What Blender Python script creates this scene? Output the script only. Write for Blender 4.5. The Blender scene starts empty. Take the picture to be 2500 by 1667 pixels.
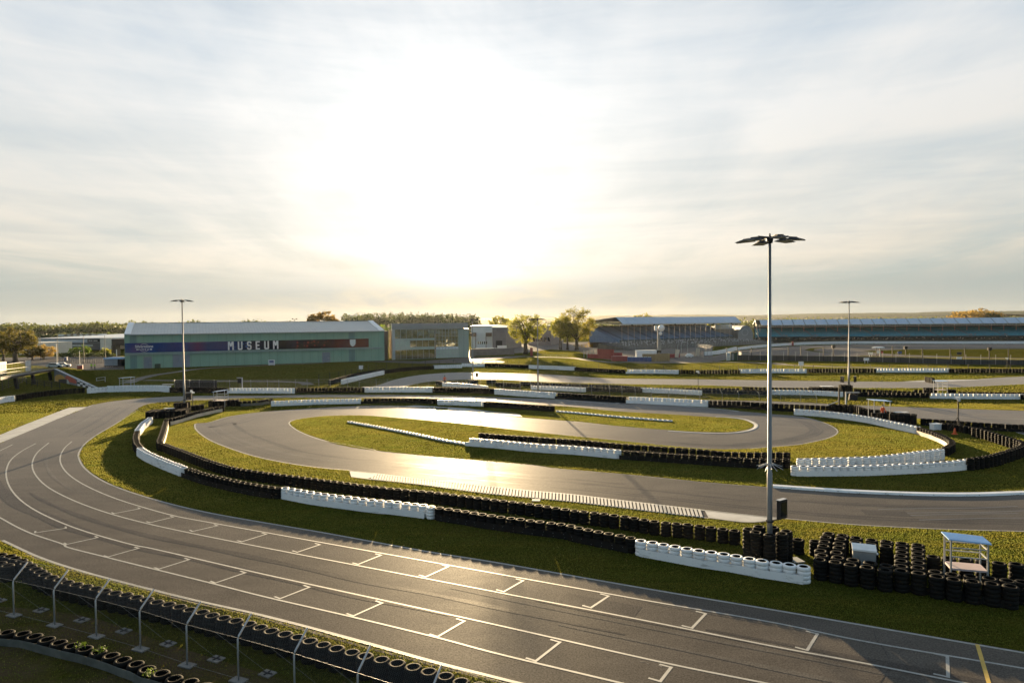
import bpy, bmesh, math, random
from mathutils import Vector, Matrix, Euler
from mathutils.geometry import tessellate_polygon
random.seed(7)
R = math.radians
scene = bpy.context.scene
C = scene.collection
# ------------------------------------------------------------------ camera (24 mm lens, 12 m up on a viewing deck)
H = 12.0
F = 1667.0
cam_d = bpy.data.cameras.new('camera'); cam = bpy.data.objects.new('camera', cam_d); C.objects.link(cam)
cam_d.sensor_width = 36; cam_d.lens = 24.0; cam_d.clip_end = 20000; cam_d.clip_start = 0.1
CM = Euler((R(90 - 1.6), 0, 0)).to_matrix() @ Matrix.Rotation(-0.0100, 3, 'Z')
cam.matrix_world = Matrix.Translation((0, 0, H)) @ CM.to_4x4()
scene.camera = cam
def ray(px, py):
    return (CM @ Vector(((px - 1250) / F, -(py - 833.5) / F, -1))).normalized()
def G(px, py, z=0.0):
    d = ray(px, py); t = (z - H) / d.z
    return Vector((d.x * t, d.y * t, z))
def proj(v):
    c = CM.transposed() @ (Vector(v) - Vector((0, 0, H)))
    return (1250 - F * c.x / c.z, 833.5 + F * c.y / c.z)
def zat(p, py):                      # height above ground point p that shows at image row py
    lo, hi = -5.0, 80.0
    for _ in range(50):
        m = (lo + hi) / 2
        if proj((p[0], p[1], m))[1] > py: lo = m
        else: hi = m
    return lo
def D(px, py, y):                    # point on the sight line at depth y
    d = ray(px, py); t = y / d.y
    return Vector((d.x * t, y, H + d.z * t))
FR = {'K1': (0, 1000, 4.704), 'K2': (800, 980, 3.92), 'K3': (1350, 980, 3.92), 'K4': (1900, 960, 3.92), 'K5': (0, 780, 7.127),
      'K6': (340, 920, 7.84), 'K7': (1920, 900, 7.84), 'L1': (280, 760, 6.533), 'L2': (920, 760, 6.533), 'L3': (1200, 730, 7.84),
      'L4': (1420, 750, 5.345), 'L5': (1700, 750, 5.88), 'L6': (2100, 740, 5.88), 'A': (0, 700, 3.675), 'B': (600, 700, 3.675),
      'C': (1100, 700, 3.675), 'D': (1400, 700, 3.92), 'E': (1900, 700, 3.92), 'F': (0, 1300, 3.675), 'G': (600, 1300, 3.675),
      'H': (1200, 1200, 3.357), 'I': (1800, 1200, 3.357), 'J': (300, 950, 3.36), 'V': (0, 0, .9408), 'N': (2250, 1000, 9.388),
      'P': (2000, 960, 7.84), 'M': (1360, 800, 7.84), 'X': (0, 0, 1)}
def pxl(f, x, y):
    o = FR[f]; return (o[0] + x / o[2], o[1] + y / o[2])
def pts(s, z=0.0):
    """'K1 1,2 3,4 B 5,6' -> list of world points on height z."""
    out = []; f = 'X'
    for w in s.split():
        if ',' in w:
            x, y = w.split(','); out.append(G(*pxl(f, float(x), float(y)), z))
        else: f = w
    return out
def g1(f, x, y, z=0.0): return G(*pxl(f, x, y), z)
def py1(f, y): return pxl(f, 0, y)[1]
def catmull(P, step=0.8, closed=False):
    P = [Vector(p) for p in P]; n = len(P); out = []
    if n < 3:
        L = (P[1] - P[0]).length; k = max(1, int(L / step))
        return [P[0].lerp(P[1], i / k) for i in range(k + 1)]
    for i in range(n - 1):
        p1, p2 = P[i], P[i + 1]
        p0 = P[i - 1] if i else p1 * 2 - p2
        p3 = P[i + 2] if i + 2 < n else p2 * 2 - p1
        d1 = max((p1 - p0).length, 1e-3) ** .5; d2 = max((p2 - p1).length, 1e-3) ** .5; d3 = max((p3 - p2).length, 1e-3) ** .5
        m1 = (p1 - p0) / d1 - (p2 - p0) / (d1 + d2) + (p2 - p1) / d2
        m2 = (p2 - p1) / d2 - (p3 - p1) / (d2 + d3) + (p3 - p2) / d3
        m1 *= d2; m2 *= d2
        L = (p2 - p1).length; k = max(1, min(60, int(L / step)))
        for j in range(k):
            t = j / k
            out.append(p1 * (2*t**3 - 3*t**2 + 1) + m1 * (t**3 - 2*t**2 + t) + p2 * (-2*t**3 + 3*t**2) + m2 * (t**3 - t**2))
    out.append(P[-1]); return out
def walk(L, step, start=0.0):
    """points (pos, tangent) every step metres along polyline."""
    res = []; acc = 0.0; nxt = start
    for a, b in zip(L, L[1:]):
        l = (b - a).length
        if l < 1e-6: continue
        t = (b - a) / l
        while nxt <= acc + l:
            res.append((a + t * (nxt - acc), t)); nxt += step
        acc += l
    return res
def plen(L): return sum((b - a).length for a, b in zip(L, L[1:]))
def nrm(t): return Vector((-t.y, t.x, 0)).normalized()
def offset(L, d):
    out = []
    for i, p in enumerate(L):
        t = (L[min(i + 1, len(L) - 1)] - L[max(i - 1, 0)]); t.z = 0
        out.append(p + nrm(t) * d)
    return out
# ------------------------------------------------------------------ mesh builder
class MB:
    def __init__(s): s.v = []; s.f = []; s.m = []; s.uv = {}
    def face(s, idx, mi=0): s.f.append(tuple(idx)); s.m.append(mi)
    def quad(s, a, b, c, d, mi=0, uv=None):
        i = len(s.v); s.v += [Vector(a), Vector(b), Vector(c), Vector(d)]
        if uv: s.uv[len(s.f)] = uv
        s.face((i, i+1, i+2, i+3), mi)
    def tri(s, a, b, c, mi=0):
        i = len(s.v); s.v += [Vector(a), Vector(b), Vector(c)]; s.face((i, i+1, i+2), mi)
    def prism(s, poly, d, mi=0, caps=True):
        """poly: list of points; extruded by vector d."""
        n = len(poly); i = len(s.v); d = Vector(d)
        s.v += [Vector(p) for p in poly] + [Vector(p) + d for p in poly]
        for k in range(n):
            k2 = (k + 1) % n; s.face((i+k, i+k2, i+n+k2, i+n+k), mi)
        if caps:
            s.face([i + k for k in range(n)][::-1], mi); s.face([i + n + k for k in range(n)], mi)
    def box(s, c, size, rz=0.0, mi=0, rot=None):
        M = rot if rot else Matrix.Rotation(rz, 3, 'Z'); x, y, z = size[0]/2, size[1]/2, size[2]/2
        i = len(s.v); c = Vector(c)
        for dx, dy, dz in ((-x,-y,-z),(x,-y,-z),(x,y,-z),(-x,y,-z),(-x,-y,z),(x,-y,z),(x,y,z),(-x,y,z)):
            s.v.append(c + M @ Vector((dx, dy, dz)))
        for q in ((0,3,2,1),(4,5,6,7),(0,1,5,4),(1,2,6,5),(2,3,7,6),(3,0,4,7)): s.face([i + k for k in q], mi)
    def bar(s, a, b, w, h=None, mi=0, up=(0,0,1)):
        a, b = Vector(a), Vector(b); t = (b - a); L = t.length
        if L < 1e-6: return
        t /= L; u = Vector(up)
        if abs(t.dot(u)) > .95: u = Vector((0, 1, 0))
        x = t.cross(u).normalized(); z = x.cross(t).normalized()
        s.box((a + b) / 2, (w, L, h or w), mi=mi, rot=Matrix((x, t, z)).transposed())
    def tube(s, P, r, n=8, mi=0, cap=True):
        P = [Vector(p) for p in P]; i0 = len(s.v)
        rr = r if isinstance(r, (list, tuple)) else [r] * len(P)
        for k, p in enumerate(P):
            t = (P[min(k+1, len(P)-1)] - P[max(k-1, 0)]).normalized()
            u = Vector((0, 0, 1)) if abs(t.z) < .9 else Vector((1, 0, 0))
            x = t.cross(u).normalized(); y = t.cross(x).normalized()
            for j in range(n):
                a = 2 * math.pi * j / n; s.v.append(p + (x * math.cos(a) + y * math.sin(a)) * rr[k])
        for k in range(len(P) - 1):
            for j in range(n):
                j2 = (j + 1) % n
                s.face((i0 + k*n + j, i0 + (k+1)*n + j, i0 + (k+1)*n + j2, i0 + k*n + j2), mi)
        if cap:
            s.face([i0 + j for j in range(n)], mi); s.face([i0 + (len(P)-1)*n + j for j in range(n)][::-1], mi)
    def lathe(s, prof, n=16, c=(0, 0, 0), mi=0, closed=False):
        i0 = len(s.v); c = Vector(c); m = len(prof)
        for j in range(n):
            a = 2 * math.pi * j / n
            for r, z in prof: s.v.append(c + Vector((r * math.cos(a), r * math.sin(a), z)))
        for j in range(n):
            j2 = (j + 1) % n
            for k in range(m if closed else m - 1):
                k2 = (k + 1) % m
                s.face((i0 + j*m + k, i0 + j2*m + k, i0 + j2*m + k2, i0 + j*m + k2), mi)
    def ball(s, c, r, seg=10, mi=0, jit=0.0, sc=(1, 1, 1)):
        i0 = len(s.v); c = Vector(c); rings = max(4, seg // 2)
        for k in range(rings + 1):
            ph = math.pi * k / rings
            for j in range(seg):
                a = 2 * math.pi * j / seg; q = r * (1 + random.uniform(-jit, jit))
                s.v.append(c + Vector((q*math.sin(ph)*math.cos(a)*sc[0], q*math.sin(ph)*math.sin(a)*sc[1], q*math.cos(ph)*sc[2])))
        for k in range(rings):
            for j in range(seg):
                j2 = (j + 1) % seg
                s.face((i0 + k*seg + j, i0 + (k+1)*seg + j, i0 + (k+1)*seg + j2, i0 + k*seg + j2), mi)
    def poly(s, P, mi=0):
        """flat filled polygon (may be concave)."""
        i = len(s.v); P = [Vector(p) for p in P]; s.v += P
        for t in tessellate_polygon([P]):
            a, b, c = (P[k] for k in t)
            if (b - a).cross(c - a).z < 0: t = (t[0], t[2], t[1])
            s.face([i + k for k in t], mi)
    def ribbon(s, L, w, z, mi=0, lo=None):
        """flat strip of width w centred on polyline L at height z."""
        A = offset(L, w / 2); B = offset(L, -w / 2); i = len(s.v)
        for a, b in zip(A, B):
            s.v.append(Vector((a.x, a.y, z))); s.v.append(Vector((b.x, b.y, z)))
        for k in range(len(L) - 1):
            s.face((i + 2*k, i + 2*k + 1, i + 2*k + 3, i + 2*k + 2), mi)
    def strip(s, A, B, mi=0):
        i = len(s.v)
        for a, b in zip(A, B): s.v += [Vector(a), Vector(b)]
        for k in range(len(A) - 1): s.face((i + 2*k, i + 2*k + 1, i + 2*k + 3, i + 2*k + 2), mi)
    def mesh(s, name, mats, origin=None, smooth=False):
        o = Vector(origin) if origin is not None else Vector((0, 0, 0))
        me = bpy.data.meshes.new(name)
        me.from_pydata([tuple(v - o) for v in s.v], [], s.f)
        mats = mats if isinstance(mats, (list, tuple)) else [mats]
        for m in mats: me.materials.append(m)
        me.polygons.foreach_set('material_index', s.m)
        if smooth: me.polygons.foreach_set('use_smooth', [True] * len(s.f))
        if s.uv:
            ul = me.uv_layers.new(name='UVMap')
            for fi, uv in s.uv.items():
                for k, li in enumerate(me.polygons[fi].loop_indices): ul.data[li].uv = uv[k]
        me.update(); return me
    def build(s, name, mats, parent=None, origin=None, smooth=False):
        if parent is not None and origin is None: origin = parent.location if parent.type == 'EMPTY' else Vector(parent.location) + (Vector(parent.parent.location) if parent.parent else Vector())
        ob = bpy.data.objects.new(name, s.mesh(name, mats, origin, smooth)); C.objects.link(ob)
        if parent is not None: ob.parent = parent
        elif origin is not None: ob.location = origin
        return ob
def tag(o, label, cat, group=None):
    o['label'] = label; o['category'] = cat
    if group: o['group'] = group
    return o
def thing(name, label, cat, loc, group=None):
    o = bpy.data.objects.new(name, None); C.objects.link(o); o.location = loc; o.empty_display_size = .3
    return tag(o, label, cat, group)
def struct(o, kind='structure'):
    o['kind'] = kind; return o
# ------------------------------------------------------------------ materials
class NT:
    def __init__(s, tree): s.t = tree; s.n = tree.nodes; s.l = tree.links
    def new(s, typ, **kw):
        n = s.n.new(typ)
        for k, v in kw.items():
            if k.startswith('i_'): n.inputs[k[2:].replace('_', ' ')].default_value = v
            else: setattr(n, k, v)
        return n
    def link(s, a, b): s.l.new(a, b)
    def math(s, op, a, b=None, clamp=False):
        n = s.n.new('ShaderNodeMath'); n.operation = op; n.use_clamp = clamp
        for i, x in enumerate((a, b)):
            if x is None: continue
            if isinstance(x, (int, float)): n.inputs[i].default_value = x
            else: s.l.new(x, n.inputs[i])
        return n.outputs[0]
    def vmath(s, op, a, b=None):
        n = s.n.new('ShaderNodeVectorMath'); n.operation = op
        for i, x in enumerate((a, b)):
            if x is None: continue
            if isinstance(x, (tuple, list, Vector)): n.inputs[i].default_value = x
            else: s.l.new(x, n.inputs[i])
        return n
    def noise(s, vec, scale, detail=3, rough=.55, dist=0.0):
        n = s.n.new('ShaderNodeTexNoise'); n.inputs['Scale'].default_value = scale; n.inputs['Detail'].default_value = detail
        n.inputs['Roughness'].default_value = rough; n.inputs['Distortion'].default_value = dist
        if vec is not None: s.l.new(vec, n.inputs['Vector'])
        return n.outputs['Fac']
    def ramp(s, fac, stops, interp='LINEAR'):
        n = s.n.new('ShaderNodeValToRGB'); n.color_ramp.interpolation = interp; e = n.color_ramp.elements
        while len(e) < len(stops): e.new(.5)
        for k, (p, c) in enumerate(stops):
            e[k].position = p; e[k].color = (c, c, c, 1) if isinstance(c, (int, float)) else (*c, 1)
        s.l.new(fac, n.inputs[0]); return n.outputs[0]
    def mix(s, fac, a, b, typ='MIX'):
        n = s.n.new('ShaderNodeMix'); n.data_type = 'RGBA'; n.blend_type = typ
        for i, x in ((0, fac), (6, a), (7, b)):
            if isinstance(x, (int, float)): n.inputs[i].default_value = x if i == 0 else (x, x, x, 1)
            elif isinstance(x, (tuple, list)): n.inputs[i].default_value = (*x, 1)
            else: s.l.new(x, n.inputs[i])
        return n.outputs[2]
    def mapping(s, vec, scale=(1, 1, 1), rot=(0, 0, 0)):
        n = s.n.new('ShaderNodeMapping'); n.inputs['Scale'].default_value = scale; n.inputs['Rotation'].default_value = rot
        s.l.new(vec, n.inputs['Vector']); return n.outputs[0]
    def bump(s, h, strength, dist=.02):
        n = s.n.new('ShaderNodeBump'); n.inputs['Strength'].default_value = strength; n.inputs['Distance'].default_value = dist
        s.l.new(h, n.inputs['Height']); return n.outputs[0]
def newmat(name):
    m = bpy.data.materials.new(name); m.use_nodes = True; nt = NT(m.node_tree)
    return m, nt, nt.n['Principled BSDF'], nt.new('ShaderNodeNewGeometry').outputs['Position']
def mat(name, col, rough=.6, var=.18, scale=1.5, bump=0.0, bscale=20, metal=0.0, spec=.5, stretch=(1, 1, 1), col2=None, trans=0):
    m, nt, b, pos = newmat(name)
    v = nt.mapping(pos, stretch) if stretch != (1, 1, 1) else pos
    n = nt.noise(v, scale, 5, .6)
    c2 = col2 if col2 else tuple(max(0, c * (1 - var)) for c in col)
    c1 = tuple(min(1, c * (1 + var * .6)) for c in col) if not col2 else col
    nt.link(nt.ramp(n, [(.3, c2), (.7, c1)]), b.inputs['Base Color'])
    b.inputs['Roughness'].default_value = rough; b.inputs['Metallic'].default_value = metal
    b.inputs['Specular IOR Level'].default_value = spec
    if bump: nt.link(nt.bump(nt.noise(v, bscale, 3), bump), b.inputs['Normal'])
    return m
M = {}
M['white'] = mat('white_paint', (.80, .81, .82), .5, .10, 1.2, .0, 9, col2=(.72, .72, .72), spec=.25)
M['belt_white'] = mat('white_belt', (.80, .81, .82), .55, .1, .5, .04, 3, col2=(.73, .74, .75), spec=.2)
def scuffed(m, sc, amt, st):
    nt = NT(m.node_tree); b = nt.n['Principled BSDF']; src = b.inputs['Base Color'].links[0].from_socket; pos = nt.new('ShaderNodeNewGeometry').outputs['Position']
    n = nt.noise(nt.mapping(pos, st), sc, 5, .7); n2 = nt.noise(pos, .35, 3); f = nt.math('MULTIPLY', nt.ramp(n, [(.55, 0), (.68, amt)]), nt.ramp(n2, [(.35, .3), (.65, 1)]))
    nt.link(nt.mix(f, src, (.22, .21, .20)), b.inputs['Base Color'])
scuffed(M['white'], 2.2, .55, (1, 1, 1.6)); scuffed(M['belt_white'], 1.6, .6, (.6, .6, 2.6))
M['cream'] = mat('bare_belt', (.60, .50, .38), .7, .2, 1.2, .1, 6)
M['rubber'] = mat('black_rubber', (.010, .010, .0095), .75, .4, 4, .1, 30, spec=.06)
M['belt_black'] = mat('black_belt', (.012, .012, .012), .7, .3, 2, .05, 8, spec=.06)
M['grey_strip'] = mat('grey_belt', (.10, .11, .10), .8, .4, 1.6, .2, 9, col2=(.05, .055, .05))
M['galv'] = mat('galvanised_steel', (.42, .44, .46), .42, .12, 2.0, .05, 12, metal=.55)
M['mast'] = mat('mast_steel', (.17, .18, .19), .5, .14, 3.0, .05, 12, metal=.25, stretch=(1, 1, .15))
M['dark'] = mat('dark_metal', (.022, .022, .024), .55, .25, 3, spec=.2)
M['darkglass'] = mat('dark_glass', (.012, .014, .016), .08, .1, 1)
M['concrete'] = mat('concrete', (.20, .195, .185), .85, .25, 1.3, .2, 14, spec=.2)
M['conc_light'] = mat('pale_concrete', (.36, .37, .37), .8, .22, .8, .15, 8, spec=.15)
M['line'] = mat('line_paint', (.36, .36, .34), .6, .15, 3.0, col2=(.25, .25, .235), spec=.15)
M['yellow'] = mat('yellow_line_paint', (.50, .33, .05), .6, .2, 3.0)
M['wood'] = mat('timber', (.36, .25, .12), .7, .3, 2.0, .15, 9, stretch=(3, 3, .3))
M['darkwood'] = mat('dark_timber', (.06, .05, .04), .8, .3, 2.0)
M['red'] = mat('red_panel', (.30, .05, .045), .55, .2, .8)
M['orange'] = mat('orange_cloth', (.60, .09, .02), .8, .2, 6)
M['hivis'] = mat('hi_vis_cloth', (.40, .70, .06), .8, .15, 6)
M['skin'] = mat('skin', (.45, .27, .19), .6, .1, 9)
M['hair'] = mat('dark_hair', (.02, .016, .012), .7, .2, 9)
M['navy'] = mat('navy_cloth', (.02, .025, .045), .8, .2, 6)
M['blueroof'] = mat('blue_grey_sheet', (.26, .45, .72), .45, .1, 1.2, metal=.0)
M['pinkfloor'] = mat('pinkish_board', (.45, .36, .36), .7, .2, 1.5)
M['cabinet'] = mat('white_cabinet', (.72, .73, .73), .4, .12, 2)
M['sidegrey'] = mat('grey_cabinet_side', (.22, .23, .23), .5, .15, 2)
M['bark'] = mat('bark', (.075, .058, .042), .9, .4, 2.0, .5, 9)
M['blue'] = mat('blue_plastic', (.05, .09, .24), .5, .2, 1)
M['green_box'] = mat('dark_green_panel', (.02, .05, .03), .6, .2, 1)
M['silver'] = mat('silver_tank', (.45, .50, .52), .35, .15, 1, metal=.4)
def leafmat(name, a, b, c, tr=.35):
    m, nt, bs, pos = newmat(name)
    n = nt.noise(pos, .55, 3); n2 = nt.noise(pos, 3.1, 2)
    col = nt.ramp(nt.math('ADD', nt.math('MULTIPLY', n, .65), nt.math('MULTIPLY', n2, .35)), [(.32, a), (.5, b), (.68, c)])
    nt.link(col, bs.inputs['Base Color']); bs.inputs['Roughness'].default_value = .6; bs.inputs['Specular IOR Level'].default_value = .25
    tb = nt.new('ShaderNodeBsdfTranslucent'); nt.link(nt.mix(.5, col, nt.mix(1.0, col, (1.0, .95, .38), 'MULTIPLY')), tb.inputs['Color'])
    mx = nt.new('ShaderNodeMixShader', i_Fac=tr); nt.link(bs.outputs[0], mx.inputs[1]); nt.link(tb.outputs[0], mx.inputs[2])
    nt.link(mx.outputs[0], nt.n['Material Output'].inputs['Surface']); return m
M['leaf_gold'] = leafmat('spring_oak_leaf', (.18, .19, .03), (.30, .30, .055), (.41, .40, .085), .62)
M['leaf_olive'] = leafmat('olive_oak_leaf', (.13, .13, .025), (.24, .22, .04), (.34, .30, .06), .6)
M['leaf_wood'] = leafmat('woodland_leaf', (.06, .08, .03), (.10, .12, .042), (.15, .165, .06), .4)
M['leaf_pine'] = leafmat('pine_needle', (.05, .075, .03), (.08, .105, .04), (.12, .14, .05), .4)
M['leaf_copper'] = leafmat('copper_leaf', (.17, .12, .045), (.27, .19, .07), (.35, .26, .10), .55)
M['leaf_bright'] = leafmat('fresh_leaf', (.06, .10, .01), (.12, .19, .02), (.2, .28, .03), .45)
M['leaf_dark'] = leafmat('dark_spring_leaf', (.06, .06, .012), (.115, .10, .02), (.17, .15, .03), .5)
# ================================================================== ground, tracks, painted lines
PAVED = []
def grass_mat(name, dry=0.0, dirt=0.0):
    m, nt, b, pos = newmat(name)
    big = nt.noise(pos, .045, 4, .6); med = nt.noise(nt.mapping(pos, (1, 1, 1), (0, 0, .5)), .5, 5, .65)
    fine = nt.noise(pos, 7.0, 3, .7); st = nt.noise(nt.mapping(pos, (.25, 1.6, 1), (0, 0, .25)), 1.0, 3, .6)
    g1_ = nt.ramp(med, [(.30, (.032, .042, .006)), (.52, (.055, .062, .009)), (.72, (.080, .078, .012))])
    g2_ = nt.ramp(fine, [(.25, (.35, .38, .35)), (.5, (.9, .9, .85)), (.75, (1.45, 1.4, 1.25))])
    col = nt.mix(1.0, g1_, g2_, 'MULTIPLY')
    col = nt.mix(nt.ramp(st, [(.42, 0.0), (.72, .55)]), col, (.085, .070, .012))
    col = nt.mix(nt.ramp(big, [(.45, 0.0), (.75, .5 + dry)]), col, (.080, .066, .015))
    if dirt: col = nt.mix(nt.ramp(nt.noise(pos, .35, 5, .7), [(.5 - .25 * dirt, 0.0), (.62, dirt)]), col, (.10, .07, .045))
    nt.link(col, b.inputs['Base Color']); b.inputs['Roughness'].default_value = .9; b.inputs['Specular IOR Level'].default_value = .0
    nt.link(nt.bump(nt.math('ADD', nt.math('MULTIPLY', fine, .6), nt.noise(pos, 2.2, 4, .7)), 1.0, .30), b.inputs['Normal'])
    return m
M['grass'] = grass_mat('grass'); M['grass_worn'] = grass_mat('worn_grass', .2, .8)
def asphalt_mat(name, col=(.086, .075, .063), rough=.56, bump=.15, gls=1.0):
    m, nt, b, pos = newmat(name)
    big = nt.noise(pos, .09, 4, .55); fine = nt.noise(pos, 16, 2, .7); med = nt.noise(nt.mapping(pos, (.35, 1, 1), (0, 0, -.28)), .9, 4, .6)
    c = nt.ramp(big, [(.3, tuple(x * .82 for x in col)), (.7, tuple(x * 1.15 for x in col))])
    c = nt.mix(1.0, c, nt.ramp(fine, [(.3, .62), (.7, 1.35)]), 'MULTIPLY')
    c = nt.mix(1.0, c, nt.ramp(med, [(.35, .85), (.65, 1.08)]), 'MULTIPLY')
    nt.link(c, b.inputs['Base Color'])
    rr = nt.ramp(nt.math('ADD', nt.math('MULTIPLY', big, .5), nt.math('MULTIPLY', med, .5)), [(.3, rough - .06), (.7, rough + .07)])
    bp = nt.bump(nt.math('ADD', fine, nt.math('MULTIPLY', nt.noise(pos, 45, 2), .7)), bump, .012)
    df = nt.new('ShaderNodeBsdfDiffuse'); gl = nt.new('ShaderNodeBsdfGlossy'); nt.link(c, df.inputs['Color']); nt.link(bp, df.inputs['Normal']); nt.link(bp, gl.inputs['Normal']); nt.link(rr, gl.inputs['Roughness'])
    lw = nt.new('ShaderNodeLayerWeight', i_Blend=.5); fz = nt.math('POWER', lw.outputs['Facing'], 5)
    fac = nt.math('MULTIPLY', nt.math('ADD', nt.math('ADD', nt.math('MULTIPLY', fz, .15 * gls), nt.math('MULTIPLY', nt.math('POWER', lw.outputs['Facing'], 14), .40 * gls)), .012 * gls), nt.ramp(fine, [(.3, .55), (.7, 1.5)]))
    mx = nt.new('ShaderNodeMixShader'); nt.link(fac, mx.inputs[0]); nt.link(df.outputs[0], mx.inputs[1]); nt.link(gl.outputs[0], mx.inputs[2]); nt.link(mx.outputs[0], nt.n['Material Output'].inputs['Surface'])
    return m
M['asphalt'] = asphalt_mat('asphalt'); M['asphalt_old'] = asphalt_mat('old_asphalt', (.085, .074, .064), .5, .15, .3)
M['path'] = mat('gravel_path', (.17, .155, .14), .9, .25, .6, .2, 8, spec=.05)
M['soil'] = mat('bare_soil', (.085, .065, .05), .9, .35, 1.2, .4, 7)
g = MB(); N = 60
xs = [-4500, -2500, -1200, -600, -300, -150, -75, 0, 75, 150, 300, 600, 1200, 2500, 4500]; ys = [-400, -60, 0, 40, 80, 140, 220, 320, 450, 700, 1200, 2500, 4600]
for i, a in enumerate(xs[:-1]):
    for j, b_ in enumerate(ys[:-1]): g.quad((a, b_, 0), (xs[i+1], b_, 0), (xs[i+1], ys[j+1], 0), (a, ys[j+1], 0))
struct(g.build('ground', M['grass']))
def ext(P, d0=0, d1=0):
    P = [Vector(p) for p in P]
    if d0: P.insert(0, P[0] + (P[0] - P[1]).normalized() * d0)
    if d1: P.append(P[-1] + (P[-1] - P[-2]).normalized() * d1)
    return P
# --- the kart track that fills the near half: side A and side B of one long winding road
i2_low = ext(pts('K4 2352,970 1900,985 1500,984 1000,968 500,943 0,908 K3 2050,818 1500,775 800,705 0,635 K2 2000,610 1300,550 700,495 250,440 0,385 B 720,1380 540,1320 430,1260'), 45)
i2_up = pts('B 400,1215 460,1190 700,1160 1000,1153 1400,1180 1900,1225 C 500,1275 1000,1330 1500,1380 2000,1430 K3 1500,455 1800,455 2050,440 2352,415 K4 300,475 500,425 580,375 540,325 400,265 200,220 0,204 D 1560,1187 1300,1163')
strip_up = pts('D 700,1110 0,1080 C 1100,1013 930,1008 400,990 0,979 B 1700,974 600,970 A 2352,978 1700,980 1300,999 1000,1028 750,1083')
bend_out = pts('K1 930,0 650,110 430,205 0,385') + [G(-150, 1150), G(-215, 1210), G(-140, 1262)]
low_edge = ext(pts('F 0,75 350,235 750,365 1300,510 1700,610 2352,757 G 1100,1010 1700,1180 2352,1345'), 0, 60)
sideA = catmull(i2_low + i2_up + strip_up + bend_out + low_edge)
lb_low = ext(pts('I 2350,330 1700,312 900,270 400,225 K3 1900,1090 1000,985 0,875 K2 1900,850 900,740 200,660 J 1600,645 1300,600 1050,545 750,440 650,385'), 45)
hp_out = pts('J 590,330 582,308 600,280 K6 1250,882 1750,750 2352,670 B 350,1105 700,1085 1000,1070 1350,1067 C 620,1170 1200,1215')
i1 = pts('D 400,1330 920,1372 1250,1390 1500,1390 1660,1365 1722,1330 1690,1297 1600,1268 1450,1252 1300,1245 900,1220 400,1190 0,1150 C 700,1055 0,1003 B 1400,997 600,995 0,1000 A 2000,1010 1700,1022 1500,1033')
bend_in = pts('A 1340,1050 1200,1120 K1 1350,155 1130,285 990,390 920,500 920,550 1000,680 1250,840 1700,1000 2352,1165')
up_edge = ext(pts('K2 0,1255 1000,1435 H 0,567 1200,775 2350,967 I 1000,1080 2350,1310'), 0, 60)
sideB = catmull(lb_low + hp_out + i1 + bend_in + up_edge)
PAVED.append(sideA + sideB[::-1]); trk = MB(); trk.poly([Vector((p.x, p.y, .008)) for p in sideA + sideB[::-1]]); struct(trk.build('kart_track', M['asphalt']))
ln = MB()
ln.ribbon(offset(sideA, .10), .11, .016) if False else None
def edge_line(L, sgn, w=.10, a=0, b=None):
    ln.ribbon(offset(L, sgn * .12), w, .014)
edge_line(catmull(pts('K1 1600,0 1350,155 1130,285 990,390 920,500 920,550 1000,680 1250,840 1700,1000 2352,1165 ') + up_edge), -1, .13)
edge_line(catmull(low_edge), 1, .16)
edge_line(catmull(ext(pts('I 2350,330 1700,312 900,270 400,225 '), 30)), -1, .10)
edge_line(catmull(pts('J 1850,667 1600,645 1300,600 1050,545 750,440 650,385 ') + hp_out[:6]), -1, .13)
edge_line(catmull(pts('B 1180,1465 980,1425 720,1380 540,1320 430,1260 400,1215 460,1190 700,1160 1000,1153')), 1, .12)
edge_line(catmull(pts('K3 1900,452 2050,440 2352,415 K4 300,475 500,425 580,375 540,325 400,265 200,220 0,204')), 1, .13)
edge_line(catmull(pts('K3 0,635 800,705 1500,775 2050,818')), -1, .06)
edge_line(catmull(pts('D 0,1080 700,1110 1300,1163')), -1, .10)
edge_line(catmull(pts('K3 0,335 700,400 1500,455')), 1, .05)
edge_line(catmull(pts('C 1200,1215 D 0,1290 400,1330 920,1370')), -1, .07)
# --- grid boxes painted on the straight
L2 = catmull(ext(pts('K1 825,365 750,430 700,510 690,590 730,680 820,770 1000,880 1300,1010 1640,1120 2030,1225 2352,1285 H 0,665 1200,880 2350,1080 I 1000,1218 2350,1448'), 0, 30), .5)
L3 = catmull(ext(pts('K1 560,380 430,490 375,590 375,680 430,780 550,890 750,1000 1000,1105 1300,1205 1700,1310 2352,1450 H 0,815 1200,1045 2350,1275 I 1000,1398 1860,1568'), 0, 20), .5)
L4 = catmull(ext(pts('K1 410,388 250,475 130,570 75,680 75,790 130,920 250,1050 450,1180 800,1335 1150,1450 1600,1568 F 1300,130 2352,370 G 1250,610 H 0,1083 1500,1420 2200,1560'), 0, 30), .5)
L5 = catmull(ext([G(31, 1085), G(0, 1100), G(-75, 1140), G(-105, 1185), G(-70, 1225)] + pts('K1 0,1240 200,1350 380,1430 750,1560 F 580,120 970,225 1900,455 2352,570 G 970,760 1750,950 H 0,1315 1060,1568'), 0, 20), .5)
for L in (L2, L3, L4, L5): ln.ribbon(L, .11, .014)
U1 = '327,1167 404,1186 505,1206 617,1225 740,1249 880,1273 1035,1299 1206,1331 1402,1366 1624,1406 1880,1452 2176,1503'
D1 = '258,1180 341,1201 439,1221 552,1245 680,1269 820,1297 975,1326 1155,1360 1355,1397 1588,1444 1853,1495 2178,1557'
U2 = '158,1212 231,1233 325,1257 441,1283 570,1313 717,1346 884,1382 1072,1423 1291,1471 1545,1528'
D2 = '77,1224 149,1251 244,1280 361,1308 491,1340 640,1376 808,1416 1002,1464 1228,1520 1515,1567'
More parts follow.
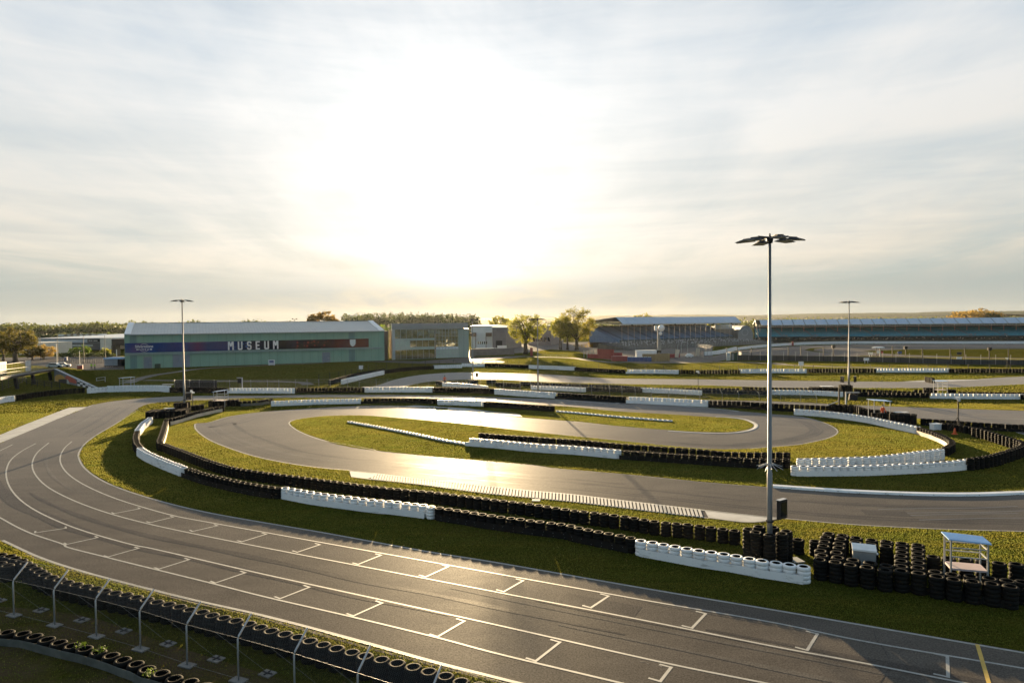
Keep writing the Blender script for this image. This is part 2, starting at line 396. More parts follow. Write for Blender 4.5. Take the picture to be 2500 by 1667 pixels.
for Us, Ds in ((U1, D1), (U2, D2)):
    for u, d in zip(pts('V ' + Us), pts('V ' + Ds)):
        t = (d - u).normalized(); u = u + t * .10; d = d - t * .02
        ln.ribbon([u, d], .11, .0142)
        s = Vector((-t.y, t.x, 0)); s = s if s.x < 0 else -s
        ln.ribbon([u + t * .055 + s * .055, u + t * .055 + s * .42], .10, .0142); ln.ribbon([d - t * .055 + s * .055, d - t * .055 + s * .42], .10, .0142)
struct(ln.build('track_marking', M['line']))
y = MB(); y.ribbon(ext(pts('I 1968,1252 2015,1410 2062,1568'), 0, 3), .13, .018); struct(y.build('yellow_track_marking', M['yellow']))
# scuffs: pale scraped streaks in the bend and dark rubber lines, with painted post shadows
sc = MB()
for s in ('K1 710,530 790,620 900,700 960,735', 'K1 830,460 885,480 870,520 800,550', 'K1 870,405 950,370 1000,350', 'H 1215,1392 1330,1415 1440,1435'):
    L = catmull(pts(s), .3)
    for k, (p, t) in enumerate(walk(L, .22)):
        if random.random() < .75: sc.ribbon([p + nrm(t) * random.uniform(-.1, .1), p + t * random.uniform(.08, .2) + nrm(t) * random.uniform(-.1, .1)], random.uniform(.02, .07), .0125)
struct(sc.build('scuff_marking', M['path']))
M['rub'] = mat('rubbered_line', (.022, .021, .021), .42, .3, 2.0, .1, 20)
rb = MB()
def skid(s, w=.12, gap=.95, n=2):
    L = catmull(pts(s), .8)
    for k in range(n): rb.ribbon(offset(L, (k - .5) * gap), w, .0115 + .0004 * k)
for s in ('K4 1000,1130 1500,1120 1900,1118 2352,1100', 'K4 1300,1190 1900,1175 2352,1170', 'K3 400,60 415,78', 'E 1250,1150 1600,1190 2000,1205', 'E 1300,1165 1700,1185 2352,1215'):
    skid(s)
for x0, y0, x1, y1 in ((85, 1408, 100, 1452), (335, 1408, 370, 1470), (615, 1425, 675, 1492), (905, 1445, 970, 1510), (1185, 1460, 1280, 1530), (1510, 1490, 1610, 1550)):  # fence post shadows painted as dark strokes across the strip
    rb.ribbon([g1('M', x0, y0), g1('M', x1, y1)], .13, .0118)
for x0, y0, x1, y1 in ((635, 1010, 637, 1030), (750, 1010, 752, 1032), (870, 1015, 880, 1040), (520, 1000, 520, 1020), (400, 995, 398, 1012)):  # painted post shadows farther left along the same fence
    rb.ribbon([g1('C', x0, y0), g1('C', x1, y1)], .12, .0118)
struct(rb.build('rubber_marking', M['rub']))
M['asphalt_line'] = asphalt_mat('worn_asphalt', (.060, .053, .047), .50, .15); M['asphalt_pale'] = asphalt_mat('polished_asphalt', (.098, .088, .076), .56, .15)
rl = MB()
def streak(L, d, w, a, b_, k, mi):
    n = len(L); Q = L[int(n * a):int(n * b_)]; Q = offset(Q, d); i = len(rl.v); m_ = len(Q)
    for j, p in enumerate(Q):
        t = Q[min(j + 1, m_ - 1)] - Q[max(j - 1, 0)]; ww = w * .5 * math.sin(math.pi * (j + .5) / m_) ** .35 * (1 + .25 * math.sin(j * .7 + k)); q = nrm(t) * ww
        rl.v += [Vector((p.x + q.x, p.y + q.y, .0088 + k * .00012)), Vector((p.x - q.x, p.y - q.y, .0088 + k * .00012))]
    for j in range(m_ - 1): rl.face((i + 2*j, i + 2*j + 1, i + 2*j + 3, i + 2*j + 2), mi)
nB, nA = len(sideB), len(sideA); k = 0
for L, a, b_, ds in ((sideB, .02, .20, (1.2, 2.0, 3.1, 4.4, 5.2)), (sideB, .16, .30, (1.5, 2.6, 4.2)), (sideB, .27, .42, (1.0, 2.2, 3.5, 4.6)), (sideB, .55, .72, (1.6, 3.0, 4.5, 6.0)), (sideB, .72, .97, (1.4, 2.9, 3.6, 5.0, 6.4)), (sideA, .30, .50, (-1.2, -2.4))):
    for d in ds:
        for _ in range(2):
            u0 = random.uniform(a, b_ - .05); streak(L, -d + random.uniform(-.4, .4), random.uniform(.12, .55), u0, min(b_, u0 + random.uniform(.04, .12)), k, random.choice((0, 0, 1))); k += 1
for f, w0, h0 in ((.11, 2.6, 1.1), (.86, 3.4, 1.4), (.90, 1.6, .9), (.30, 2.0, 1.2), (.64, 3.0, 1.0)):
    i = int(nB * f); p = sideB[i]; t = (sideB[i+1] - p).normalized(); q = p - nrm(t) * random.uniform(2.5, 4.5); rl.ribbon([q, q + t * w0], h0, .0122, 0)
for f in (.05, .145, .22, .34, .61, .68, .80, .885, .935):
    i = int(nB * f); p = sideB[i]; t = (sideB[i+1] - p).normalized(); n_ = -nrm(t); Q = [p + n_ * d + t * (.25 * math.sin(d * 1.3 + f * 40)) for d in (.3, 1.2, 2.1, 3.0, 4.0, 5.0)]; rl.ribbon(Q, .035, .0126, 0)
struct(rl.build('worn_line_marking', [M['asphalt_line'], M['asphalt_pale']]))
# --- other tracks
def sheet(name, s, m, z, smooth=True):
    P = pts(s) if isinstance(s, str) else s
    if smooth: P = catmull(P + [P[0]], 1.5)[:-1]
    if m not in (M['grass'], M['grass_worn'], M['soil']): PAVED.append(P)
    b = MB(); b.poly([Vector((p.x, p.y, z)) for p in P]); return struct(b.build(name, m))
t2_up = catmull(ext(pts('B 1000,925 1150,893 1350,830 1550,793 1750,775 1900,769 C 350,772 800,783 1400,820 D 600,880 1200,885 1900,896 E 700,905 1300,908 1700,902 1900,890 2100,870 2352,858'), 0, 120), 1.5)
t2_lo = catmull(ext(pts('B 1330,925 1440,893 1550,866 1700,846 2000,832 C 400,832 800,852 1300,868 2352,886 E 0,965 600,968 1500,967 1800,959 2100,945 2352,932'), 0, 120), 1.5)
PAVED.append(t2_up + t2_lo[::-1]); b = MB(); b.poly([Vector((p.x, p.y, .008)) for p in t2_up + t2_lo[::-1]]); struct(b.build('far_kart_track', M['asphalt']))
b = MB(); b.ribbon(offset(t2_lo, .3), .22, .015); b.ribbon(offset(t2_up, -.3), .16, .015); struct(b.build('far_track_marking', M['line']))
t3_up = catmull(ext(pts('C 500,935 900,945 D 300,1040 800,1075 1400,1085 E 0,1098 700,1130 1500,1160 2352,1186'), 0, 60), 1.5)
t3_lo = catmull(ext(pts('C 400,950 900,965 D 300,1062 800,1098 1300,1128 E 300,1142 900,1225 1700,1290 2000,1320 2250,1365 N 2100,500 2340,572'), 0, 60), 1.5)
PAVED.append(t3_up + t3_lo[::-1]); b = MB(); b.poly([Vector((p.x, p.y, .008)) for p in t3_up + t3_lo[::-1]]); struct(b.build('middle_kart_track', M['asphalt']))
b = MB(); b.ribbon(ext(pts('E 1380,1245 1900,1255 2352,1268'), 0, 40), .13, .015); b.ribbon(catmull(pts('N 1940,462 2100,500 2340,572')), .12, .015); struct(b.build('middle_track_marking', M['line']))
# --- concrete run-offs and kerbs laid in the ground
sheet('concrete_strip', [G(-60, 1109)] + pts('K1 0,383 430,205 650,110 930,0 A 850,1050 800,1077 620,1084 500,1128 250,1225 0,1328') + [G(-60, 1085)], M['conc_light'], .012, False)
sheet('concrete_run_off', pts('B 1370,1076 1520,1064 2000,1092 C 350,1118 620,1143 645,1167 300,1145 0,1112 B 1800,1088 1500,1078'), M['conc_light'], .013, False)
sheet('far_run_off', pts('E 1180,907 1500,890 1900,886 2080,872 1900,892 1600,908 1400,911'), M['conc_light'], .013, False)
b = MB()
b.ribbon(offset(catmull(pts('C 930,1012 1500,1048 D 400,1098 900,1135 1300,1162 1480,1178 1580,1193')), 0), .5, .013)
struct(b.build('painted_kerb_strip', M['conc_light']))
def kerb(name, s, w, h, m, label=None, side=1):
    L = catmull(pts(s), .6); A = L; Bq = offset(L, side * w); b = MB(); PAVED.append(A + Bq[::-1])
    top = [Vector((p.x, p.y, h)) for p in offset(L, side * w * .75)]; mid = [Vector((p.x, p.y, h * .8)) for p in offset(L, side * w * .3)]
    b.strip([Vector((p.x, p.y, .005)) for p in A], mid); b.strip(mid, top); b.strip(top, [Vector((p.x, p.y, 0)) for p in Bq])
    return struct(b.build(name, m, smooth=True))
kerb('raised_kerb', 'D 915,1376 1250,1396 1500,1396 1680,1368 1732,1330 1690,1294 1600,1266 1450,1250 1360,1247', .5, .05, M['conc_light'], side=-1)
kl = ext(pts('K4 2352,970 1900,985 1500,984 1000,968 500,943 0,908 K3 2105,826'), 40)
L = catmull(kl, .6); b = MB()
b.strip([Vector((p.x, p.y, .005)) for p in L], [Vector((p.x, p.y, .15)) for p in offset(L, -.05)]); b.strip([Vector((p.x, p.y, .15)) for p in offset(L, -.05)], [Vector((p.x, p.y, .17)) for p in offset(L, -.42)]); b.strip([Vector((p.x, p.y, .17)) for p in offset(L, -.42)], [Vector((p.x, p.y, 0)) for p in offset(L, -.55)])
for p, t in walk(L, 3.0, 1.2): b.lathe([(.035, 0), (.035, .02), (0, .02)], 6, p + nrm(t) * -.02 + Vector((0, 0, .08)), 1)
struct(b.build('barrier_kerb', [M['white'], M['dark']]))
# ribbed kerb: pale slab with raised white ribs over dark gaps
kt = catmull(pts('K2 205,664 450,690 900,745 1400,797 1900,852 2352,893 K3 500,930 1000,990 1500,1048 1900,1093 2170,1120'), .4)
kb = catmull(pts('K2 224,724 330,738 900,800 1500,880 2352,964 K3 500,1000 1000,1062 1500,1120 1860,1160 2050,1147 2175,1121'), .4)
PAVED.append(kt + kb[::-1]); b = MB(); b.poly([Vector((p.x, p.y, .010)) for p in kt + kb[::-1]], 1)
Lt, Lb = plen(kt), plen(kb)
def at(L, s):
    r = walk(L, 1e9, max(0, min(s, plen(L) - 1e-3))); return r[0][0]
n = int(Lt / .25); f0, f1 = .075, .865
b.poly([Vector((p.x, p.y, .03)) for p in (at(kt, 0.01), at(kt, Lt * .09), at(kb, Lb * .05), at(kb, .01))], 0)
q = [at(kt, Lt * (f1 + .13 * i / 8)) for i in range(9)]; q2 = [at(kb, Lb * (.855 + .14 * i / 8)) for i in range(9)]
b.poly([Vector((p.x, p.y, .03)) for p in q + q2[::-1]], 0)
for k in range(n):
    f = k / n
    if f < f0 or f > f1 - .003: continue
    a = at(kt, Lt * f); c = at(kb, Lb * max(0, f - .013)); d = (c - a); d.z = 0; s = nrm(d.normalized()) * .07
    b.prism([Vector((a.x, a.y, .012)) - s, Vector((a.x, a.y, .012)) + s, Vector((c.x, c.y, .012)) + s, Vector((c.x, c.y, .012)) - s], (0, 0, .05), 0)
b.ribbon(kt, .18, .03, 0); b.ribbon(offset(kb, .02), .10, .03, 0)
struct(b.build('ribbed_kerb', [M['conc_light'], M['asphalt']]))
# worn patches and bare soil
sheet('worn_verge', pts('A 0,1325 500,1125 700,1090 560,1110 350,1145 150,1225 0,1262'), M['grass_worn'], .004)
sheet('worn_patch', pts('C 640,1165 1000,1150 900,1195 750,1185'), M['grass_worn'], .004)
sheet('worn_bank', [G(-160, 1640), G(-120, 1470), G(0, 1480)] + pts('F 400,690 900,780 1400,960 1900,1120 2352,1260') + [G(1000, 1760), G(600, 1800), G(100, 1750)], M['grass_worn'], .004)
sheet('bare_edge', pts('F 200,180 700,340 1300,490 2000,670 2352,745 G 1000,995 1900,1235 2352,1352 2352,1375 1900,1255 1000,1015 0,735 F 1700,625 1200,495 700,360 300,230'), M['soil'], .005, False)
# museum field: path, apron and service roads
p = catmull(pts('A 1150,862 1250,825 1400,790 1560,768 1800,735 2100,718 2352,706 B 300,698 700,685'), 2)
PAVED.append(offset(p, 1.3) + offset(p, -1.3)[::-1]); q_ = catmull(pts('A 1290,838 1600,842 2000,846 2352,848 B 300,850 520,862 560,880'), 2); PAVED.append(offset(q_, 1.2) + offset(q_, -1.2)[::-1]); b = MB(); b.ribbon(p, 2.6, .010); b.ribbon(catmull(pts('A 1290,838 1600,842 2000,846 2352,848 B 300,850 520,862 560,880'), 2), 2.4, .012); struct(b.build('gravel_path', M['path']))
sheet('museum_apron', pts('B 1000,668 1290,665 1560,668 1990,632 2352,625 C 700,615 560,640 300,655 B 2000,684 1560,690'), M['asphalt_old'], .009, False)
sheet('service_yard', pts('C 150,640 250,615 700,590 900,560 1150,580 1300,640 1700,690 2352,672 2352,640 2352,470 1000,500 500,520 170,560'), M['asphalt_old'], .010, False)
sheet('sunlit_path', pts('C 160,668 400,655 490,672 470,684 160,682'), M['path'], .014, False)  # sunlight on the asphalt put in as a paler sheet
q_ = catmull(pts('C 480,625 800,630 1100,640 1250,660 1500,680 D 500,722 900,728 1500,722 2000,738 E 0,742 500,765 1000,775'), 2); PAVED.append(offset(q_, 1.6) + offset(q_, -1.6)[::-1]); b = MB(); b.ribbon(catmull(pts('C 480,625 800,630 1100,640 1250,660 1500,680 D 500,722 900,728 1500,722 2000,738 E 0,742 500,765 1000,775'), 2), 3.2, .014); struct(b.build('service_road', M['path']))
sheet('car_park', pts('K5 0,660 330,660 700,640 1100,640 1700,640 2150,640 2160,870 1500,880 1100,830 850,830 300,760 0,790'), M['asphalt_old'], .010, False)
sheet('race_circuit', [G(1640, 866)] + pts('L5 -100,760 300,690 500,640 880,590 1500,552 2352,530 L6 1000,590 2352,584') + [G(2900, 838), G(2900, 880)] + pts('L6 2352,800 1500,790 600,772 0,762 L5 1500,705 700,700 300,780'), M['asphalt_old'], .009, False)
for s in ('L5 1545,615 1640,588 1900,575 1700,600 1680,622 1930,655 1700,640', 'L6 40,690 200,680 700,664 2352,655 2900,652 2900,790 2352,790 1500,770 700,745 300,720', 'L6 0,752 600,768 1500,788 2352,802 2352,806 1500,794 600,776 0,758', 'L5 1900,566 2352,556 L6 1000,640 L5 2352,560'):
    sheet('circuit_grass', s, M['grass'], .016, False)

# ------------------------------------------------------------------ short grass standing on every unpaved patch (one body of stuff)
import numpy as np
def grass_layer(name, x0, x1, y0, y1, cell, dens, w, h, seed, leaf, keep=None):
    rng = np.random.default_rng(seed); nx, ny = int((x1 - x0) / cell), int((y1 - y0) / cell); mask = np.zeros((ny, nx), bool)
    X = x0 + (np.arange(nx) + .5) * cell
    for P in PAVED:
        px_ = np.array([p.x for p in P]); py_ = np.array([p.y for p in P]); qx_, qy_ = np.roll(px_, -1), np.roll(py_, -1)
        ins = np.zeros((ny, nx), bool)
        for j in range(ny):
            yy = y0 + (j + .5) * cell; c = (py_ > yy) != (qy_ > yy)
            if not c.any(): continue
            xi = np.sort(px_[c] + (yy - py_[c]) * (qx_[c] - px_[c]) / (qy_[c] - py_[c])); ins[j] = (np.searchsorted(xi, X) % 2) == 1
        mask |= ins
    n = int((x1 - x0) * (y1 - y0) * dens); x = rng.uniform(x0, x1, n); y = rng.uniform(y0, y1, n)
    ok = ~mask[np.clip(((y - y0) / cell).astype(int), 0, ny - 1), np.clip(((x - x0) / cell).astype(int), 0, nx - 1)]
    ok &= np.abs(x) < y * .80 + 3
    if keep is not None: ok &= keep(x, y)
    # thin and lengthen it in patches so that the sward is uneven
    pat = np.sin(x * .9 + 1.3 * np.sin(y * .37)) * np.sin(y * .61 + 1.7 * np.sin(x * .23)) + .6 * np.sin(x * 2.3 + y * 1.9) * np.sin(y * 2.9 - x * 1.1)
    ok &= rng.uniform(-1.9, .9, n) < .45 * pat + .55
    x, y, pat = x[ok], y[ok], pat[ok]; n = len(x)
    a = rng.uniform(0, 6.283, n); ww = w * rng.uniform(.5, 1.4, n) / 2; hh = h * rng.uniform(.45, 1.3, n) * (1 + .10 * pat); lx, ly = rng.normal(0, .35, n) * hh, rng.normal(0, .35, n) * hh
    v = np.empty((n, 3, 3), np.float32); v[:, 0, 0] = x - np.cos(a) * ww; v[:, 0, 1] = y - np.sin(a) * ww; v[:, 0, 2] = .004; v[:, 1, 0] = x + np.cos(a) * ww; v[:, 1, 1] = y + np.sin(a) * ww; v[:, 1, 2] = .004
    v[:, 2, 0] = x + lx; v[:, 2, 1] = y + ly; v[:, 2, 2] = hh
    me = bpy.data.meshes.new(name); me.vertices.add(n * 3); me.vertices.foreach_set('co', v.ravel()); me.loops.add(n * 3); me.loops.foreach_set('vertex_index', np.arange(n * 3, dtype=np.int32))
    me.polygons.add(n); me.polygons.foreach_set('loop_start', np.arange(0, n * 3, 3, dtype=np.int32)); me.materials.append(leaf); me.update(calc_edges=True)
    o = bpy.data.objects.new(name, me); C.objects.link(o); struct(o, 'stuff'); o['label'] = 'short mown grass on the verges and islands of the track'; o['category'] = 'grass'; print(name, n); return o
def blade_mat(name='grass_blade', k=1.0):
    m, nt, bs, pos = newmat(name); big = nt.noise(pos, .05, 4, .6); med = nt.noise(pos, .55, 4, .65); fine = nt.noise(pos, 5.0, 2, .6); st = nt.noise(nt.mapping(pos, (.22, 1.5, 1), (0, 0, .25)), .8, 3, .6)
    c = nt.ramp(med, [(.28, (.066, .086, .016)), (.5, (.088, .101, .021)), (.72, (.112, .113, .028))])
    c = nt.mix(nt.ramp(st, [(.45, 0), (.75, .5)]), c, (.17, .135, .025)); c = nt.mix(nt.ramp(big, [(.45, 0), (.75, .5)]), c, (.15, .125, .03))
    c = nt.mix(1.0, c, nt.ramp(fine, [(.28, .72), (.72, 1.22)]), 'MULTIPLY')
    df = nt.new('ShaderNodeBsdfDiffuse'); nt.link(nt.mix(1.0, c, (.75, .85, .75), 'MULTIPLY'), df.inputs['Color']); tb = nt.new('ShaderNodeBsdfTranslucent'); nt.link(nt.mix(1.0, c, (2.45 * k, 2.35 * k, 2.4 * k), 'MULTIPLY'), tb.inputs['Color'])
    mx = nt.new('ShaderNodeMixShader', i_Fac=.5); nt.link(df.outputs[0], mx.inputs[1]); nt.link(tb.outputs[0], mx.inputs[2]); nt.link(mx.outputs[0], nt.n['Material Output'].inputs['Surface']); return m
M['blade'] = blade_mat(); M['blade_dry'] = blade_mat('dry_grass_blade', .62)  # second blade: same grass, its backlit glow toned down in colour for far layers
grass_layer('grass', -40, 40, 17, 46, .12, 430, .034, .046, 1, M['blade'], lambda x, y: ~((y < 30) & (x < -2 - (y - 17) * .9)) | (np.random.default_rng(5).uniform(0, 1, len(x)) < .25))
grass_layer('grass', -75, 80, 46, 95, .2, 190, .060, .055, 2, M['blade'])
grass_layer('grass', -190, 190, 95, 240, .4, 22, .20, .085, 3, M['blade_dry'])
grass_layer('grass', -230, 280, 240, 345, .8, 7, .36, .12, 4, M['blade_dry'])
# ================================================================== tyre stacks and their belts
TD, TH = .60, .185          # tyre diameter, tyre width
def tyre_prof(r=TD / 2, h=TH):
    return [(r*.60, h*.20), (r*.62, h*.06), (r*.74, 0), (r*.90, h*.03), (r*.985, h*.20), (r, h*.5), (r*.985, h*.80), (r*.90, h*.97), (r*.74, h), (r*.62, h*.94), (r*.60, h*.80), (r*.80, h*.62), (r*.83, h*.38)]
def tyre_mesh(name, m, seg):
    b = MB(); b.lathe(tyre_prof(), seg, closed=True); b.m = [1 if k % 13 in (0, 9, 10, 11, 12) else 0 for k in range(len(b.f))]
    return b.mesh(name, [m, M['rubber']], smooth=True)
TY = {c: [tyre_mesh('tyre', m, 22), tyre_mesh('tyre', m, 14)] for c, m in (('b', M['rubber']), ('w', M['white']))}
def stack_mesh(c, n, seg=10, rows=None):
    b = MB(); r = TD / 2
    prof = [(r*.9, 0)]
    for k in range(n):
        z = k * TH; prof += [(r*.985, z + TH*.15), (r, z + TH*.5), (r*.985, z + TH*.86), (r*.91, z + TH)]
    prof += [(r*.72, n*TH - .005), (r*.62, n*TH - .03), (r*.62, n*TH - .16), (0, n*TH - .17)]
    b.lathe(prof, seg); q = len(prof) - 1; b.m = [1 if k % q >= q - 2 else 0 for k in range(len(b.f))]; return b
SM = {}
ROWS = []      # every stack: (position, n, colour, label, group, lean)
BELTS = []
def row(s, n, c, label, group, belt=None, bm=None, side='near', step=.615, blabel=None, start=.30, jit=.025, z0=0):
    z = n * TH
    L = catmull(pts(s, z), .3)
    for p in L: p.z = 0
    if L[len(L)//2].y > 95 and step == .615: step = .625
    Lg = plen(L); k_ = max(1, round(Lg / step)); W = walk(L, Lg / k_ - 1e-5, 0.0)
    for p, t in W:
        ROWS.append([p + Vector((random.uniform(-jit, jit), random.uniform(-jit, jit), 0)), n, c, label, group])
    if belt:
        mid = L[len(L)//2]; t = (L[len(L)//2 + 1] - mid) if len(L) > 2 else (L[1] - L[0])
        if side == 'near':
            sg = 1 if nrm(t).dot(-mid) > 0 else -1
        else: sg = side
        BELTS.append((L, belt, bm, sg, blabel))
    return L
KB, KW = 'black tyre stacks of the barriers', 'white painted tyre stacks of the barriers'
bw, bb, bc, bg = M['belt_white'], M['belt_black'], M['cream'], M['grey_strip']
# front barrier beside the starting grid, from the left pole cluster round to the big tyre block
row('K1 1725,88 1640,150 1575,228', 4, 'w', 'white tyre stack in the bend barrier, just below the left tyre cluster', KW)
row('K1 1572,245 1555,310 1572,380 1605,425', 4, 'b', 'black tyre stack between the two white sections of the left bend barrier', KB)
row('K1 1612,435 1680,480 1800,535 1950,595 2110,655', 4, 'w', 'white tyre stack in the curved bend section with the tall white belt', KW, .45, bw, blabel='tall white belt curving round the left bend barrier')
row('K1 2125,662 2352,735 J 700,700 900,745 1100,783 1270,808', 4, 'b', 'black tyre stack in the front barrier between the bend and the long white run', KB, .40, bb, blabel='black belt along the front barrier just past the left bend')
row('J 1330,806 1600,852 1855,884 2115,915 K2 595,955 750,972 910,990 990,1003', 4, 'w', 'white tyre stack in the long white run at the middle of the front barrier', KW, .42, bw, blabel='long white belt at the middle of the front barrier')
row('K2 1072,1015 1340,1055 1600,1095 1880,1130 2180,1165 2352,1190 K3 210,1200 415,1240 630,1280 745,1302', 4, 'b', 'black tyre stack in the front barrier between the two white runs beside the grid', KB, .40, bb, blabel='black bolted belt between the two white runs beside the grid')
row('K3 845,1330 1090,1370 1440,1430 1700,1465 1975,1515 2115,1533 2250,1553 I 548,611', 4, 'w', 'white tyre stack in the nearest white run, ending at the big tyre block', KW, .40, bw, blabel='nearest white belt, ending at the big tyre block')
# second barrier behind it
row('K6 1580,566 1500,572 1400,590 1270,618 1050,668 830,735 620,792 520,812', 4, 'b', 'black tyre stack in the back barrier between the left cluster and the hairpin', KB, .42, bc, 1, blabel='dusty belt facing the hairpin below the left cluster')
row('K6 500,850 460,1000 420,1120 385,1210 400,1262', 4, 'b', 'black tyre stack in the short back barrier run turned sideways at the hairpin', KB, .42, bc, 1, blabel='pale sunlit belt on the sideways barrier run at the hairpin')
row('J 320,440 400,470 480,500 700,580 900,640 1150,680 1500,725 1800,765 K2 300,795 600,830 950,860 1250,895 1600,940 1950,980 2200,1020 2352,1040 K3 330,1055 540,1080 740,1105 940,1140 1160,1165 1390,1185 1600,1215 1740,1232', 4, 'b', 'black tyre stack in the long beltless row between the ribbed kerb and the front barrier', KB)
row('I 505,390 640,402', 4, 'b', 'black tyre stack between the near lamp mast and the big tyre block', KB)
# big tyre block on the right, 5 tyres high
def spots(s, n, c, label, group=KB, jit=.02):
    for p in pts(s, n * TH):
        p.z = 0; ROWS.append([p + Vector((random.uniform(-jit, jit), random.uniform(-jit, jit), 0)), n, c, label, group])
LB = 'black tyre stack in the %s of the tyre block around the white cabinet'
spots('I 680,553 805,575 935,598 1070,616 1210,636 1350,645 1495,664', 5, 'b', LB % 'front row')
spots('I 1635,690 1780,714 1935,732 2088,750 2240,770', 5, 'b', 'black tyre stack in the front row before the blue roofed shelter')
spots('I 705,519 830,537 960,558 1088,579 1220,602', 5, 'b', LB % 'second front row')
spots('I 688,480 820,494 712,441 837,457 715,406 838,422 728,370 852,385 748,340 863,355', 5, 'b', LB % 'left arm')
spots('I 980,376 1105,394 1225,406 1352,420 1485,433 975,413 1098,430 1225,445', 5, 'b', LB % 'back row')
spots('I 1355,457 1488,468 1355,491 1488,504 1353,526 1487,540 1353,566 1486,578 1352,606 1487,620', 5, 'b', LB % 'right arm')
spots('I 1630,655 1770,675 1918,690 2070,708 2225,727 2335,737', 5, 'b', 'black tyre stack in the second row before the blue roofed shelter')
spots('I 1612,530 1735,540 1873,549 2010,560 2150,582 2290,588 2420,600', 5, 'b', 'black tyre stack in the row behind the blue roofed shelter')
Lb_ = catmull(pts('I 660,700 935,738 1210,790 1495,835 1780,885 2240,965')); BELTS.append(([p for p in Lb_], .34, bb, None, 'black bolted belt along the foot of the big tyre block'))
spots('I 97,303 183,284 297,288 405,320 155,330 265,352 368,340', 8, 'b', 'tall black tyre stack in the ring round the near lamp mast', jit=.01)
# far side of the hairpin loop
row('K6 1930,468 2352,440 B 150,1011 228,1004', 4, 'b', 'black tyre stack between the left shelter and the white run behind the hairpin', KB, .42, bg, blabel='grey belt beside the left shelter')
row('B 245,1026 600,1012 1018,1004', 4, 'w', 'white tyre stack in the first white run behind the left hairpin', KW, .42, bw, blabel='white belt of the first run behind the left hairpin')
row('B 1035,1003 1400,998 1718,1006', 4, 'b', 'black tyre stack between the two white runs behind the left hairpin', KB, .4, bb, blabel='black belt between the two white runs behind the left hairpin')
row('B 1735,1013 1940,1018 2135,1028', 4, 'w', 'white tyre stack in the short second white run behind the left hairpin', KW, .42, bw, blabel='short white belt of the second run behind the left hairpin')
row('B 2150,1033 C 400,1036 600,1048 915,1070', 4, 'b', 'black tyre stack in the last dark run before the single white tyres', KB, .4, bb, blabel='black belt of the last dark run before the single white tyres')
# single white tyres lying on the islands
row('K2 212,188 500,240 800,297 1100,360 1320,396', 1, 'w', 'single white tyre lying in the line on the near grass island', 'single white tyres on the near island')
row('C 965,1110 1200,1130 1500,1158 1970,1195', 1, 'w', 'single white tyre lying in the line on the far grass island', 'single white tyres on the far island')
# double row on the near island
row('K2 1470,303 1700,320 2000,340 2352,365 K3 300,372 640,405 1000,430 1480,465 1700,485 2235,487', 4, 'b', 'black tyre stack in the back row on the near grass island', KB)
row('K2 1330,348 1600,368 2000,405 2352,425 K3 620,462', 4, 'w', 'white tyre stack in the front row on the near grass island', KW, .42, bw, blabel='white belt on the near grass island')
row('K3 640,468 1000,490 1500,522 1900,546 2235,549', 4, 'b', 'black tyre stack in the front row on the near grass island', KB, .4, bb, blabel='black belt on the near grass island')
# right hand loop of barriers
row('K4 175,150 400,165 640,190 880,225 1100,270 1335,318', 4, 'w', 'white tyre stack in the curved run below the orange clad marshal', KW, .42, bw, blabel='white belt of the curved run below the orange clad marshal')
row('K4 1355,325 1450,355 1560,395 1630,430 1665,462 1650,490 1600,515', 4, 'b', 'black tyre stack in the tight curve with the sunlit pale belt', KB, .42, bc, -1, blabel='sunlit pale belt inside the tight curve of black tyres')
row('K4 1555,532 1400,550 1200,575 1000,598 800,610 600,615 430,620 210,625', 5, 'w', 'white tyre stack in the beltless rear white run on the right', KW)
row('K4 160,695 500,695 850,690 1200,675 1500,660 1700,645 1805,632', 4, 'w', 'white tyre stack in the belted front white run on the right', KW, .42, bw, blabel='white belt of the front white run on the right')
row('N 1130,1115 1500,1060 1800,985 2100,895 2300,820 2347,780 2340,745 2280,715 2180,680 2000,625 1780,560 1600,505 1450,465 1300,430 1220,415', 5, 'b', 'black tyre stack in the sharp turning row at the right edge', KB)
row('N 1150,400 1030,380 930,360 750,330 530,305', 4, 'b', 'black tyre stack in the row behind the tripod mast', KB)
row('N 40,205 400,230 900,265 1400,300 2000,335 2600,350', 4, 'b', 'black tyre stack along the middle track behind the tripod mast', KB, .35, bb, blabel='black belt along the middle track behind the tripod mast')
# barrier along the far side of the strip, tall stacks
row('K5 -60,1368 80,1340 220,1325', 5, 'w', 'white tyre stack at the far left beside the timber fence', KW, .45, bw, blabel='short white belt at the far left beside the timber fence')
row('K5 235,1318 600,1265 900,1230 1150,1208 1440,1188', 5, 'b', 'black tyre stack beside the painted underpass on the left', KB)
row('A 795,910 960,898', 5, 'w', 'white tyre stack at the lower end of the tall white run before the museum field', KW, .5, bw, blabel='short white belt at the lower end of the tall white run')
row('A 975,890 1200,885 1400,884 1520,890', 6, 'w', 'white tyre stack in the tallest white run before the museum field', KW, .5, bw, blabel='white belt of the tallest white run before the museum field')
row('A 1535,903 1780,906 2030,908', 5, 'b', 'black tyre stack behind the left lamp mast along the strip', KB, .4, bb, blabel='black belt behind the left lamp mast')
S_ = '%s tyre stack in the strip barrier %s'
row('A 2045,908 2352,908 B 200,908 425,910', 5, 'w', S_ % ('white', 'below the museum lettering'), KW, .48, bw, blabel='white belt of the strip barrier below the museum lettering')
row('B 440,907 750,905 1050,903', 5, 'b', S_ % ('black', 'below the shield emblem'), KB, .4, bb, blabel='black belt of the strip barrier below the shield emblem')
row('B 1062,900 1400,899 1675,900', 5, 'w', S_ % ('white', 'below the glass building'), KW, .48, bw, blabel='white belt of the strip barrier below the glass building')
row('B 1690,902 2000,905 2235,912', 5, 'b', S_ % ('black', 'below the far thin lamp mast'), KB, .4, bb, blabel='black belt of the strip barrier below the far thin lamp mast')
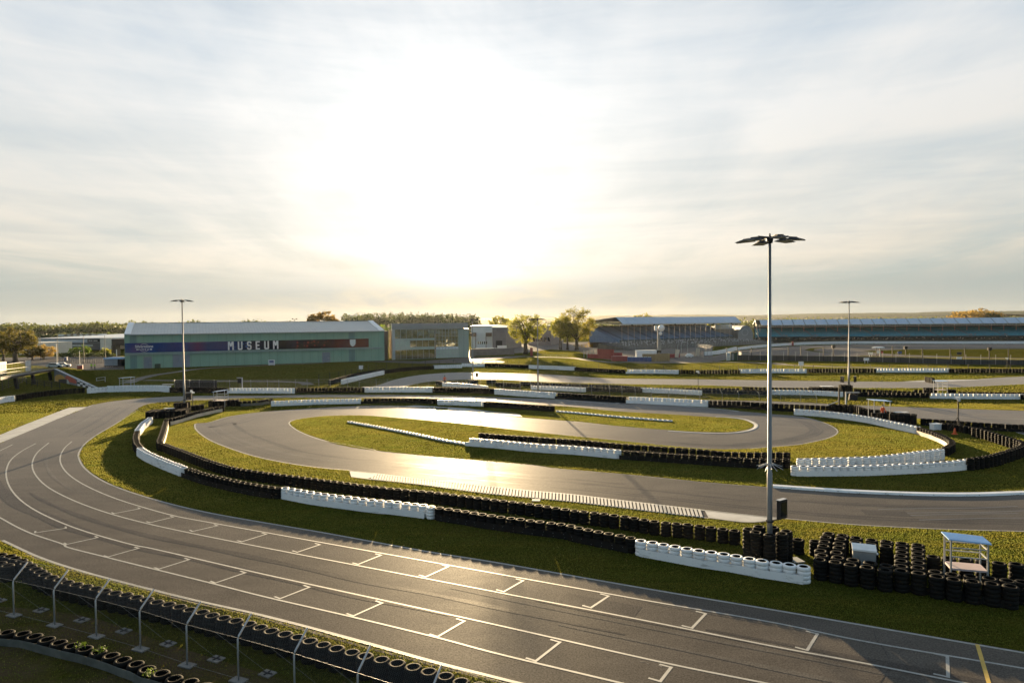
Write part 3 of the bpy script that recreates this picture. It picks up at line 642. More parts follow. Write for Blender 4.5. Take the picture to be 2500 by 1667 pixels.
row('B 2245,915 C 600,928 930,948', 5, 'w', S_ % ('white', 'below the two golden oaks'), KW, .48, bw, blabel='white belt of the strip barrier below the two golden oaks')
row('C 945,950 1250,967 1560,985', 5, 'b', S_ % ('black', 'just left of the widest white run'), KB, .4, bb, blabel='black belt just left of the widest white run')
row('C 1580,985 1900,998 2310,1018', 5, 'w', S_ % ('white', 'with scuffed belt before the big grandstand'), KW, .5, bw, blabel='scuffed white belt before the big grandstand')
row('D 1310,1090 1600,1098 2000,1122 E 300,1132 480,1140', 5, 'b', S_ % ('black', 'leading to the marshal post'), KB, .4, bb, blabel='black belt leading to the marshal post')
# far rows
row('C -60,858 150,870 325,890', 4, 'w', 'white tyre stack in the short far run behind the strip barrier', KW, .42, bw, blabel='short white belt behind the strip barrier')
row('C -120,845 100,852 C 180,850', 4, 'b', 'black tyre stack beside the far thin lamp mast', KB)
row('C 415,858 620,868', 4, 'b', 'black tyre stack in the far row left of the slim mast', KB)
row('C 640,853 1000,868 1500,882 D 700,962 1100,968 1570,970', 4, 'b', 'black tyre stack in the far double row, rear line', KB)
row('C 735,886 1000,895 1200,905', 4, 'w', 'white tyre stack in the far double row below the oaks', KW, .42, bw, blabel='white belt of the far double row below the oaks')
row('C 1215,898 1450,905 1705,912', 4, 'b', 'black tyre stack in the far double row between its white runs', KB, .35, bb, blabel='black belt of the far double row')
row('C 1722,907 2000,918 2240,930', 4, 'w', 'white tyre stack in the far double row below the big grandstand', KW, .42, bw, blabel='white belt of the far double row below the big grandstand')
row('D 1230,975 1400,980 1600,988', 4, 'b', 'black tyre stack in the far double row, front line', KB)
row('D 1630,958 1800,962 2050,966 2300,968', 5, 'b', 'black tyre stack leading to the far right tyre heap', KB)
row('L5 690,1180 900,1188 1040,1200', 4, 'b', 'black tyre stack behind the near lamp mast in the far row', KB)
row('L5 1100,1188 1500,1190 1800,1200 2080,1215', 4, 'w', 'white tyre stack in the far run at the right lamp mast', KW, .42, bw, blabel='white belt of the far run at the right lamp mast')
row('E 740,975 1000,988 1300,1002', 4, 'b', 'black tyre stack right of the right lamp mast, rear line', KB)
row('E 620,1003 1000,1010 1425,1018', 4, 'b', 'black tyre stack right of the right lamp mast, front line', KB, .4, bb, blabel='black belt right of the right lamp mast')
row('E 1445,1020 1900,1025 2330,1028', 4, 'w', 'white tyre stack in the far run at the right edge', KW, .42, bw, blabel='white belt of the far run at the right edge')
row('E 1740,1005 2000,1008 2352,1012', 4, 'b', 'black tyre stack behind the far white run at the right edge', KB)
row('E 2345,1032 2600,1040', 4, 'b', 'black tyre stack past the far white run at the right edge', KB)
row('E 1315,985 1410,988', 4, 'b', 'black tyre stack before the open frame shelter', KB)
# outermost barrier along the far track
O_ = '%s tyre stack in the outermost barrier %s'
row('B 755,838 860,808 1000,772 1240,735', 5, 'b', O_ % ('black', 'behind its first white run'), KB)
row('B 865,832 1050,790 1232,752', 5, 'w', O_ % ('white', 'climbing towards the glass building'), KW, .45, bw, blabel='white belt climbing towards the glass building')
row('B 1245,745 1450,722 1680,708', 5, 'b', O_ % ('black', 'before the glass building'), KB)
row('B 1690,704 1932,697', 5, 'w', O_ % ('white', 'at the corner of the glass building'), KW, .45, bw, blabel='white belt at the corner of the glass building')
row('C 110,687 305,687', 5, 'w', O_ % ('white', 'behind the far thin lamp mast'), KW, .45, bw, blabel='white belt behind the far thin lamp mast')
row('C 315,688 500,692 700,700', 5, 'b', O_ % ('black', 'left of the slim mast'), KB)
row('C 710,702 900,709 1112,718', 5, 'w', O_ % ('white', 'below the oaks'), KW, .45, bw, blabel='white belt of the outermost barrier below the oaks')
row('C 1122,722 1350,733 1560,742', 5, 'b', O_ % ('black', 'below the red boards'), KB)
row('C 1572,742 1800,742 2035,746', 5, 'w', O_ % ('white', 'below the wooden hoarding'), KW, .45, bw, blabel='white belt below the wooden hoarding')
row('D 1008,794 1300,795 1585,794', 5, 'b', O_ % ('black', 'below the portable cabins'), KB)
row('D 1597,788 1900,786 2220,787', 5, 'w', O_ % ('white', 'behind the near lamp mast'), KW, .45, bw, blabel='white belt of the outermost barrier behind the near lamp mast')
row('E 272,783 600,782 925,783', 5, 'b', O_ % ('black', 'behind the right lamp mast'), KB)
row('E 938,780 1300,780 1635,780', 5, 'w', O_ % ('white', 'below the long grandstand'), KW, .45, bw, blabel='white belt of the outermost barrier below the long grandstand')
row('E 1648,783 2000,783 2352,784 2500,784', 5, 'b', O_ % ('black', 'towards the right edge'), KB)
# near fence rows, bottom left
row('F -150,170 -60,185 30,195 180,245 430,385 660,455 820,490 1000,535 1200,570 1380,615 1590,660 1800,710 2010,765 2220,815 G 240,880 370,910 500,950 740,1015 1000,1090 1145,1120 1440,1190 1590,1225 1750,1270 1900,1320 2060,1360 2250,1410', 4, 'b', 'black tyre stack in the row behind the chain link fence, nearest corner', KB, step=.63)
row('F -160,235 -60,250 10,272 60,292', 4, 'b', 'black tyre stack doubling the row behind the chain link fence at the left edge', KB)
row('F -80,880 60,895 190,900 300,925 415,950 525,985 625,1005 730,1025 830,1055 935,1080 1045,1115 1140,1155 1250,1190 1340,1235 1460,1265 1580,1305 1710,1340 1830,1380', 2, 'b', 'low old tyre pair in the row above the grey strip, nearest corner', KB, .30, bg, step=.68, blabel='weathered grey belt along the lowest tyre row in the nearest corner')
# left cluster, shelters and far clusters
def grid(f, x0, y0, x1, y1, depth, n, label, group=KB, skip=()):
    z = n * TH; a, c = g1(f, x0, y0, z), g1(f, x1, y1, z); a.z = c.z = 0
    t = (c - a).normalized(); k = max(1, int((c - a).length / .61)); nn = nrm(t)
    if nn.y < 0: nn = -nn
    for j in range(depth):
        for i in range(k + 1):
            if (i, j) in skip: continue
            ROWS.append([a + t * .61 * i + nn * .61 * j + Vector((random.uniform(-.03, .03), random.uniform(-.03, .03), 0)), n, 'b', label, group])
grid('K6', 160, 668, 880, 640, 5, 5, 'black tyre stack in the cluster at the foot of the left lamp mast', skip=[(i, j) for i in range(3, 6) for j in (2, 3)])
grid('K6', 700, 500, 960, 492, 3, 8, 'tall black tyre stack in the ring round the left lamp mast', skip=((1, 1), (2, 1)))
grid('K6', 1030, 548, 1240, 530, 2, 4, 'black tyre stack beside the camera pole left of the left shelter')
grid('K6', 1355, 462, 1890, 440, 3, 5, 'black tyre stack round the left shelter', skip=[(i, 1) for i in range(1, 5)])
grid('K7', 500, 360, 985, 366, 3, 5, 'black tyre stack in the far right heap with the pale board')
grid('K7', 1075, 318, 1295, 320, 3, 8, 'tall black tyre stack round the right lamp mast', skip=((1, 1), (2, 1)))
grid('K7', 820, 678, 1290, 705, 2, 6, 'black tyre stack under the hanging signal board')
row('K7 1300,705 1400,730 1500,758 1650,780', 5, 'b', 'black tyre stack between the hanging signal board and the marshal shelter', KB)
row('K7 1440,785 1530,800 1620,815', 4, 'b', 'short black tyre stack before the marshal shelter', KB)
grid('K7', 1680, 848, 2330, 868, 1, 6, 'black tyre stack before the marshal in orange')
grid('P', 1450, 400, 1900, 425, 3, 6, 'black tyre stack in the block right of the marshal in orange', skip=())
row('K7 1750,785 2050,835', 5, 'b', 'black tyre stack behind the marshal in orange', KB)
grid('E', 1425, 968, 1530, 968, 2, 5, 'black tyre stack left of the open frame shelter')
grid('E', 1640, 985, 1725, 988, 2, 4, 'black tyre stack right of the open frame shelter')
grid('L2', 1480, 1095, 1600, 1098, 2, 5, 'black tyre stack round the far thin lamp mast')
grid('L2', 1770, 1090, 1895, 1092, 2, 4, 'black tyre stack right of the far thin lamp mast')
row('E 1420,862 1485,874', 5, 'b', 'black tyre stack in the lone sunlit block beside the far track', KB)
# ---------------------------------------------------------------- build them
def size(r): return F / max(5, r[0].y) * (.6 + r[1] * TH)
def onscreen(r):
    a = proj(r[0]); b2 = proj(r[0] + Vector((0, 0, r[1] * TH)))
    return -25 < a[0] < 2525 and b2[1] < 1690
ROWS = [r for r in ROWS if onscreen(r)]
# drop stacks that overlap a stack already placed
kept = []; cell = {}
for r in ROWS:
    k = (int(r[0].x // .6), int(r[0].y // .6)); bad = False
    for dx in (-1, 0, 1):
        for dy in (-1, 0, 1):
            for q in cell.get((k[0]+dx, k[1]+dy), ()):
                if (q[0] - r[0]).length < .46: bad = True
    if not bad: kept.append(r); cell.setdefault(k, []).append(r)
ROWS = kept
far = {'b': [], 'w': []}
def put_stack(r):
    p, n, c, label, group = r
    single = n == 1
    px = TD * F / p.y
    name = ('white_marker' if single else 'white_tyre_stack') if c == 'w' else 'tyre_stack'
    cat = 'marker tyre' if single else 'tyre stack'
    if px > 10.5 and not single:
        t = thing(name, label, cat, p, group)
        for k in range(n):
            o = bpy.data.objects.new('tyre', TY[c][0 if px > 18 else 1]); C.objects.link(o); o.parent = t
            j = .012
            o.location = (random.uniform(-j, j), random.uniform(-j, j), k * TH); o.rotation_euler = (random.uniform(-.012, .012), random.uniform(-.012, .012), random.uniform(0, 6.28))
            s = random.uniform(.96, 1.03); o.scale = (s, s, 1)
    else:
        key = (c, n)
        if single: me = TY['w'][0 if px > 18 else 1]
        else:
            if key not in SM: SM[key] = stack_mesh(c, n, 12).mesh(name, [M['white'] if c == 'w' else M['rubber'], M['rubber']], smooth=True)
            me = SM[key]
        o = bpy.data.objects.new(name, me); C.objects.link(o); o.location = p; o.rotation_euler = (0, 0, random.uniform(0, 6.28))
        s = random.uniform(.97, 1.02); o.scale = (s, s, 1); tag(o, label, cat, group)
for c in 'bw':
    rs = sorted([r for r in ROWS if r[2] == c and r[1] > 1], key=size, reverse=True)
    print('stacks', c, len(rs), 'cut px', size(rs[min(299, len(rs)-1)]))
    for r in rs[:300]: put_stack(r)
    for r in rs[300:]: far[c].append(r)
for r in ROWS:
    if r[1] == 1: put_stack(r)
for c, m in (('b', M['rubber']), ('w', M['white'])):
    if far[c]:
        b = MB(); tm = {}
        for r in far[c]:
            if r[1] not in tm: tm[r[1]] = stack_mesh(c, r[1], 9)
            q = tm[r[1]]; i = len(b.v); a = random.uniform(0, 6.28); Rz = Matrix.Rotation(a, 3, 'Z')
            b.v += [Rz @ v + r[0] for v in q.v]; b.f += [tuple(x + i for x in f) for f in q.f]; b.m += q.m
        o = b.build('far_white_tyre_stacks' if c == 'w' else 'far_tyre_stacks', [m, M['rubber']], smooth=True); o['kind'] = 'stuff'
        o['label'] = ('white' if c == 'w' else 'black') + ' tyre stacks of the distant barriers beyond the strip'
        o['category'] = 'tyre stacks'
for L, h, m, sg, lab in BELTS:
    P = L if sg is None else offset(L, sg * (TD / 2 + .035))
    if sg is None: sg = 1 if nrm(P[1] - P[0]).dot(-P[0]) > 0 else -1
    Q = [p + Vector((0, 0, 0)) for p in P[::2]]
    if len(Q) < 2: Q = [P[0], P[-1]]
    n_ = len(Q); Q = [p + nrm((Q[min(i+1, n_-1)] - Q[max(i-1, 0)])) * random.uniform(-.012, .012) for i, p in enumerate(Q)]
    In = offset(Q, -sg * .02); b = MB(); wob = [h + random.uniform(-.012, .012) for _ in Q]
    up = lambda A, z: [Vector((p.x, p.y, (z[i] if isinstance(z, list) else z))) for i, p in enumerate(A)]
    b.strip(up(Q, .01), up(Q, wob)); b.strip(up(Q, wob), up(In, wob)); b.strip(up(In, wob), up(In, .01))
    b.quad(up(Q, .01)[0], up(Q, wob)[0], up(In, wob)[0], up(In, .01)[0]); b.quad(up(Q, .01)[-1], up(Q, wob)[-1], up(In, wob)[-1], up(In, .01)[-1])
    o = b.build('tyre_belt', m); tag(o, lab, 'barrier belt', 'belts fastened along the tyre barriers')
    mid = P[len(P)//2]
    if mid.y < 75 and m in (bb, bw):
        q = MB()
        for p, t in walk(P, .62, .3):
            for zz in (.12, .29):
                if random.random() < .85: q.lathe([(.016, 0), (.016, .014), (0, .018)], 6, p + nrm(t) * sg * .004 + Vector((random.uniform(-.06, .06), 0, zz)))
        q.build('bolt', M['galv'], o)['kind'] = 'stuff'
# weeds growing out of the low old tyres
for f, x, y in (('F', 725, 1030), ('F', 900, 1070), ('F', 1340, 1275)):
    c = g1(f, x, y, .3); b = MB()
    for _ in range(90):
        a = random.uniform(0, 6.28); r = random.uniform(.02, .22); q = c + Vector((math.cos(a) * r, math.sin(a) * r, random.uniform(-.05, .16)))
        d = Vector((random.gauss(0, 1), random.gauss(0, 1), .8)).normalized() * random.uniform(.04, .09); s = d.cross(Vector((0, 0, 1))).normalized() * .02
        b.quad(q - s, q + s, q + d + s * .5, q + d - s * .5)
    tag(b.build('weed_plant', M['leaf_bright'], origin=(c.x, c.y, .2)), {725: 'bushiest green weed growing from a low old tyre', 900: 'small green weed in a low tyre right of the bushiest weed', 1340: 'tiny green weed low in the tyre row nearest the bottom edge'}[x], 'plant')
# ================================================================== lamp masts
def lamp_mast(base, ztop, label, yaw, r=.15, lens=True):
    t = thing('lamp_mast', label, 'lamp mast', base, 'lamp masts of the kart track')
    b = MB(); B0 = Vector(base); k = ztop
    b.tube([B0, B0 + Vector((0, 0, k * .28)), B0 + Vector((0, 0, k * .281)), B0 + Vector((0, 0, k * .62)), B0 + Vector((0, 0, k * .621)), B0 + Vector((0, 0, k))], [r, r * .93, r * .80, r * .70, r * .60, r * .5], 14)
    b.lathe([(r * 1.9, 0), (r * 1.9, .03), (r, .035)], 12, B0)
    b.build('pole', M['mast'], t, smooth=True)
    top = B0 + Vector((0, 0, k)); b = MB()
    for s in range(3):
        a = yaw + s * math.pi / 3 + .35; d = Vector((math.cos(a), math.sin(a), 0))
        b.bar(top + Vector((0, 0, .12)) - d * .85, top + Vector((0, 0, .12)) + d * .85, .07, .07)
    b.lathe([(.13, -.15), (.16, 0), (.16, .14), (.05, .18), (.03, .32), (0, .32)], 10, top)
    b.build('crossarm', M['dark'], t)
    for s in range(6):
        a = yaw + s * math.pi / 3 + .35; d = Vector((math.cos(a), math.sin(a), 0)); n = nrm(d); c = top + d * 1.12 + Vector((0, 0, .0 - .05 * (s % 2)))
        b = MB(); w, l = .34, .42
        up = [c - d*l*.5 - n*w*.5 + Vector((0,0,.10)), c + d*l*.3 - n*w*.5 + Vector((0,0,.08)), c + d*l*.3 + n*w*.5 + Vector((0,0,.08)), c - d*l*.5 + n*w*.5 + Vector((0,0,.10))]
        lo = [c - d*l - n*w, c + d*l*1.15 - n*w*.9 - Vector((0,0,.05)), c + d*l*1.15 + n*w*.9 - Vector((0,0,.05)), c - d*l + n*w]
        i = len(b.v); b.v += up + lo
        for q in ((0,1,2,3),(0,4,5,1),(1,5,6,2),(2,6,7,3),(3,7,4,0),(4,7,6,5)): b.face([i + x for x in q])
        for j in range(7):
            e = c - d*l*.4 + d * l * .11 * j + Vector((0, 0, .12 - .004*j)); b.bar(e - n*w*.45, e + n*w*.45, .012, .06)
        b.bar(top + d * .8 + Vector((0, 0, .12)), c + Vector((0, 0, .09)), .05, .05)
        h = b.build('floodlight', M['dark'], t)
        if lens:
            q = MB(); q.quad(*[x + Vector((0, 0, -.012)) for x in (lo[0]*.9 + c*.1, lo[3]*.9 + c*.1, lo[2]*.9 + c*.1, lo[1]*.9 + c*.1)]); q.build('lens', M['silver'], h)
    return t
def mast(f, x, y, z, topy, label, yaw, r=.15, lens=True):
    p = g1(f, x, y, z); p.z = 0
    return lamp_mast(p, zat(p, topy), label, yaw, r, lens), p
mast_near, pm = mast('I', 266, 335, 8 * TH, 586, 'tallest nearest lamp mast rising from a ring of tall black tyre stacks', .2, .135)
mast_l, pl = mast('K6', 862, 492, 8 * TH, 735, 'lamp mast standing before the museum, beside the left tyre cluster', .6, .15)
mast_c, pc = mast('L2', 1535, 1088, 5 * TH, 781, 'hazy lamp mast right of the glass building', .1, .14, False)
p2 = g1('C', 785, 918, .8); p2.z = 0
mast_d = lamp_mast(p2, zat(p2, 780), 'slim lamp mast standing before the two golden oaks', .5, .14, False)
mast_r, pr = mast('K7', 1195, 312, 8 * TH, 738, 'lamp mast standing before the long grandstand on the right', .3, .15)
# anti-climb spikes round the near mast
zs = zat(pm, 1133); b = MB()
for k in range(14):
    a = 6.28 * k / 14; d = Vector((math.cos(a), math.sin(a), 0)); b.tube([pm + Vector((0, 0, zs + .05)) + d * .14, pm + Vector((0, 0, zs - .12 - .1 * (k % 2))) + d * .62], .012, 5)
b.lathe([(.165, -.04), (.18, -.04), (.18, .06), (.165, .06)], 14, pm + Vector((0, 0, zs)))
b.build('anti_climb_spikes', M['galv'], mast_near)
def signal_panel(base, z, off, w, h, yaw, label):
    c = Vector(base) + Vector((0, 0, z)) + Vector(off); t = thing('trackside_light', label, 'light panel', c, 'trackside light panels')
    Rm = Matrix.Rotation(yaw, 3, 'Z'); b = MB(); b.box(c, (w, .16, h), rot=Rm); b.box(c + Rm @ Vector((0, -.095, 0)), (w * .96, .03, h * .96), rot=Rm)
    b.build('housing', M['dark'], t)
    b = MB(); b.box(c + Rm @ Vector((0, -.118, .03)), (w * .74, .012, h * .72), rot=Rm); b.build('screen', M['darkglass'], t)
    b = MB(); b.box(c + Rm @ Vector((0, .02, h / 2 + .02)), (w * 1.02, .22, .02), rot=Rm); b.build('cap', M['galv'], t)
    b = MB(); q = Vector(base) + Vector((0, 0, z - h * .55)); b.bar(q, c + Vector((0, 0, -h * .5)), .05); b.lathe([(.17, -.04), (.185, -.04), (.185, .04), (.17, .04)], 12, q); b.build('bracket', M['dark'], t)
zp = zat(pm, 1247)
signal_panel(pm, zp, (.58, -.05, .1), .62, .92, .62, 'black light panel on an arm low on the nearest lamp mast')
signal_panel(pl, zat(pl, 967), (.62, 0, 0), .75, .95, .15, 'black light panel low on the lamp mast before the museum')
signal_panel(pc, zat(pc, 917), (.75, 0, .2), .6, .9, .4, 'black light panel low on the hazy lamp mast')
signal_panel(pr, zat(pr, 926), (1.0, 0, 0), .55, .9, .6, 'right hand black panel of the pair on the lamp mast before the long grandstand')
signal_panel(pr, zat(pr, 926), (-1.05, 0, 0), .55, .9, -.8, 'left hand black panel of the pair on the lamp mast before the long grandstand')
def camera_pole(f, x, y, z0, topy, label, tripod=False):
    p = g1(f, x, y, z0); p.z = 0; zt = zat(p, topy)
    t = thing('camera_pole', label, 'camera pole', p, 'slim poles carrying cameras'); b = MB()
    b.tube([p, p + Vector((0, 0, zt))], .045, 8)
    if tripod:
        for k in range(3):
            a = k * 2.09 + .4; b.tube([p + Vector((math.cos(a) * .9, math.sin(a) * .9, 0)), p + Vector((0, 0, 1.5))], .03, 6)
            b.tube([p + Vector((math.cos(a) * .35, math.sin(a) * .35, .9)), p + Vector((0, 0, .9))], .02, 5)
        b.tube([p + Vector((.12, 0, 1)), p + Vector((.06, 0, zt * .9))], .02, 5)
    b.build('pole', M['dark'], t)
    b = MB(); c = p + Vector((0, 0, zt))
    b.box(c + Vector((-.12, -.1, .16)), (.26, .5, .24), rz=.5); b.box(c + Vector((.10, -.05, -.08)), (.2, .36, .18), rz=-.6); b.ball(c + Vector((0, 0, .02)), .13, 8)
    b.build('camera', M['white'], t); return p
camera_pole('K6', 1022, 548, .7, 957, 'slim camera pole between the left tyre cluster and the left shelter')
camera_pole('N', 830, 500, 0, 975, 'tripod camera mast standing on the grass of the right loop', True)
camera_pole('D', 1194, 952, .5, 909, 'slim camera pole beside the far track below the big grandstand')
p = camera_pole('L6', 2110, 930, .3, 876, 'short camera pole behind the outermost barrier at the right')
b = MB(); c = g1('N', 762, 560)
b.lathe([(.30, 0), (.30, .04), (.17, .05), (.05, .62), (0, .64)], 12, c); tag(b.build('traffic_cone', M['orange'], origin=c), 'orange cone at the foot of the tripod camera mast', 'cone')
def gantry(f, x, y, z0, topy, label, w=1.25, zlab=None):
    p = g1(f, x, y, z0); p.z = 0; zt = zat(p, topy)
    t = thing('signal_gantry', label, 'signal post', p, 'posts with a hanging black panel'); b = MB()
    b.bar(p, p + Vector((0, 0, zt)), .16); b.bar(p + Vector((-.1, 0, zt)), p + Vector((w * 1.35, 0, zt)), .14)
    b.build('post', M['galv'], t)
    b = MB(); c = p + Vector((w * .72, -.05, zt - .62)); b.box(c, (w * .85, .22, .8), rot=Matrix.Rotation(.12, 3, 'Y')); b.box(c + Vector((.1, 0, .48)), (.06, .06, .3)); b.box(c + Vector((-.25, 0, .48)), (.06, .06, .3)); b.build('panel', M['dark'], t)
gantry('K7', 1140, 690, 1.0, 958, 'post with hanging black panel beside the marshal post')
t_ = g1('L1', 2035, 1215, .9); t_.z = 0
zt = zat(t_, 922); t = thing('signal_gantry', 'post with small hanging black panel below the museum lettering', 'signal post', t_, 'posts with a hanging black panel'); b = MB()
b.bar(t_, t_ + Vector((0, 0, zt)), .14); b.bar(t_ + Vector((.05, 0, zt)), t_ + Vector((-.95, 0, zt)), .1); b.build('post', M['galv'], t)
b = MB(); b.box(t_ + Vector((-.45, 0, zt - .55)), (.7, .2, .75)); b.build('panel', M['dark'], t)
p = g1('K7', 1008, 690, 1.0); p.z = 0; zt = zat(p, 947); t = thing('braced_post', 'dark square post with a slanting brace by the marshal post', 'post', p); b = MB()
b.bar(p, p + Vector((0, 0, zt)), .17); b.build('post', M['darkwood'], t); b = MB(); b.bar(p + Vector((-1.6, 0, .9)), p + Vector((0, 0, zt * .48)), .08); b.build('brace', M['galv'], t)
# ================================================================== marshal shelters
def shelter(c, w, d, h, rz, label, m_roof, floor=.35, tilt=.12, rail=True, ribs=True):
    c = Vector(c); t = thing('marshal_shelter', label, 'shelter', c, 'open marshal shelters'); Rm = Matrix.Rotation(rz, 3, 'Z')
    at_ = lambda x, y, z: c + Rm @ Vector((x, y, z))
    for sx in (-1, 1):
        for sy in (-1, 1):
            b = MB(); b.bar(at_(sx*w/2*.86, sy*d/2*.8, 0), at_(sx*w/2*.86, sy*d/2*.8, h - sy * 0 - sx * tilt * w * .43), .06); b.build('post', M['galv'], t)
    rot = Rm @ Matrix.Rotation(tilt, 3, 'Y'); b = MB(); b.box(at_(0, 0, h + .03), (w, d, .035), rot=rot)
    if ribs:
        k = int(d / .13)
        for i in range(k): b.box(at_(0, 0, h + .03) + rot @ Vector((0, -d/2 + (i + .5) * d / k, .025)), (w, .045, .03), rot=rot)
    b.build('roof', m_roof, t)
    b = MB(); b.box(at_(0, 0, floor), (w * .86, d * .8, .08), rot=Rm); b.build('floor', M['pinkfloor'], t)
    if rail:
        b = MB()
        for z in (floor + .55, floor + .95):
            for sy in (-1, 1): b.bar(at_(-w/2*.86, sy*d/2*.8, z), at_(w/2*.86, sy*d/2*.8, z), .045)
            b.bar(at_(w/2*.86, -d/2*.8, z), at_(w/2*.86, d/2*.8, z), .045)
        b.build('handrail', M['galv'], t)
    return t
a = g1('I', 1735, 388, 2.3); a2 = g1('I', 2088, 448, 2.12); a3 = g1('I', 1715, 310, 2.3)
w_ = Vector((a2.x - a.x, a2.y - a.y, 0)); mid = (a + a2) / 2; n_ = nrm(w_); dn = 1.15
cc = mid + n_ * dn / 2; rz_ = math.atan2(w_.y, w_.x)
shelter((cc.x, cc.y, 0), w_.length * 1.0, dn, 2.2, rz_, 'nearest shelter with blue ribbed roof beside the big tyre block', M['blueroof'], .95, .05)
def shelter_px(f, xl, xr, yroof, yfoot, z0, d, label, m=None, tilt=.1, floor=.9, rail=True, rz=0):
    a = g1(f, xl, yfoot, z0); c = g1(f, xr, yfoot, z0); a.z = c.z = 0; m_ = (a + c) / 2
    h = zat(m_, py1(f, yroof)); m_.y += d / 2
    return shelter(m_, (c - a).length, d, h, rz, label, m or M['blueroof'], floor, tilt, rail, False)
shelter_px('K6', 1400, 1640, 278, 462, .9, 1.5, 'left shelter with pale tilted roof above black tyres', None, -.12, .9)
shelter_px('P', 1035, 1405, 152, 375, 1.1, 1.6, 'shelter with flat blue roof over the marshal in orange', None, .06, .12, False)
shelter_px('L6', 1110, 1275, 1122, 1248, .9, 1.4, 'open frame shelter beside the far track on the right', None, 0, .9)
shelter_px('L1', 62, 258, 1062, 1172, 1.2, 1.4, 'bare frame shelter behind the tallest white run', None, -.06, 1.0)
# white cabinet in the big tyre block
a = g1('I', 948, 590, .45); c2 = g1('I', 1138, 612, .45); mid = (a + c2) / 2; mid.z = 0; w_ = c2 - a; rz = math.atan2(w_.y, w_.x)
t = thing('utility_cabinet', 'white topped metal cabinet standing inside the big tyre block', 'cabinet', mid); Rm = Matrix.Rotation(rz, 3, 'Z'); wl = (c2 - a).length
b = MB(); b.box(mid + Rm @ Vector((0, .25, .55)), (wl, .5, 1.1), rot=Rm); b.build('body', M['sidegrey'], t)
b = MB(); b.prism([mid + Rm @ Vector((-wl*.53, -.06, 1.1)), mid + Rm @ Vector((-wl*.53, .56, 1.22)), mid + Rm @ Vector((-wl*.53, .56, 1.30)), mid + Rm @ Vector((-wl*.53, -.06, 1.18))], Rm @ Vector((wl*1.06, 0, 0))); b.build('lid', M['cabinet'], t)
b = MB(); b.box(mid + Rm @ Vector((wl*.1, -.012, .6)), (wl*.7, .02, .8), rot=Rm); b.box(mid + Rm @ Vector((wl*.38, -.03, .62)), (.04, .03, .14), rot=Rm); b.build('door', M['sidegrey'], t)
b = MB(); b.ball(mid + Rm @ Vector((wl*.55, .1, 1.02)), .06, 8); b.build('knob', M['white'], t)
def slab(f, x, y, z, w, d, rz, label, m, name='pale_board', th=.05):
    c = g1(f, x, y, z); b = MB(); b.box(c, (w, d, th), rz=rz); tag(b.build(name, m, origin=c), label, 'board')
slab('I', 482, 560, .03, .55, .7, .2, 'grey concrete slab on the grass left of the big tyre block', M['conc_light'], 'concrete_slab')
slab('K6', 572, 600, 5*TH + .04, 1.25, .6, 0, 'white board lying on the left tyre cluster', M['cabinet'])
slab('K7', 775, 334, 5*TH + .25, 2.0, .9, 0, 'pale board lying on the far right tyre heap', M['cabinet'])
slab('K7', 2195, 828, 6*TH + .1, 1.5, .5, 0, 'white board lying on the tyre block right of the marshal', M['cabinet'])
slab('L1', 845, 1165, 1.25, 1.9, .6, 0, 'white board behind the end of the tallest white run', M['cabinet'])
slab('K2', 1995, 944, .03, .55, .5, -.1, 'small pale slab in the grass below the ribbed kerb', M['conc_light'], 'concrete_slab')
c = g1('N', 320, 462); b = MB(); b.box(c + Vector((0, 0, .34)), (.95, .6, .58), rz=.25); b.box(c + Vector((0, 0, .66)), (1.02, .66, .08), rz=.25); b.box(c + Vector((-.36, 0, .03)), (.08, .5, .06)); b.box(c + Vector((.36, 0, .03)), (.08, .5, .06))
t = tag(b.build('equipment_box', M['cabinet'], origin=c), 'white equipment box on the grass inside the right loop', 'box')
# ================================================================== people
def person(base, pose, cols, label, yaw=0, hat=None):
    """pose: list of (name, xyz, radius, parent) joints in metres, figure facing -Y."""
    base = Vector(base); me = bpy.data.meshes.new('body'); idx = {}; V = []; E = []; rad = []
    for n_, p, r, par in pose:
        idx[n_] = len(V); V.append(p); rad.append(r)
        if par: E.append((idx[par], idx[n_]))
    me.from_pydata(V, E, []); ob = bpy.data.objects.new('person', me); C.objects.link(ob)
    sk = ob.modifiers.new('skin', 'SKIN'); ob.modifiers.new('sub', 'SUBSURF').levels = 1
    for i, v in enumerate(me.skin_vertices[0].data): v.radius = (rad[i], rad[i]); v.use_root = (i == 0)
    bpy.context.view_layer.update(); dg = bpy.context.evaluated_depsgraph_get()
    m2 = bpy.data.meshes.new_from_object(ob.evaluated_get(dg)); ob.modifiers.clear(); ob.data = m2; m2.materials.clear()
    for m in cols: m2.materials.append(m)
    zs_ = dict((n_, p) for n_, p, r, par in pose); zh, zw = zs_['chest'][2], zs_['pelvis'][2]
    for f in m2.polygons:
        c = f.center; nk = zs_['neck'][2]
        d = min((Vector(zs_[k]) - c).length for k in zs_ if k.startswith('hand'))
        f.material_index = 0 if c.z > nk + .02 or d < .09 else (1 if c.z > zw - .06 else 2); f.use_smooth = True
    ob.location = base; ob.rotation_euler = (0, 0, yaw); tag(ob, label, 'person')
    hd = Vector(zs_['head']); b = MB(); b.ball(hd + Vector((0, .015, .03)), .118, 12, sc=(.92, 1.05, .95))
    hair = b.build('hair', hat or M['hair']); hair.parent = ob
    b = MB(); b.ball(hd + Vector((0, -.112, -.015)), .022, 6); b.ball(hd + Vector((-.04, -.10, .012)), .013, 6); b.ball(hd + Vector((.04, -.10, .012)), .013, 6); b.box(hd + Vector((0, -.095, -.06)), (.05, .015, .012))
    fc = b.build('face', M['skin']); fc.parent = ob
    return ob
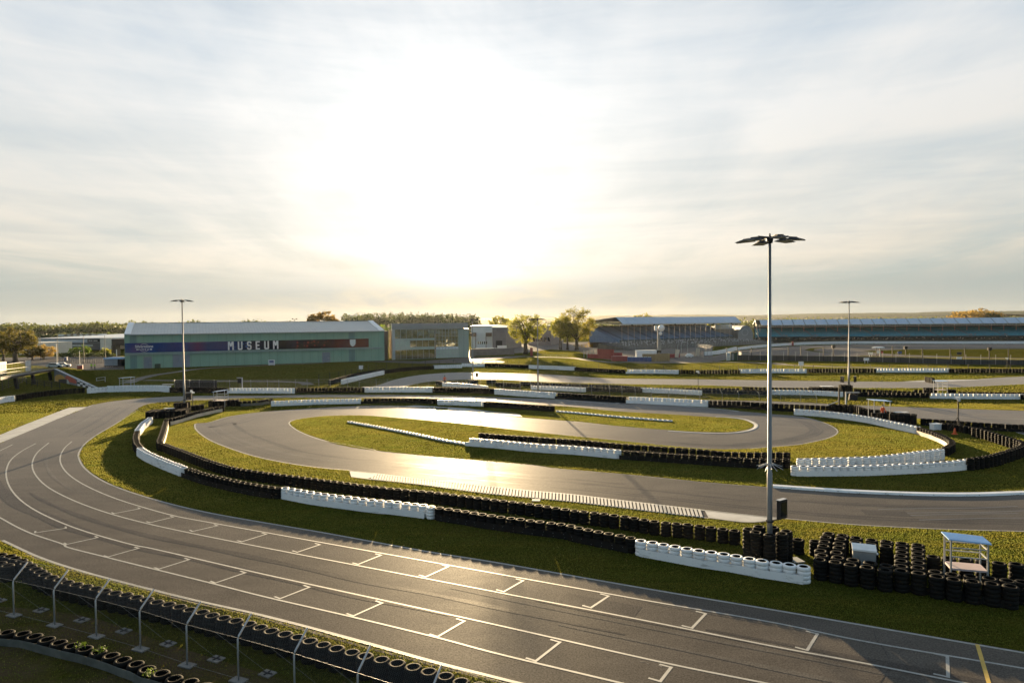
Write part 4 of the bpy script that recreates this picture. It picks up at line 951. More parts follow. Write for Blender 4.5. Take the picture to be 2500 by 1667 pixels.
def stand(arms=((-.05, -.08), (.05, -.08)), lean=0.0):
    J = [('pelvis', (0, 0, .95), .14, None), ('chest', (0, -lean, 1.28), .165, 'pelvis'), ('neck', (0, -lean*1.3, 1.50), .06, 'chest'), ('head', (0, -lean*1.4 - .01, 1.66), .105, 'neck')]
    for s, k, (ax, ay) in ((-1, 'l', arms[0]), (1, 'r', arms[1])):
        J += [('sh' + k, (s*.19, -lean, 1.43), .065, 'chest'), ('el' + k, (s*.25 + ax, -lean + ay*.6, 1.15), .05, 'sh' + k), ('hand' + k, (s*.23 + ax*2, -lean + ay*3, .92), .04, 'el' + k)]
        J += [('hip' + k, (s*.10, 0, .90), .095, 'pelvis'), ('kn' + k, (s*.12, -.02, .50), .065, 'hip' + k), ('an' + k, (s*.13, .02, .09), .05, 'kn' + k), ('toe' + k, (s*.14, -.13, .05), .045, 'an' + k)]
    return J
p = g1('P', 1255, 372, 1.05)
person((p.x, p.y + .5, .14), [(a_, (b_[0], b_[1], b_[2] - 0), c_, d_) for a_, b_, c_, d_ in stand(((-.02, -.10), (.02, -.10)), .05)], (M['skin'], M['orange'], M['navy']), 'marshal in an orange jacket standing under the flat blue roof', .1)
p = g1('L2', 1082, 1112, .7); person((p.x, p.y, 0), stand(), (M['skin'], M['orange'], M['navy']), 'distant marshal in orange beside the far track bend', .3)
p = g1('K5', 1590, 868); person(p, stand(((-.03, -.05), (.04, -.12))), (M['skin'], M['hivis'], M['navy']), 'left of the two people in lime vests before the museum', .6)
p = g1('K5', 1650, 868); person(p, stand(((-.05, -.12), (.02, -.05))), (M['skin'], M['hivis'], M['navy']), 'right of the two people in lime vests before the museum', -.7)
# ================================================================== chain link fences
def chain_mat(name, pitch=.055, wire=.0052, col=(.06, .063, .063)):
    m, nt, b, pos = newmat(name); uv = nt.new('ShaderNodeUVMap').outputs[0]; sp = nt.new('ShaderNodeSeparateXYZ'); nt.link(uv, sp.inputs[0])
    u, v = sp.outputs[0], sp.outputs[1]; k = 1 / (pitch * 1.414)
    def w(e):
        f = nt.math('FRACT', nt.math('MULTIPLY', e, k)); return nt.math('LESS_THAN', nt.math('ABSOLUTE', nt.math('SUBTRACT', f, .5)), wire * k * .707)
    fac = nt.math('MAXIMUM', w(nt.math('ADD', u, v)), w(nt.math('ADD', nt.math('SUBTRACT', u, v), 1000)))
    b.inputs['Base Color'].default_value = (*col, 1); b.inputs['Metallic'].default_value = .5; b.inputs['Roughness'].default_value = .5
    tr = nt.new('ShaderNodeBsdfTransparent'); mx = nt.new('ShaderNodeMixShader'); nt.link(fac, mx.inputs[0]); nt.link(tr.outputs[0], mx.inputs[1]); nt.link(b.outputs[0], mx.inputs[2])
    nt.link(mx.outputs[0], nt.n['Material Output'].inputs['Surface']); return m
M['chain'] = chain_mat('chain_link_wire'); M['chain_far'] = chain_mat('chain_link_wire_far', .06, .003, (.2, .2, .19))
def cranked_fence(P, lean, h, crank, label, m, base=False, r=.03, pm_=None):
    t = thing('chain_link_fence', label, 'fence', P[0]); up = Vector((0, 0, h)); lean = [l.normalized() for l in lean]
    top = [p + up for p in P]; tip = [p + up + l * crank * .72 + Vector((0, 0, crank * .7)) for p, l in zip(P, lean)]
    for p, q, e in zip(P, top, tip):
        b = MB(); b.tube([p, q - Vector((0, 0, .05)), q + (e - q) * .08, e], r, 8); po = b.build('post', pm_ or M['galv'], t, smooth=True)
        if base:
            b = MB(); ta = (P[1] - P[0]).normalized(); rz = math.atan2(ta.y, ta.x)
            b.box(p + Vector((0, 0, .03)), (.56, .34, .045), rz=rz); b.build('concrete_foot', M['concrete'], po)
    b = MB(); s = 0
    for i in range(len(P) - 1):
        l = (P[i+1] - P[i]).length
        b.quad(P[i], P[i+1], top[i+1], top[i], 0, ((s, 0), (s + l, 0), (s + l, h), (s, h)))
        b.quad(top[i], top[i+1], tip[i+1], tip[i], 0, ((s, h), (s + l, h), (s + l, h + crank), (s, h + crank))); s += l
    b.build('wire_mesh', m, t)
    b = MB()
    for A in (tip, top, [p + Vector((0, 0, .08)) for p in P]): b.tube(A, .004 if base else .010, 5)
    b.build('line_wire', M['sidegrey'], t); return t
fp = pts('F -250,655 125,745 490,835 865,935 1260,1050 1680,1195 2140,1330 G 440,1490 1010,1690')
fp.append(fp[-1] + (fp[-1] - fp[-2])); fp.append(fp[-1] + (fp[-1] - fp[-2]))
tipp = pts('F 220,275'); 
hp = zat(fp[1], 1417)
ln_ = []
for i, p in enumerate(fp):
    ta = fp[min(i+1, len(fp)-1)] - fp[max(i-1, 0)]; n = nrm(ta); n = n if n.y > 0 else -n; ln_.append(n)
ft = cranked_fence(fp, ln_, 1.48, .84, 'near chain link fence with cranked posts on white concrete feet', M['chain'], True, .032)
for i, p in enumerate(fp[:-2]):
    ta = (fp[i+1] - p).normalized(); c = p + ta * .55 + ln_[i] * .75
    b = MB(); b.box(c + Vector((0, 0, .025)), (.5, .4, .04), rz=math.atan2(ta.y, ta.x)); o = b.build('brace_foot', M['concrete'], ft)
    b = MB(); b.box(c + Vector((0, 0, .065)), (.42, .05, .02), rz=math.atan2(ta.y, ta.x)); b.box(c + Vector((0, 0, .065)), (.05, .3, .022), rz=math.atan2(ta.y, ta.x)); b.build('steel_bar', M['dark'], o)
    b = MB(); b.tube([c + Vector((0, 0, .08)), fp[max(i-1, 0)].lerp(p, .55) + Vector((0, 0, 1.45)) + ln_[i] * .05], .0035, 5); b.build('stay_wire', M['sidegrey'], ft)
# far cranked fence behind the strip barrier
xs_ = [('L1', x) for x in (945, 1165, 1375, 1580, 1795, 2005, 2215)] + [('B', x) for x in (185, 305, 425, 545, 665, 785, 905, 1030, 1155, 1275, 1400, 1525, 1650, 1780, 1900)] + [('C', x) for x in (180, 290, 395, 500, 605, 710, 820, 930, 1045, 1165, 1285, 1410, 1540, 1675, 1810, 1950, 2100, 2250)] + [('D', x) for x in (1395, 1570, 1750, 1935, 2130, 2325)]
Lf = catmull(pts('A 1535,944 2035,948 B 430,946 1055,946 1680,944 2238,955 C 935,990 1570,1030 2320,1075 D 1300,1145 2352,1195 E 480,1210', 0), 1)
Lf = offset(Lf, 1.0)
fpx = []
for f, x in xs_:
    X = pxl(f, x, 0)[0]; best = min(Lf, key=lambda p: abs(proj(p)[0] - X)); fpx.append(best.copy())
nl = [(-nrm(fpx[min(i+1, len(fpx)-1)] - fpx[max(i-1, 0)])) if nrm(fpx[min(i+1, len(fpx)-1)] - fpx[max(i-1, 0)]).y < 0 else nrm(fpx[min(i+1, len(fpx)-1)] - fpx[max(i-1, 0)]) for i in range(len(fpx))]
ff = cranked_fence(fpx, [n + Vector((-.6, 0, 0)) for n in nl], 1.75, .6, 'far cranked wire fence running behind the strip barrier', M['chain_far'], False, .026, M['sidegrey'])
a, c = fpx[0] + nl[0] * .1, fpx[3].lerp(fpx[4], .15) + nl[3] * .1
b = MB(); b.prism([a, c, c + Vector((0, 0, 2.0)), a + Vector((0, 0, 2.0))], nl[0] * .03); b.build('dark_screen', M['dark'], ff)
# low post and wire fence behind the outermost barrier
Lo = offset(catmull(pts('B 710,860 860,835 1050,790 1240,752 1680,722 1935,712 C 310,712 705,730 1115,745 1565,770 2040,774 D 1590,826 2225,822 E 930,818 1640,815 2500,818'), 1.5), 1.4)
t = thing('wire_fence', 'low dark post and wire fence behind the outermost barrier', 'fence', Lo[0]); W = walk(Lo, 4.2)
for p, ta in W: b = MB(); b.bar(p, p + Vector((0, 0, 1.75)), .09); b.build('post', M['dark'], t)
b = MB()
for z in (.6, 1.1, 1.6): b.tube([p + Vector((0, 0, z)) for p, _ in W], .012, 4)
b.build('wire', M['dark'], t)
# ================================================================== museum hangar
M['clad'] = None
def clad_mat(name, col, pitch=2.0, rough=.5, dirx=(1, 0, 0), line=.4, fine=0):
    m, nt, b, pos = newmat(name); d = nt.vmath('DOT_PRODUCT', pos, tuple(dirx)).outputs['Value']
    f = nt.math('FRACT', nt.math('DIVIDE', d, pitch)); seam = nt.math('LESS_THAN', f, .045)
    pan = nt.noise(nt.vmath('MULTIPLY', nt.vmath('SNAP', nt.vmath('SCALE', pos).outputs[0], (pitch, pitch, 50)).outputs[0], (1, 1, 0)).outputs[0], .37, 1)
    n = nt.noise(nt.mapping(pos, (1, 1, .2)), .8, 4)
    c = nt.ramp(nt.math('ADD', nt.math('MULTIPLY', n, .6), nt.math('MULTIPLY', pan, .4)), [(.35, tuple(x * .93 for x in col)), (.65, tuple(x * 1.05 for x in col))])
    c = nt.mix(nt.math('MULTIPLY', seam, line), c, tuple(x * .35 for x in col))
    nt.link(c, b.inputs['Base Color']); b.inputs['Roughness'].default_value = rough; b.inputs['Specular IOR Level'].default_value = .2
    if fine:
        w = nt.math('SINE', nt.math('MULTIPLY', d, 6.283 / fine)); nt.link(nt.bump(w, .5, .05), b.inputs['Normal'])
    return m
PA, PB = g1('L1', 165, 921), g1('B', 1245, 661); u = (PB - PA); WL = u.length; u.normalize(); nb = nrm(u); nb = nb if nb.y > 0 else -nb
def W3(s, o, z): return PA + u * s + nb * o + Vector((0, 0, z))     # along, behind, up
def sx(px):          # distance along the wall seen at image column px
    lo, hi = -5, WL + 5
    for _ in range(40):
        m = (lo + hi) / 2
        if proj(W3(m, 0, 5))[0] < px: lo = m
        else: hi = m
    return lo
green, roofm = clad_mat('green_cladding', (.22, .37, .29), 2.4, .5, u), clad_mat('roof_sheet', (.56, .535, .50), .85, .6, u, .5, .85)
greyg = clad_mat('grey_green_cladding', (.24, .33, .32), 1.2, .5, u)
HE, HR, DP = 9.7, 12.8, 15.0
mus = thing('museum_building', 'long green clad museum hangar with a dark lettered banner', 'building', PA)
b = MB(); b.prism([W3(0, 0, 0), W3(WL, 0, 0), W3(WL, 0, HE), W3(0, 0, HE)], nb * .3)
for s in (0, WL):
    b.prism([W3(s, .3, 0), W3(s, DP*2, 0), W3(s, DP*2, HE), W3(s, DP, HR), W3(s, .3, HE)], u * (.3 if s == 0 else -.3))
b.prism([W3(0, DP*2, 0), W3(WL, DP*2, 0), W3(WL, DP*2, HE), W3(0, DP*2, HE)], nb * .3)
b.build('wall', green, mus)
b = MB(); b.prism([W3(1.6, -.35, HE + .02), W3(1.6, DP, HR + .1), W3(1.6, DP*2 + .35, HE + .02), W3(1.6, DP*2 + .35, HE - .15), W3(1.6, DP, HR - .1), W3(1.6, -.35, HE - .15)], u * (WL - 3.2))
b.box(W3(WL/2, DP, HR + .18), (WL - 3.2, .9, .12), rz=math.atan2(u.y, u.x)); rf = b.build('roof', roofm, mus)
b = MB()
for s in (0, WL - 1.6): b.prism([W3(s, -.5, HE - .1), W3(s, -.5, HE + .2), W3(s, DP, HR + .35), W3(s, DP*2 + .5, HE + .2), W3(s, DP*2 + .5, HE - .1), W3(s, DP, HR + .05)], u * 1.6)
b.build('verge_trim', M['cabinet'], rf)
b = MB(); b.box(W3(WL/2, -.5, HE - .12), (WL - 3, .3, .22), rz=math.atan2(u.y, u.x)); b.build('gutter', M['galv'], rf)
b = MB(); b.prism([W3(.2, -.02, 3.85), W3(WL - 2, -.02, 3.85), W3(WL - 2, -.35, 4.0), W3(WL - 2, -.02, 4.35), W3(.2, -.02, 4.35), W3(.2, -.35, 4.0)][:2] + [W3(WL - .2, -.02, 4.4), W3(.2, -.02, 4.4)], -nb * .45); b.build('ledge', greyg, mus)
for s0, s1 in ((1.3, 3.0), (WL - 11.5, WL - 9.6)):
    b = MB(); b.prism([W3(s0, -.06, .1), W3(s1, -.06, .1), W3(s1, -.06, HE - .3), W3(s0, -.06, HE - .3)], nb * .05); b.build('darker_panel', clad_mat('dark_green_cladding', (.15, .25, .23), 1.2, .5, u), mus)
# banner with its printed colours and lettering
b0, b1 = .1, sx(900); bz0, bz1 = 4.5, 7.25
def banner_mat():
    m, nt, b, pos = newmat('banner_print'); d = nt.math('SUBTRACT', nt.vmath('DOT_PRODUCT', pos, tuple(u)).outputs['Value'], PA.dot(u)); f = nt.math('DIVIDE', d, b1)
    base = nt.ramp(f, [(0, (.012, .06, .22)), (.05, (.05, .035, .15)), (.10, (.010, .05, .20)), (.22, (.018, .04, .18)), (.27, (.07, .022, .10)), (.31, (.016, .035, .15)), (.40, (.008, .03, .13)), (.47, (.012, .014, .03)), (.62, (.012, .012, .014)), (.80, (.03, .012, .014)), (.87, (.10, .02, .018)), (1, (.13, .03, .022))])
    n = nt.noise(pos, .35, 3); base = nt.mix(nt.ramp(n, [(.45, 0), (.75, .4)]), base, (.015, .02, .06))
    sp = nt.new('ShaderNodeSeparateXYZ'); nt.link(pos, sp.inputs[0]); cb = nt.new('ShaderNodeCombineXYZ'); nt.link(d, cb.inputs[0]); nt.link(sp.outputs[2], cb.inputs[1])
    vo = nt.new('ShaderNodeTexVoronoi'); vo.inputs['Scale'].default_value = .95; vo.inputs['Randomness'].default_value = .35; nt.link(cb.outputs[0], vo.inputs['Vector'])
    dot = nt.math('LESS_THAN', vo.outputs['Distance'], .33); nm = nt.noise(cb.outputs[0], .45, 2)
    zone = nt.ramp(f, [(.66, 0), (.68, 1), (.80, 1), (.82, 0)]); on = nt.math('MULTIPLY', nt.math('MULTIPLY', dot, zone), nt.math('GREATER_THAN', nm, .47))
    c = nt.mix(on, base, (.20, .035, .03))
    zone2 = nt.ramp(f, [(.39, 0), (.41, 1), (.49, 1), (.51, 0)]); on2 = nt.math('MULTIPLY', nt.math('MULTIPLY', dot, zone2), nt.math('GREATER_THAN', nm, .5))
    c = nt.mix(on2, c, (.05, .10, .26)); nt.link(c, b.inputs['Base Color']); b.inputs['Roughness'].default_value = .5; b.inputs['Specular IOR Level'].default_value = .08; return m
b = MB(); b.prism([W3(b0, -.10, bz0), W3(b1, -.10, bz0), W3(b1, -.10, bz1), W3(b0, -.10, bz1)], nb * .08); ban = b.build('banner', banner_mat(), mus)
LT = M['cabinet']
def stroke(b, s0, z0, s1, z1, w, o=-.22):
    p, q = W3(s0, o, z0), W3(s1, o, z1); b.bar(p, q, w, .10, up=tuple(-nb))
def letter(ch, s0, s1, z0, z1, w):
    b = MB(); B = lambda a0, c0, a1, c1: b.prism([W3(a0, -.22, c0), W3(a1, -.22, c0), W3(a1, -.22, c1), W3(a0, -.22, c1)], nb * .10)
    h = z1 - z0; k = w * .5
    if ch == 'M':
        B(s0, z0, s0 + w, z1); B(s1 - w, z0, s1, z1); m = (s0 + s1) / 2
        b.prism([W3(s0 + w*.4, -.222, z1), W3(s0 + w*1.4, -.222, z1), W3(m + w*.5, -.222, z0 + h*.42), W3(m - w*.5, -.222, z0 + h*.42)], nb * .10)
        b.prism([W3(s1 - w*1.4, -.224, z1), W3(s1 - w*.4, -.224, z1), W3(m + w*.5, -.224, z0 + h*.42), W3(m - w*.5, -.224, z0 + h*.42)], nb * .10)
    if ch == 'U': B(s0, z0 + k, s0 + w, z1); B(s1 - w, z0 + k, s1, z1); b.prism([W3(s0, -.222, z0 + w), W3(s0 + k, -.222, z0), W3(s1 - k, -.222, z0), W3(s1, -.222, z0 + w)], nb * .1)
    if ch == 'E': B(s0, z0, s0 + w, z1); B(s0 + w, z0, s1, z0 + w); B(s0 + w, z1 - w, s1, z1); B(s0 + w, z0 + h/2 - k, s1 - w*.4, z0 + h/2 + k)
    if ch == 'S':
        zm = z0 + h/2; B(s0 + k, z1 - w, s1 - k, z1); B(s0 + k, zm - k, s1 - k, zm + k); B(s0 + k, z0, s1 - k, z0 + w)
        B(s0, zm + k*.2, s0 + w, z1 - k); B(s1 - w, z0 + k, s1, zm - k*.2); B(s1 - w, z1 - w*1.7, s1, z1 - k); B(s0, z0 + k, s0 + w, z0 + w*1.7)
    return b.build('letter', LT, ban)
for ch, a, c in (('M', 556.5, 570.5), ('U', 580.5, 592), ('S', 603, 614), ('E', 624, 634.5), ('U', 645, 656.5), ('M', 666.5, 679.5)):
    letter(ch, sx(a), sx(c), bz0 + .12, bz1 - .12, .40)
def text(s, size, s0, z, parent, m, o=-.135, bold=0.0, name='lettering'):
    cu = bpy.data.curves.new('txt', 'FONT'); cu.body = s; cu.size = size; cu.extrude = .012; cu.offset = bold; cu.align_x = 'CENTER'
    to = bpy.data.objects.new('txt', cu); C.objects.link(to); bpy.context.view_layer.update()
    me = bpy.data.meshes.new_from_object(to.evaluated_get(bpy.context.evaluated_depsgraph_get())); bpy.data.objects.remove(to)
    base = W3(s0, o, z); org = parent.location + (parent.parent.location if parent.parent else Vector())
    Mx = Matrix((u, Vector((0, 0, 1)), -nb)).transposed()
    for v in me.vertices: v.co = base + Mx @ v.co - org
    me.materials.clear(); me.materials.append(m); ob = bpy.data.objects.new(name, me); C.objects.link(ob); ob.parent = parent; return ob
sl = (sx(333) + sx(371)) / 2
text('Silverstone', 1.02, sl, 5.92, ban, LT, bold=.018); text('M U S E U M', .74, sl, 5.14, ban, LT, bold=.01)
b = MB(); zc = 5.87; rr = 1.12
for a0, a1 in ((.60, 2.54), (3.75, 5.67)):
    P = [W3(sl + rr * 1.0 * math.cos(a0 + (a1 - a0) * k / 16), -.13, zc + rr * math.sin(a0 + (a1 - a0) * k / 16)) for k in range(17)]
    for p, q in zip(P, P[1:]): b.bar(p, q, .07, .03, up=tuple(-nb))
b.build('emblem_ring', LT, ban)
se = sx(861); b = MB(); b.prism([W3(se - .9, -.14, 7.05), W3(se + .9, -.14, 7.05), W3(se + .9, -.14, 5.75), W3(se + .65, -.14, 5.2), W3(se, -.14, 4.75), W3(se - .65, -.14, 5.2), W3(se - .9, -.14, 5.75)], nb * .03); em = b.build('shield_emblem', LT, ban)
b = MB()
for z in (6.75, 6.35, 5.55, 5.15): b.prism([W3(se - .62, -.16, z), W3(se + .62, -.16, z), W3(se + .62, -.16, z + .14), W3(se - .62, -.16, z + .14)], nb * .015)
b.prism([W3(se - .5, -.16, 5.8), W3(se + .5, -.16, 5.8), W3(se + .5, -.16, 6.2), W3(se - .5, -.16, 6.2)], nb * .015); b.build('emblem_bars', M['sidegrey'], em)
def mdoor(p0, p1, z1, m, name='door', fr=True):
    a, c = sx(p0), sx(p1); b = MB(); b.prism([W3(a, -.05, .05), W3(c, -.05, .05), W3(c, -.05, z1), W3(a, -.05, z1)], nb * .045); o = b.build(name, m, mus)
    if fr:
        b = MB(); b.box(W3((a + c)/2, -.08, z1 + .06), (c - a + .3, .08, .14), rz=math.atan2(u.y, u.x)); b.box(W3(a - .07, -.08, z1/2), (.14, .08, z1 - .12), rz=math.atan2(u.y, u.x)); b.box(W3(c + .07, -.08, z1/2), (.14, .08, z1 - .12), rz=math.atan2(u.y, u.x)); b.build('frame', M['sidegrey'], o)
        b = MB(); b.box(W3(c - .4, -.09, z1 * .45), (.5, .05, .08), rz=math.atan2(u.y, u.x)); b.build('handle', M['galv'], o)
dgrey = mat('blue_grey_door', (.17, .22, .26), .5, .12, .8)
mdoor(351, 369, 3.2, dgrey); mdoor(787, 804.5, 3.1, dgrey); mdoor(421, 463, 3.7, mat('grey_sliding_door', (.19, .23, .28), .5, .12, .6), 'sliding_door', False)
b = MB(); b.box(W3(sx(384), -.4, .6), (1.5, .7, 1.1), rz=math.atan2(u.y, u.x)); b.box(W3(sx(384), -.4, 1.2), (1.3, .8, .08), rz=math.atan2(u.y, u.x)); tag(b.build('wall_unit', M['green_box'], origin=W3(sx(384), 0, 0)), 'small dark unit standing against the museum wall', 'vent unit')
c = g1('B', 232, 708); b = MB(); b.bar(c + Vector((-.7, 0, 0)), c + Vector((-.7, 0, 1)), .08); b.bar(c + Vector((.7, 0, 0)), c + Vector((.7, 0, 1)), .08); b.box(c + Vector((0, 0, 1.0)), (1.9, .08, 1.5)); t = tag(b.build('notice_board', M['cabinet'], origin=c), 'white notice board on the grass before the museum wall', 'sign')
q = MB(); q.box(c + Vector((0, -.05, 1.25)), (1.3, .02, .5)); q.box(c + Vector((0, -.05, .75)), (1.3, .02, .12)); q.build('print', M['blue'], t)
c = g1('B', 1035, 755); b = MB(); b.bar(c, c + Vector((0, 0, 1.2)), .06); b.box(c + Vector((0, -.03, .95)), (1.1, .05, .9)); tag(b.build('small_sign', M['cabinet'], origin=c), 'small white sign on the grass behind the climbing white run', 'sign')
# ================================================================== glass building
QA, QB = g1('L2', 262, 772), g1('L2', 1471, 732); gu = QB - QA; GL = gu.length; gu.normalize(); gn = nrm(gu); gn = gn if gn.y > 0 else -gn
def Q3(s, o, z): return QA + gu * s + gn * o + Vector((0, 0, z))
def qx(px):
    lo, hi = -3, GL + 3
    for _ in range(40):
        m = (lo + hi) / 2
        if proj(Q3(m, 0, 5))[0] < px: lo = m
        else: hi = m
    return lo
HG = 12.0; rg = math.atan2(gu.y, gu.x)
gb = thing('glass_building', 'three storey glass fronted building beside the museum hangar', 'building', QA)
qg = clad_mat('pale_green_panel', (.30, .37, .34), 2.2, .5, gu); greyp = mat('grey_fascia', (.30, .30, .30), .5, .1, .5)
s_a, s_b, s_c = qx(1061), qx(1064), qx(1119)
b = MB(); b.prism([Q3(s_c, 0, 0), Q3(GL, 0, 0), Q3(GL, 0, HG - 2.0), Q3(s_c, 0, HG - 2.0)], Vector((QB.x, QB.y, 0)).normalized() * 14 - gu * 2); b.build('end_wall', qg, gb)
b = MB(); b.prism([Q3(-.6, -.8, HG - 1.9), Q3(GL - .6, -.8, HG - 1.9), Q3(GL - .6, -.8, HG), Q3(-.6, -.8, HG)], Vector((QB.x, QB.y, 0)).normalized() * 15 - gu * 2); b.build('roof_fascia', greyp, gb)
b = MB(); b.prism([Q3(-.4, -.5, 0), Q3(.55, -.5, 0), Q3(.55, -.5, HG - 1.9), Q3(-.4, -.5, HG - 1.9)], gn * 1); b.build('corner_pillar', M['galv'], gb)
brown = mat('warm_interior', (.62, .46, .32), .8, .6, .55, col2=(.22, .15, .10))  # interior wall; brown mottling stands in for warm reflections in the panes
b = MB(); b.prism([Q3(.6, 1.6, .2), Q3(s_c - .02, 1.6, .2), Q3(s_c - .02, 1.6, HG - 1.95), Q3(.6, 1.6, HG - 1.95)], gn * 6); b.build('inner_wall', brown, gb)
b = MB()
for z in (3.3, 6.4): b.box(Q3(s_c/2, .8, z), (s_c - .8, 1.5, .35), rz=rg)
b.build('floor_slab', M['concrete'], gb)
gm, nt, bs, pos = newmat('tinted_glass'); nt.n.remove(bs); gb2 = nt.new('ShaderNodeBsdfGlossy', i_Color=(.85, .86, .82, 1), i_Roughness=.03)
tr = nt.new('ShaderNodeBsdfTransparent', i_Color=(.88, .90, .84, 1)); mx = nt.new('ShaderNodeMixShader', i_Fac=.22); nt.link(tr.outputs[0], mx.inputs[1]); nt.link(gb2.outputs[0], mx.inputs[2])
nt.link(nt.bump(nt.noise(pos, .6, 2), .08, .3), gb2.inputs['Normal']); nt.link(mx.outputs[0], nt.n['Material Output'].inputs['Surface'])
def glazing(s0, s1, z0, z1, nx, nz, m, name='curtain_wall', pane=None):
    b = MB(); b.prism([Q3(s0, 0, z0), Q3(s1, 0, z0), Q3(s1, 0, z1), Q3(s0, 0, z1)], gn * .04); o = b.build(name, m, gb)
    b = MB()
    for i in range(nx + 1): b.box(Q3(s0 + (s1 - s0) * i / nx, -.06, (z0 + z1)/2), (.09, .10, z1 - z0), rz=rg)
    for j in range(nz + 1): b.box(Q3((s0 + s1)/2, -.045, z0 + (z1 - z0) * j / nz), (s1 - s0, .10, .09), rz=rg)
    b.build('glazing_bars', M['galv'], o)
paleg = mat('pale_spandrel_glass', (.42, .52, .48), .12, .15, .5, spec=.8); skyg = mat('white_blind', (.62, .70, .75), .4, .1, .5)
glazing(.6, s_a, .1, 3.2, 7, 1, gm); glazing(.6, s_a, 3.25, 4.0, 7, 1, paleg, 'spandrel'); glazing(qx(1001), s_a, 4.05, 6.3, 4, 1, gm); glazing(.6, qx(1000.5), 4.05, 6.3, 3, 1, paleg, 'spandrel')
glazing(.6, s_a, 6.35, 6.9, 7, 1, paleg, 'spandrel'); glazing(.6, s_a, 6.95, HG - 2.0, 7, 1, gm)
glazing(s_b, s_c - .05, .1, 3.0, 7, 2, paleg, 'spandrel'); glazing(s_b, s_c - .05, 3.05, 3.85, 7, 1, skyg, 'blind_band'); glazing(s_b, s_c - .05, 3.9, HG - 2.0, 7, 5, gm)
b = MB(); b.prism([W3(WL + .2, 4, 0), Q3(-.5, 4, 0), Q3(-.5, 4, 9.6), W3(WL + .2, 4, 9.6)], gn * 3); b.build('link_block', mat('brown_grey_panel', (.22, .20, .18), .6, .2, .6, stretch=(4, 4, .2)), gb)
# floodlight poles and roof clutter behind the museum
def flood_pole(px, ytop, y, label):
    g_ = D(px, ytop, y); p = Vector((g_.x, g_.y, 0)); t = thing('flood_pole', label, 'light pole', p, 'twin head light poles behind the museum'); b = MB(); b.tube([p, g_], .09, 6); b.bar(g_ - Vector((.9, 0, 0)), g_ + Vector((.9, 0, 0)), .08); b.build('pole', M['dark'], t)
    for s in (-1, 1): b = MB(); b.box(g_ + Vector((s * .9, 0, .1)), (.6, .4, .5)); b.build('lamp_head', M['dark'], t)
flood_pole(719, 779, 330, 'twin head light pole rising behind the museum roof'); flood_pole(1070, 774, 330, 'twin head light pole rising behind the glass building')
flood_pole(943, 784.5, 300, 'light pole between the museum and the glass building')
# ================================================================== pale hall and dark hall beyond the car park
def hall(label, px0, px1, ybase, ytop, depth, m_wall, m_roof, cat='building', name='hall_building', split=None, tilt=0):
    a, c = G(px0, ybase), G(px1, ybase); w = c - a; w.z = 0; n = nrm(w); n = n if n.y > 0 else -n; h = zat((a + c) / 2, ytop)
    t = thing(name, label, cat, a); b = MB(); b.prism([a, c, c + Vector((0, 0, h)), a + Vector((0, 0, h))], n * depth); b.build('wall', m_wall, t)
    b = MB(); dz = Vector((0, 0, h)); wu = w.normalized(); b.prism([a - wu*.4 - n*.5 + dz, c + wu*.4 - n*.5 + dz, c + wu*.4 - n*.5 + dz + Vector((0, 0, .45)), a - wu*.4 - n*.5 + dz + Vector((0, 0, .45))], n * (depth + 1)); b.build('roof', m_roof, t)
    return t, a, c, n, h
wht = mat('white_hall_cladding', (.62, .66, .70), .5, .08, .5); pur = mat('purple_grey_cladding', (.15, .14, .16), .6, .15, .5); brn = mat('brown_panel', (.16, .10, .075), .6, .2, .6)
t, a, c, n, h = hall('white clad hall with brown canopies right of the glass building', 1151, 1202, 850, 797, 30, wht, M['cabinet'])
for x0, x1 in ((1152, 1164), (1189, 1202)):
    q0, q1 = G(x0, 850) - n*.5, G(x1, 850) - n*.5; b = MB(); z0, z1 = zat(q0, 821), zat(q0, 812); b.prism([q0 + Vector((0, 0, z0)), q1 + Vector((0, 0, z0)), q1 + Vector((0, 0, z1)), q0 + Vector((0, 0, z1))], -n * 1.5); b.build('canopy', brn, t)
    q = q1 if x0 < 1170 else q0; b = MB(); b.bar(q - n, q - n + Vector((0, 0, z0)), .3); b.build('canopy_leg', brn, t)
for k in range(5):
    q = G(1168 + k * 5, 850) - n * .06; b = MB(); b.box(q + Vector((0, 0, 2.6)), (.5, .1, 1.3)); b.build('window', M['darkglass'], t)
t, a, c, n, h = hall('purple grey hall behind the left golden oak', 1202.5, 1235, 852, 800, 30, pur, M['cabinet'])
b = MB(); q = (a + c) / 2 - n * .08; b.box(q + Vector((0, 0, 2)), (3, .12, 3.6), rz=math.atan2((c-a).y, (c-a).x)); b.build('door', M['dark'], t)
t, a, c, n, h = hall('grey shed seen between the two golden oaks', 1290, 1345, 842, 796, 30, pur, M['cabinet'])
for k in range(6): b = MB(); b.box(a.lerp(c, (k + .5)/6) - n * .08 + Vector((0, 0, 3)), (1.2, .12, 2.2), rz=math.atan2((c-a).y, (c-a).x)); b.build('window', M['darkglass'], t)
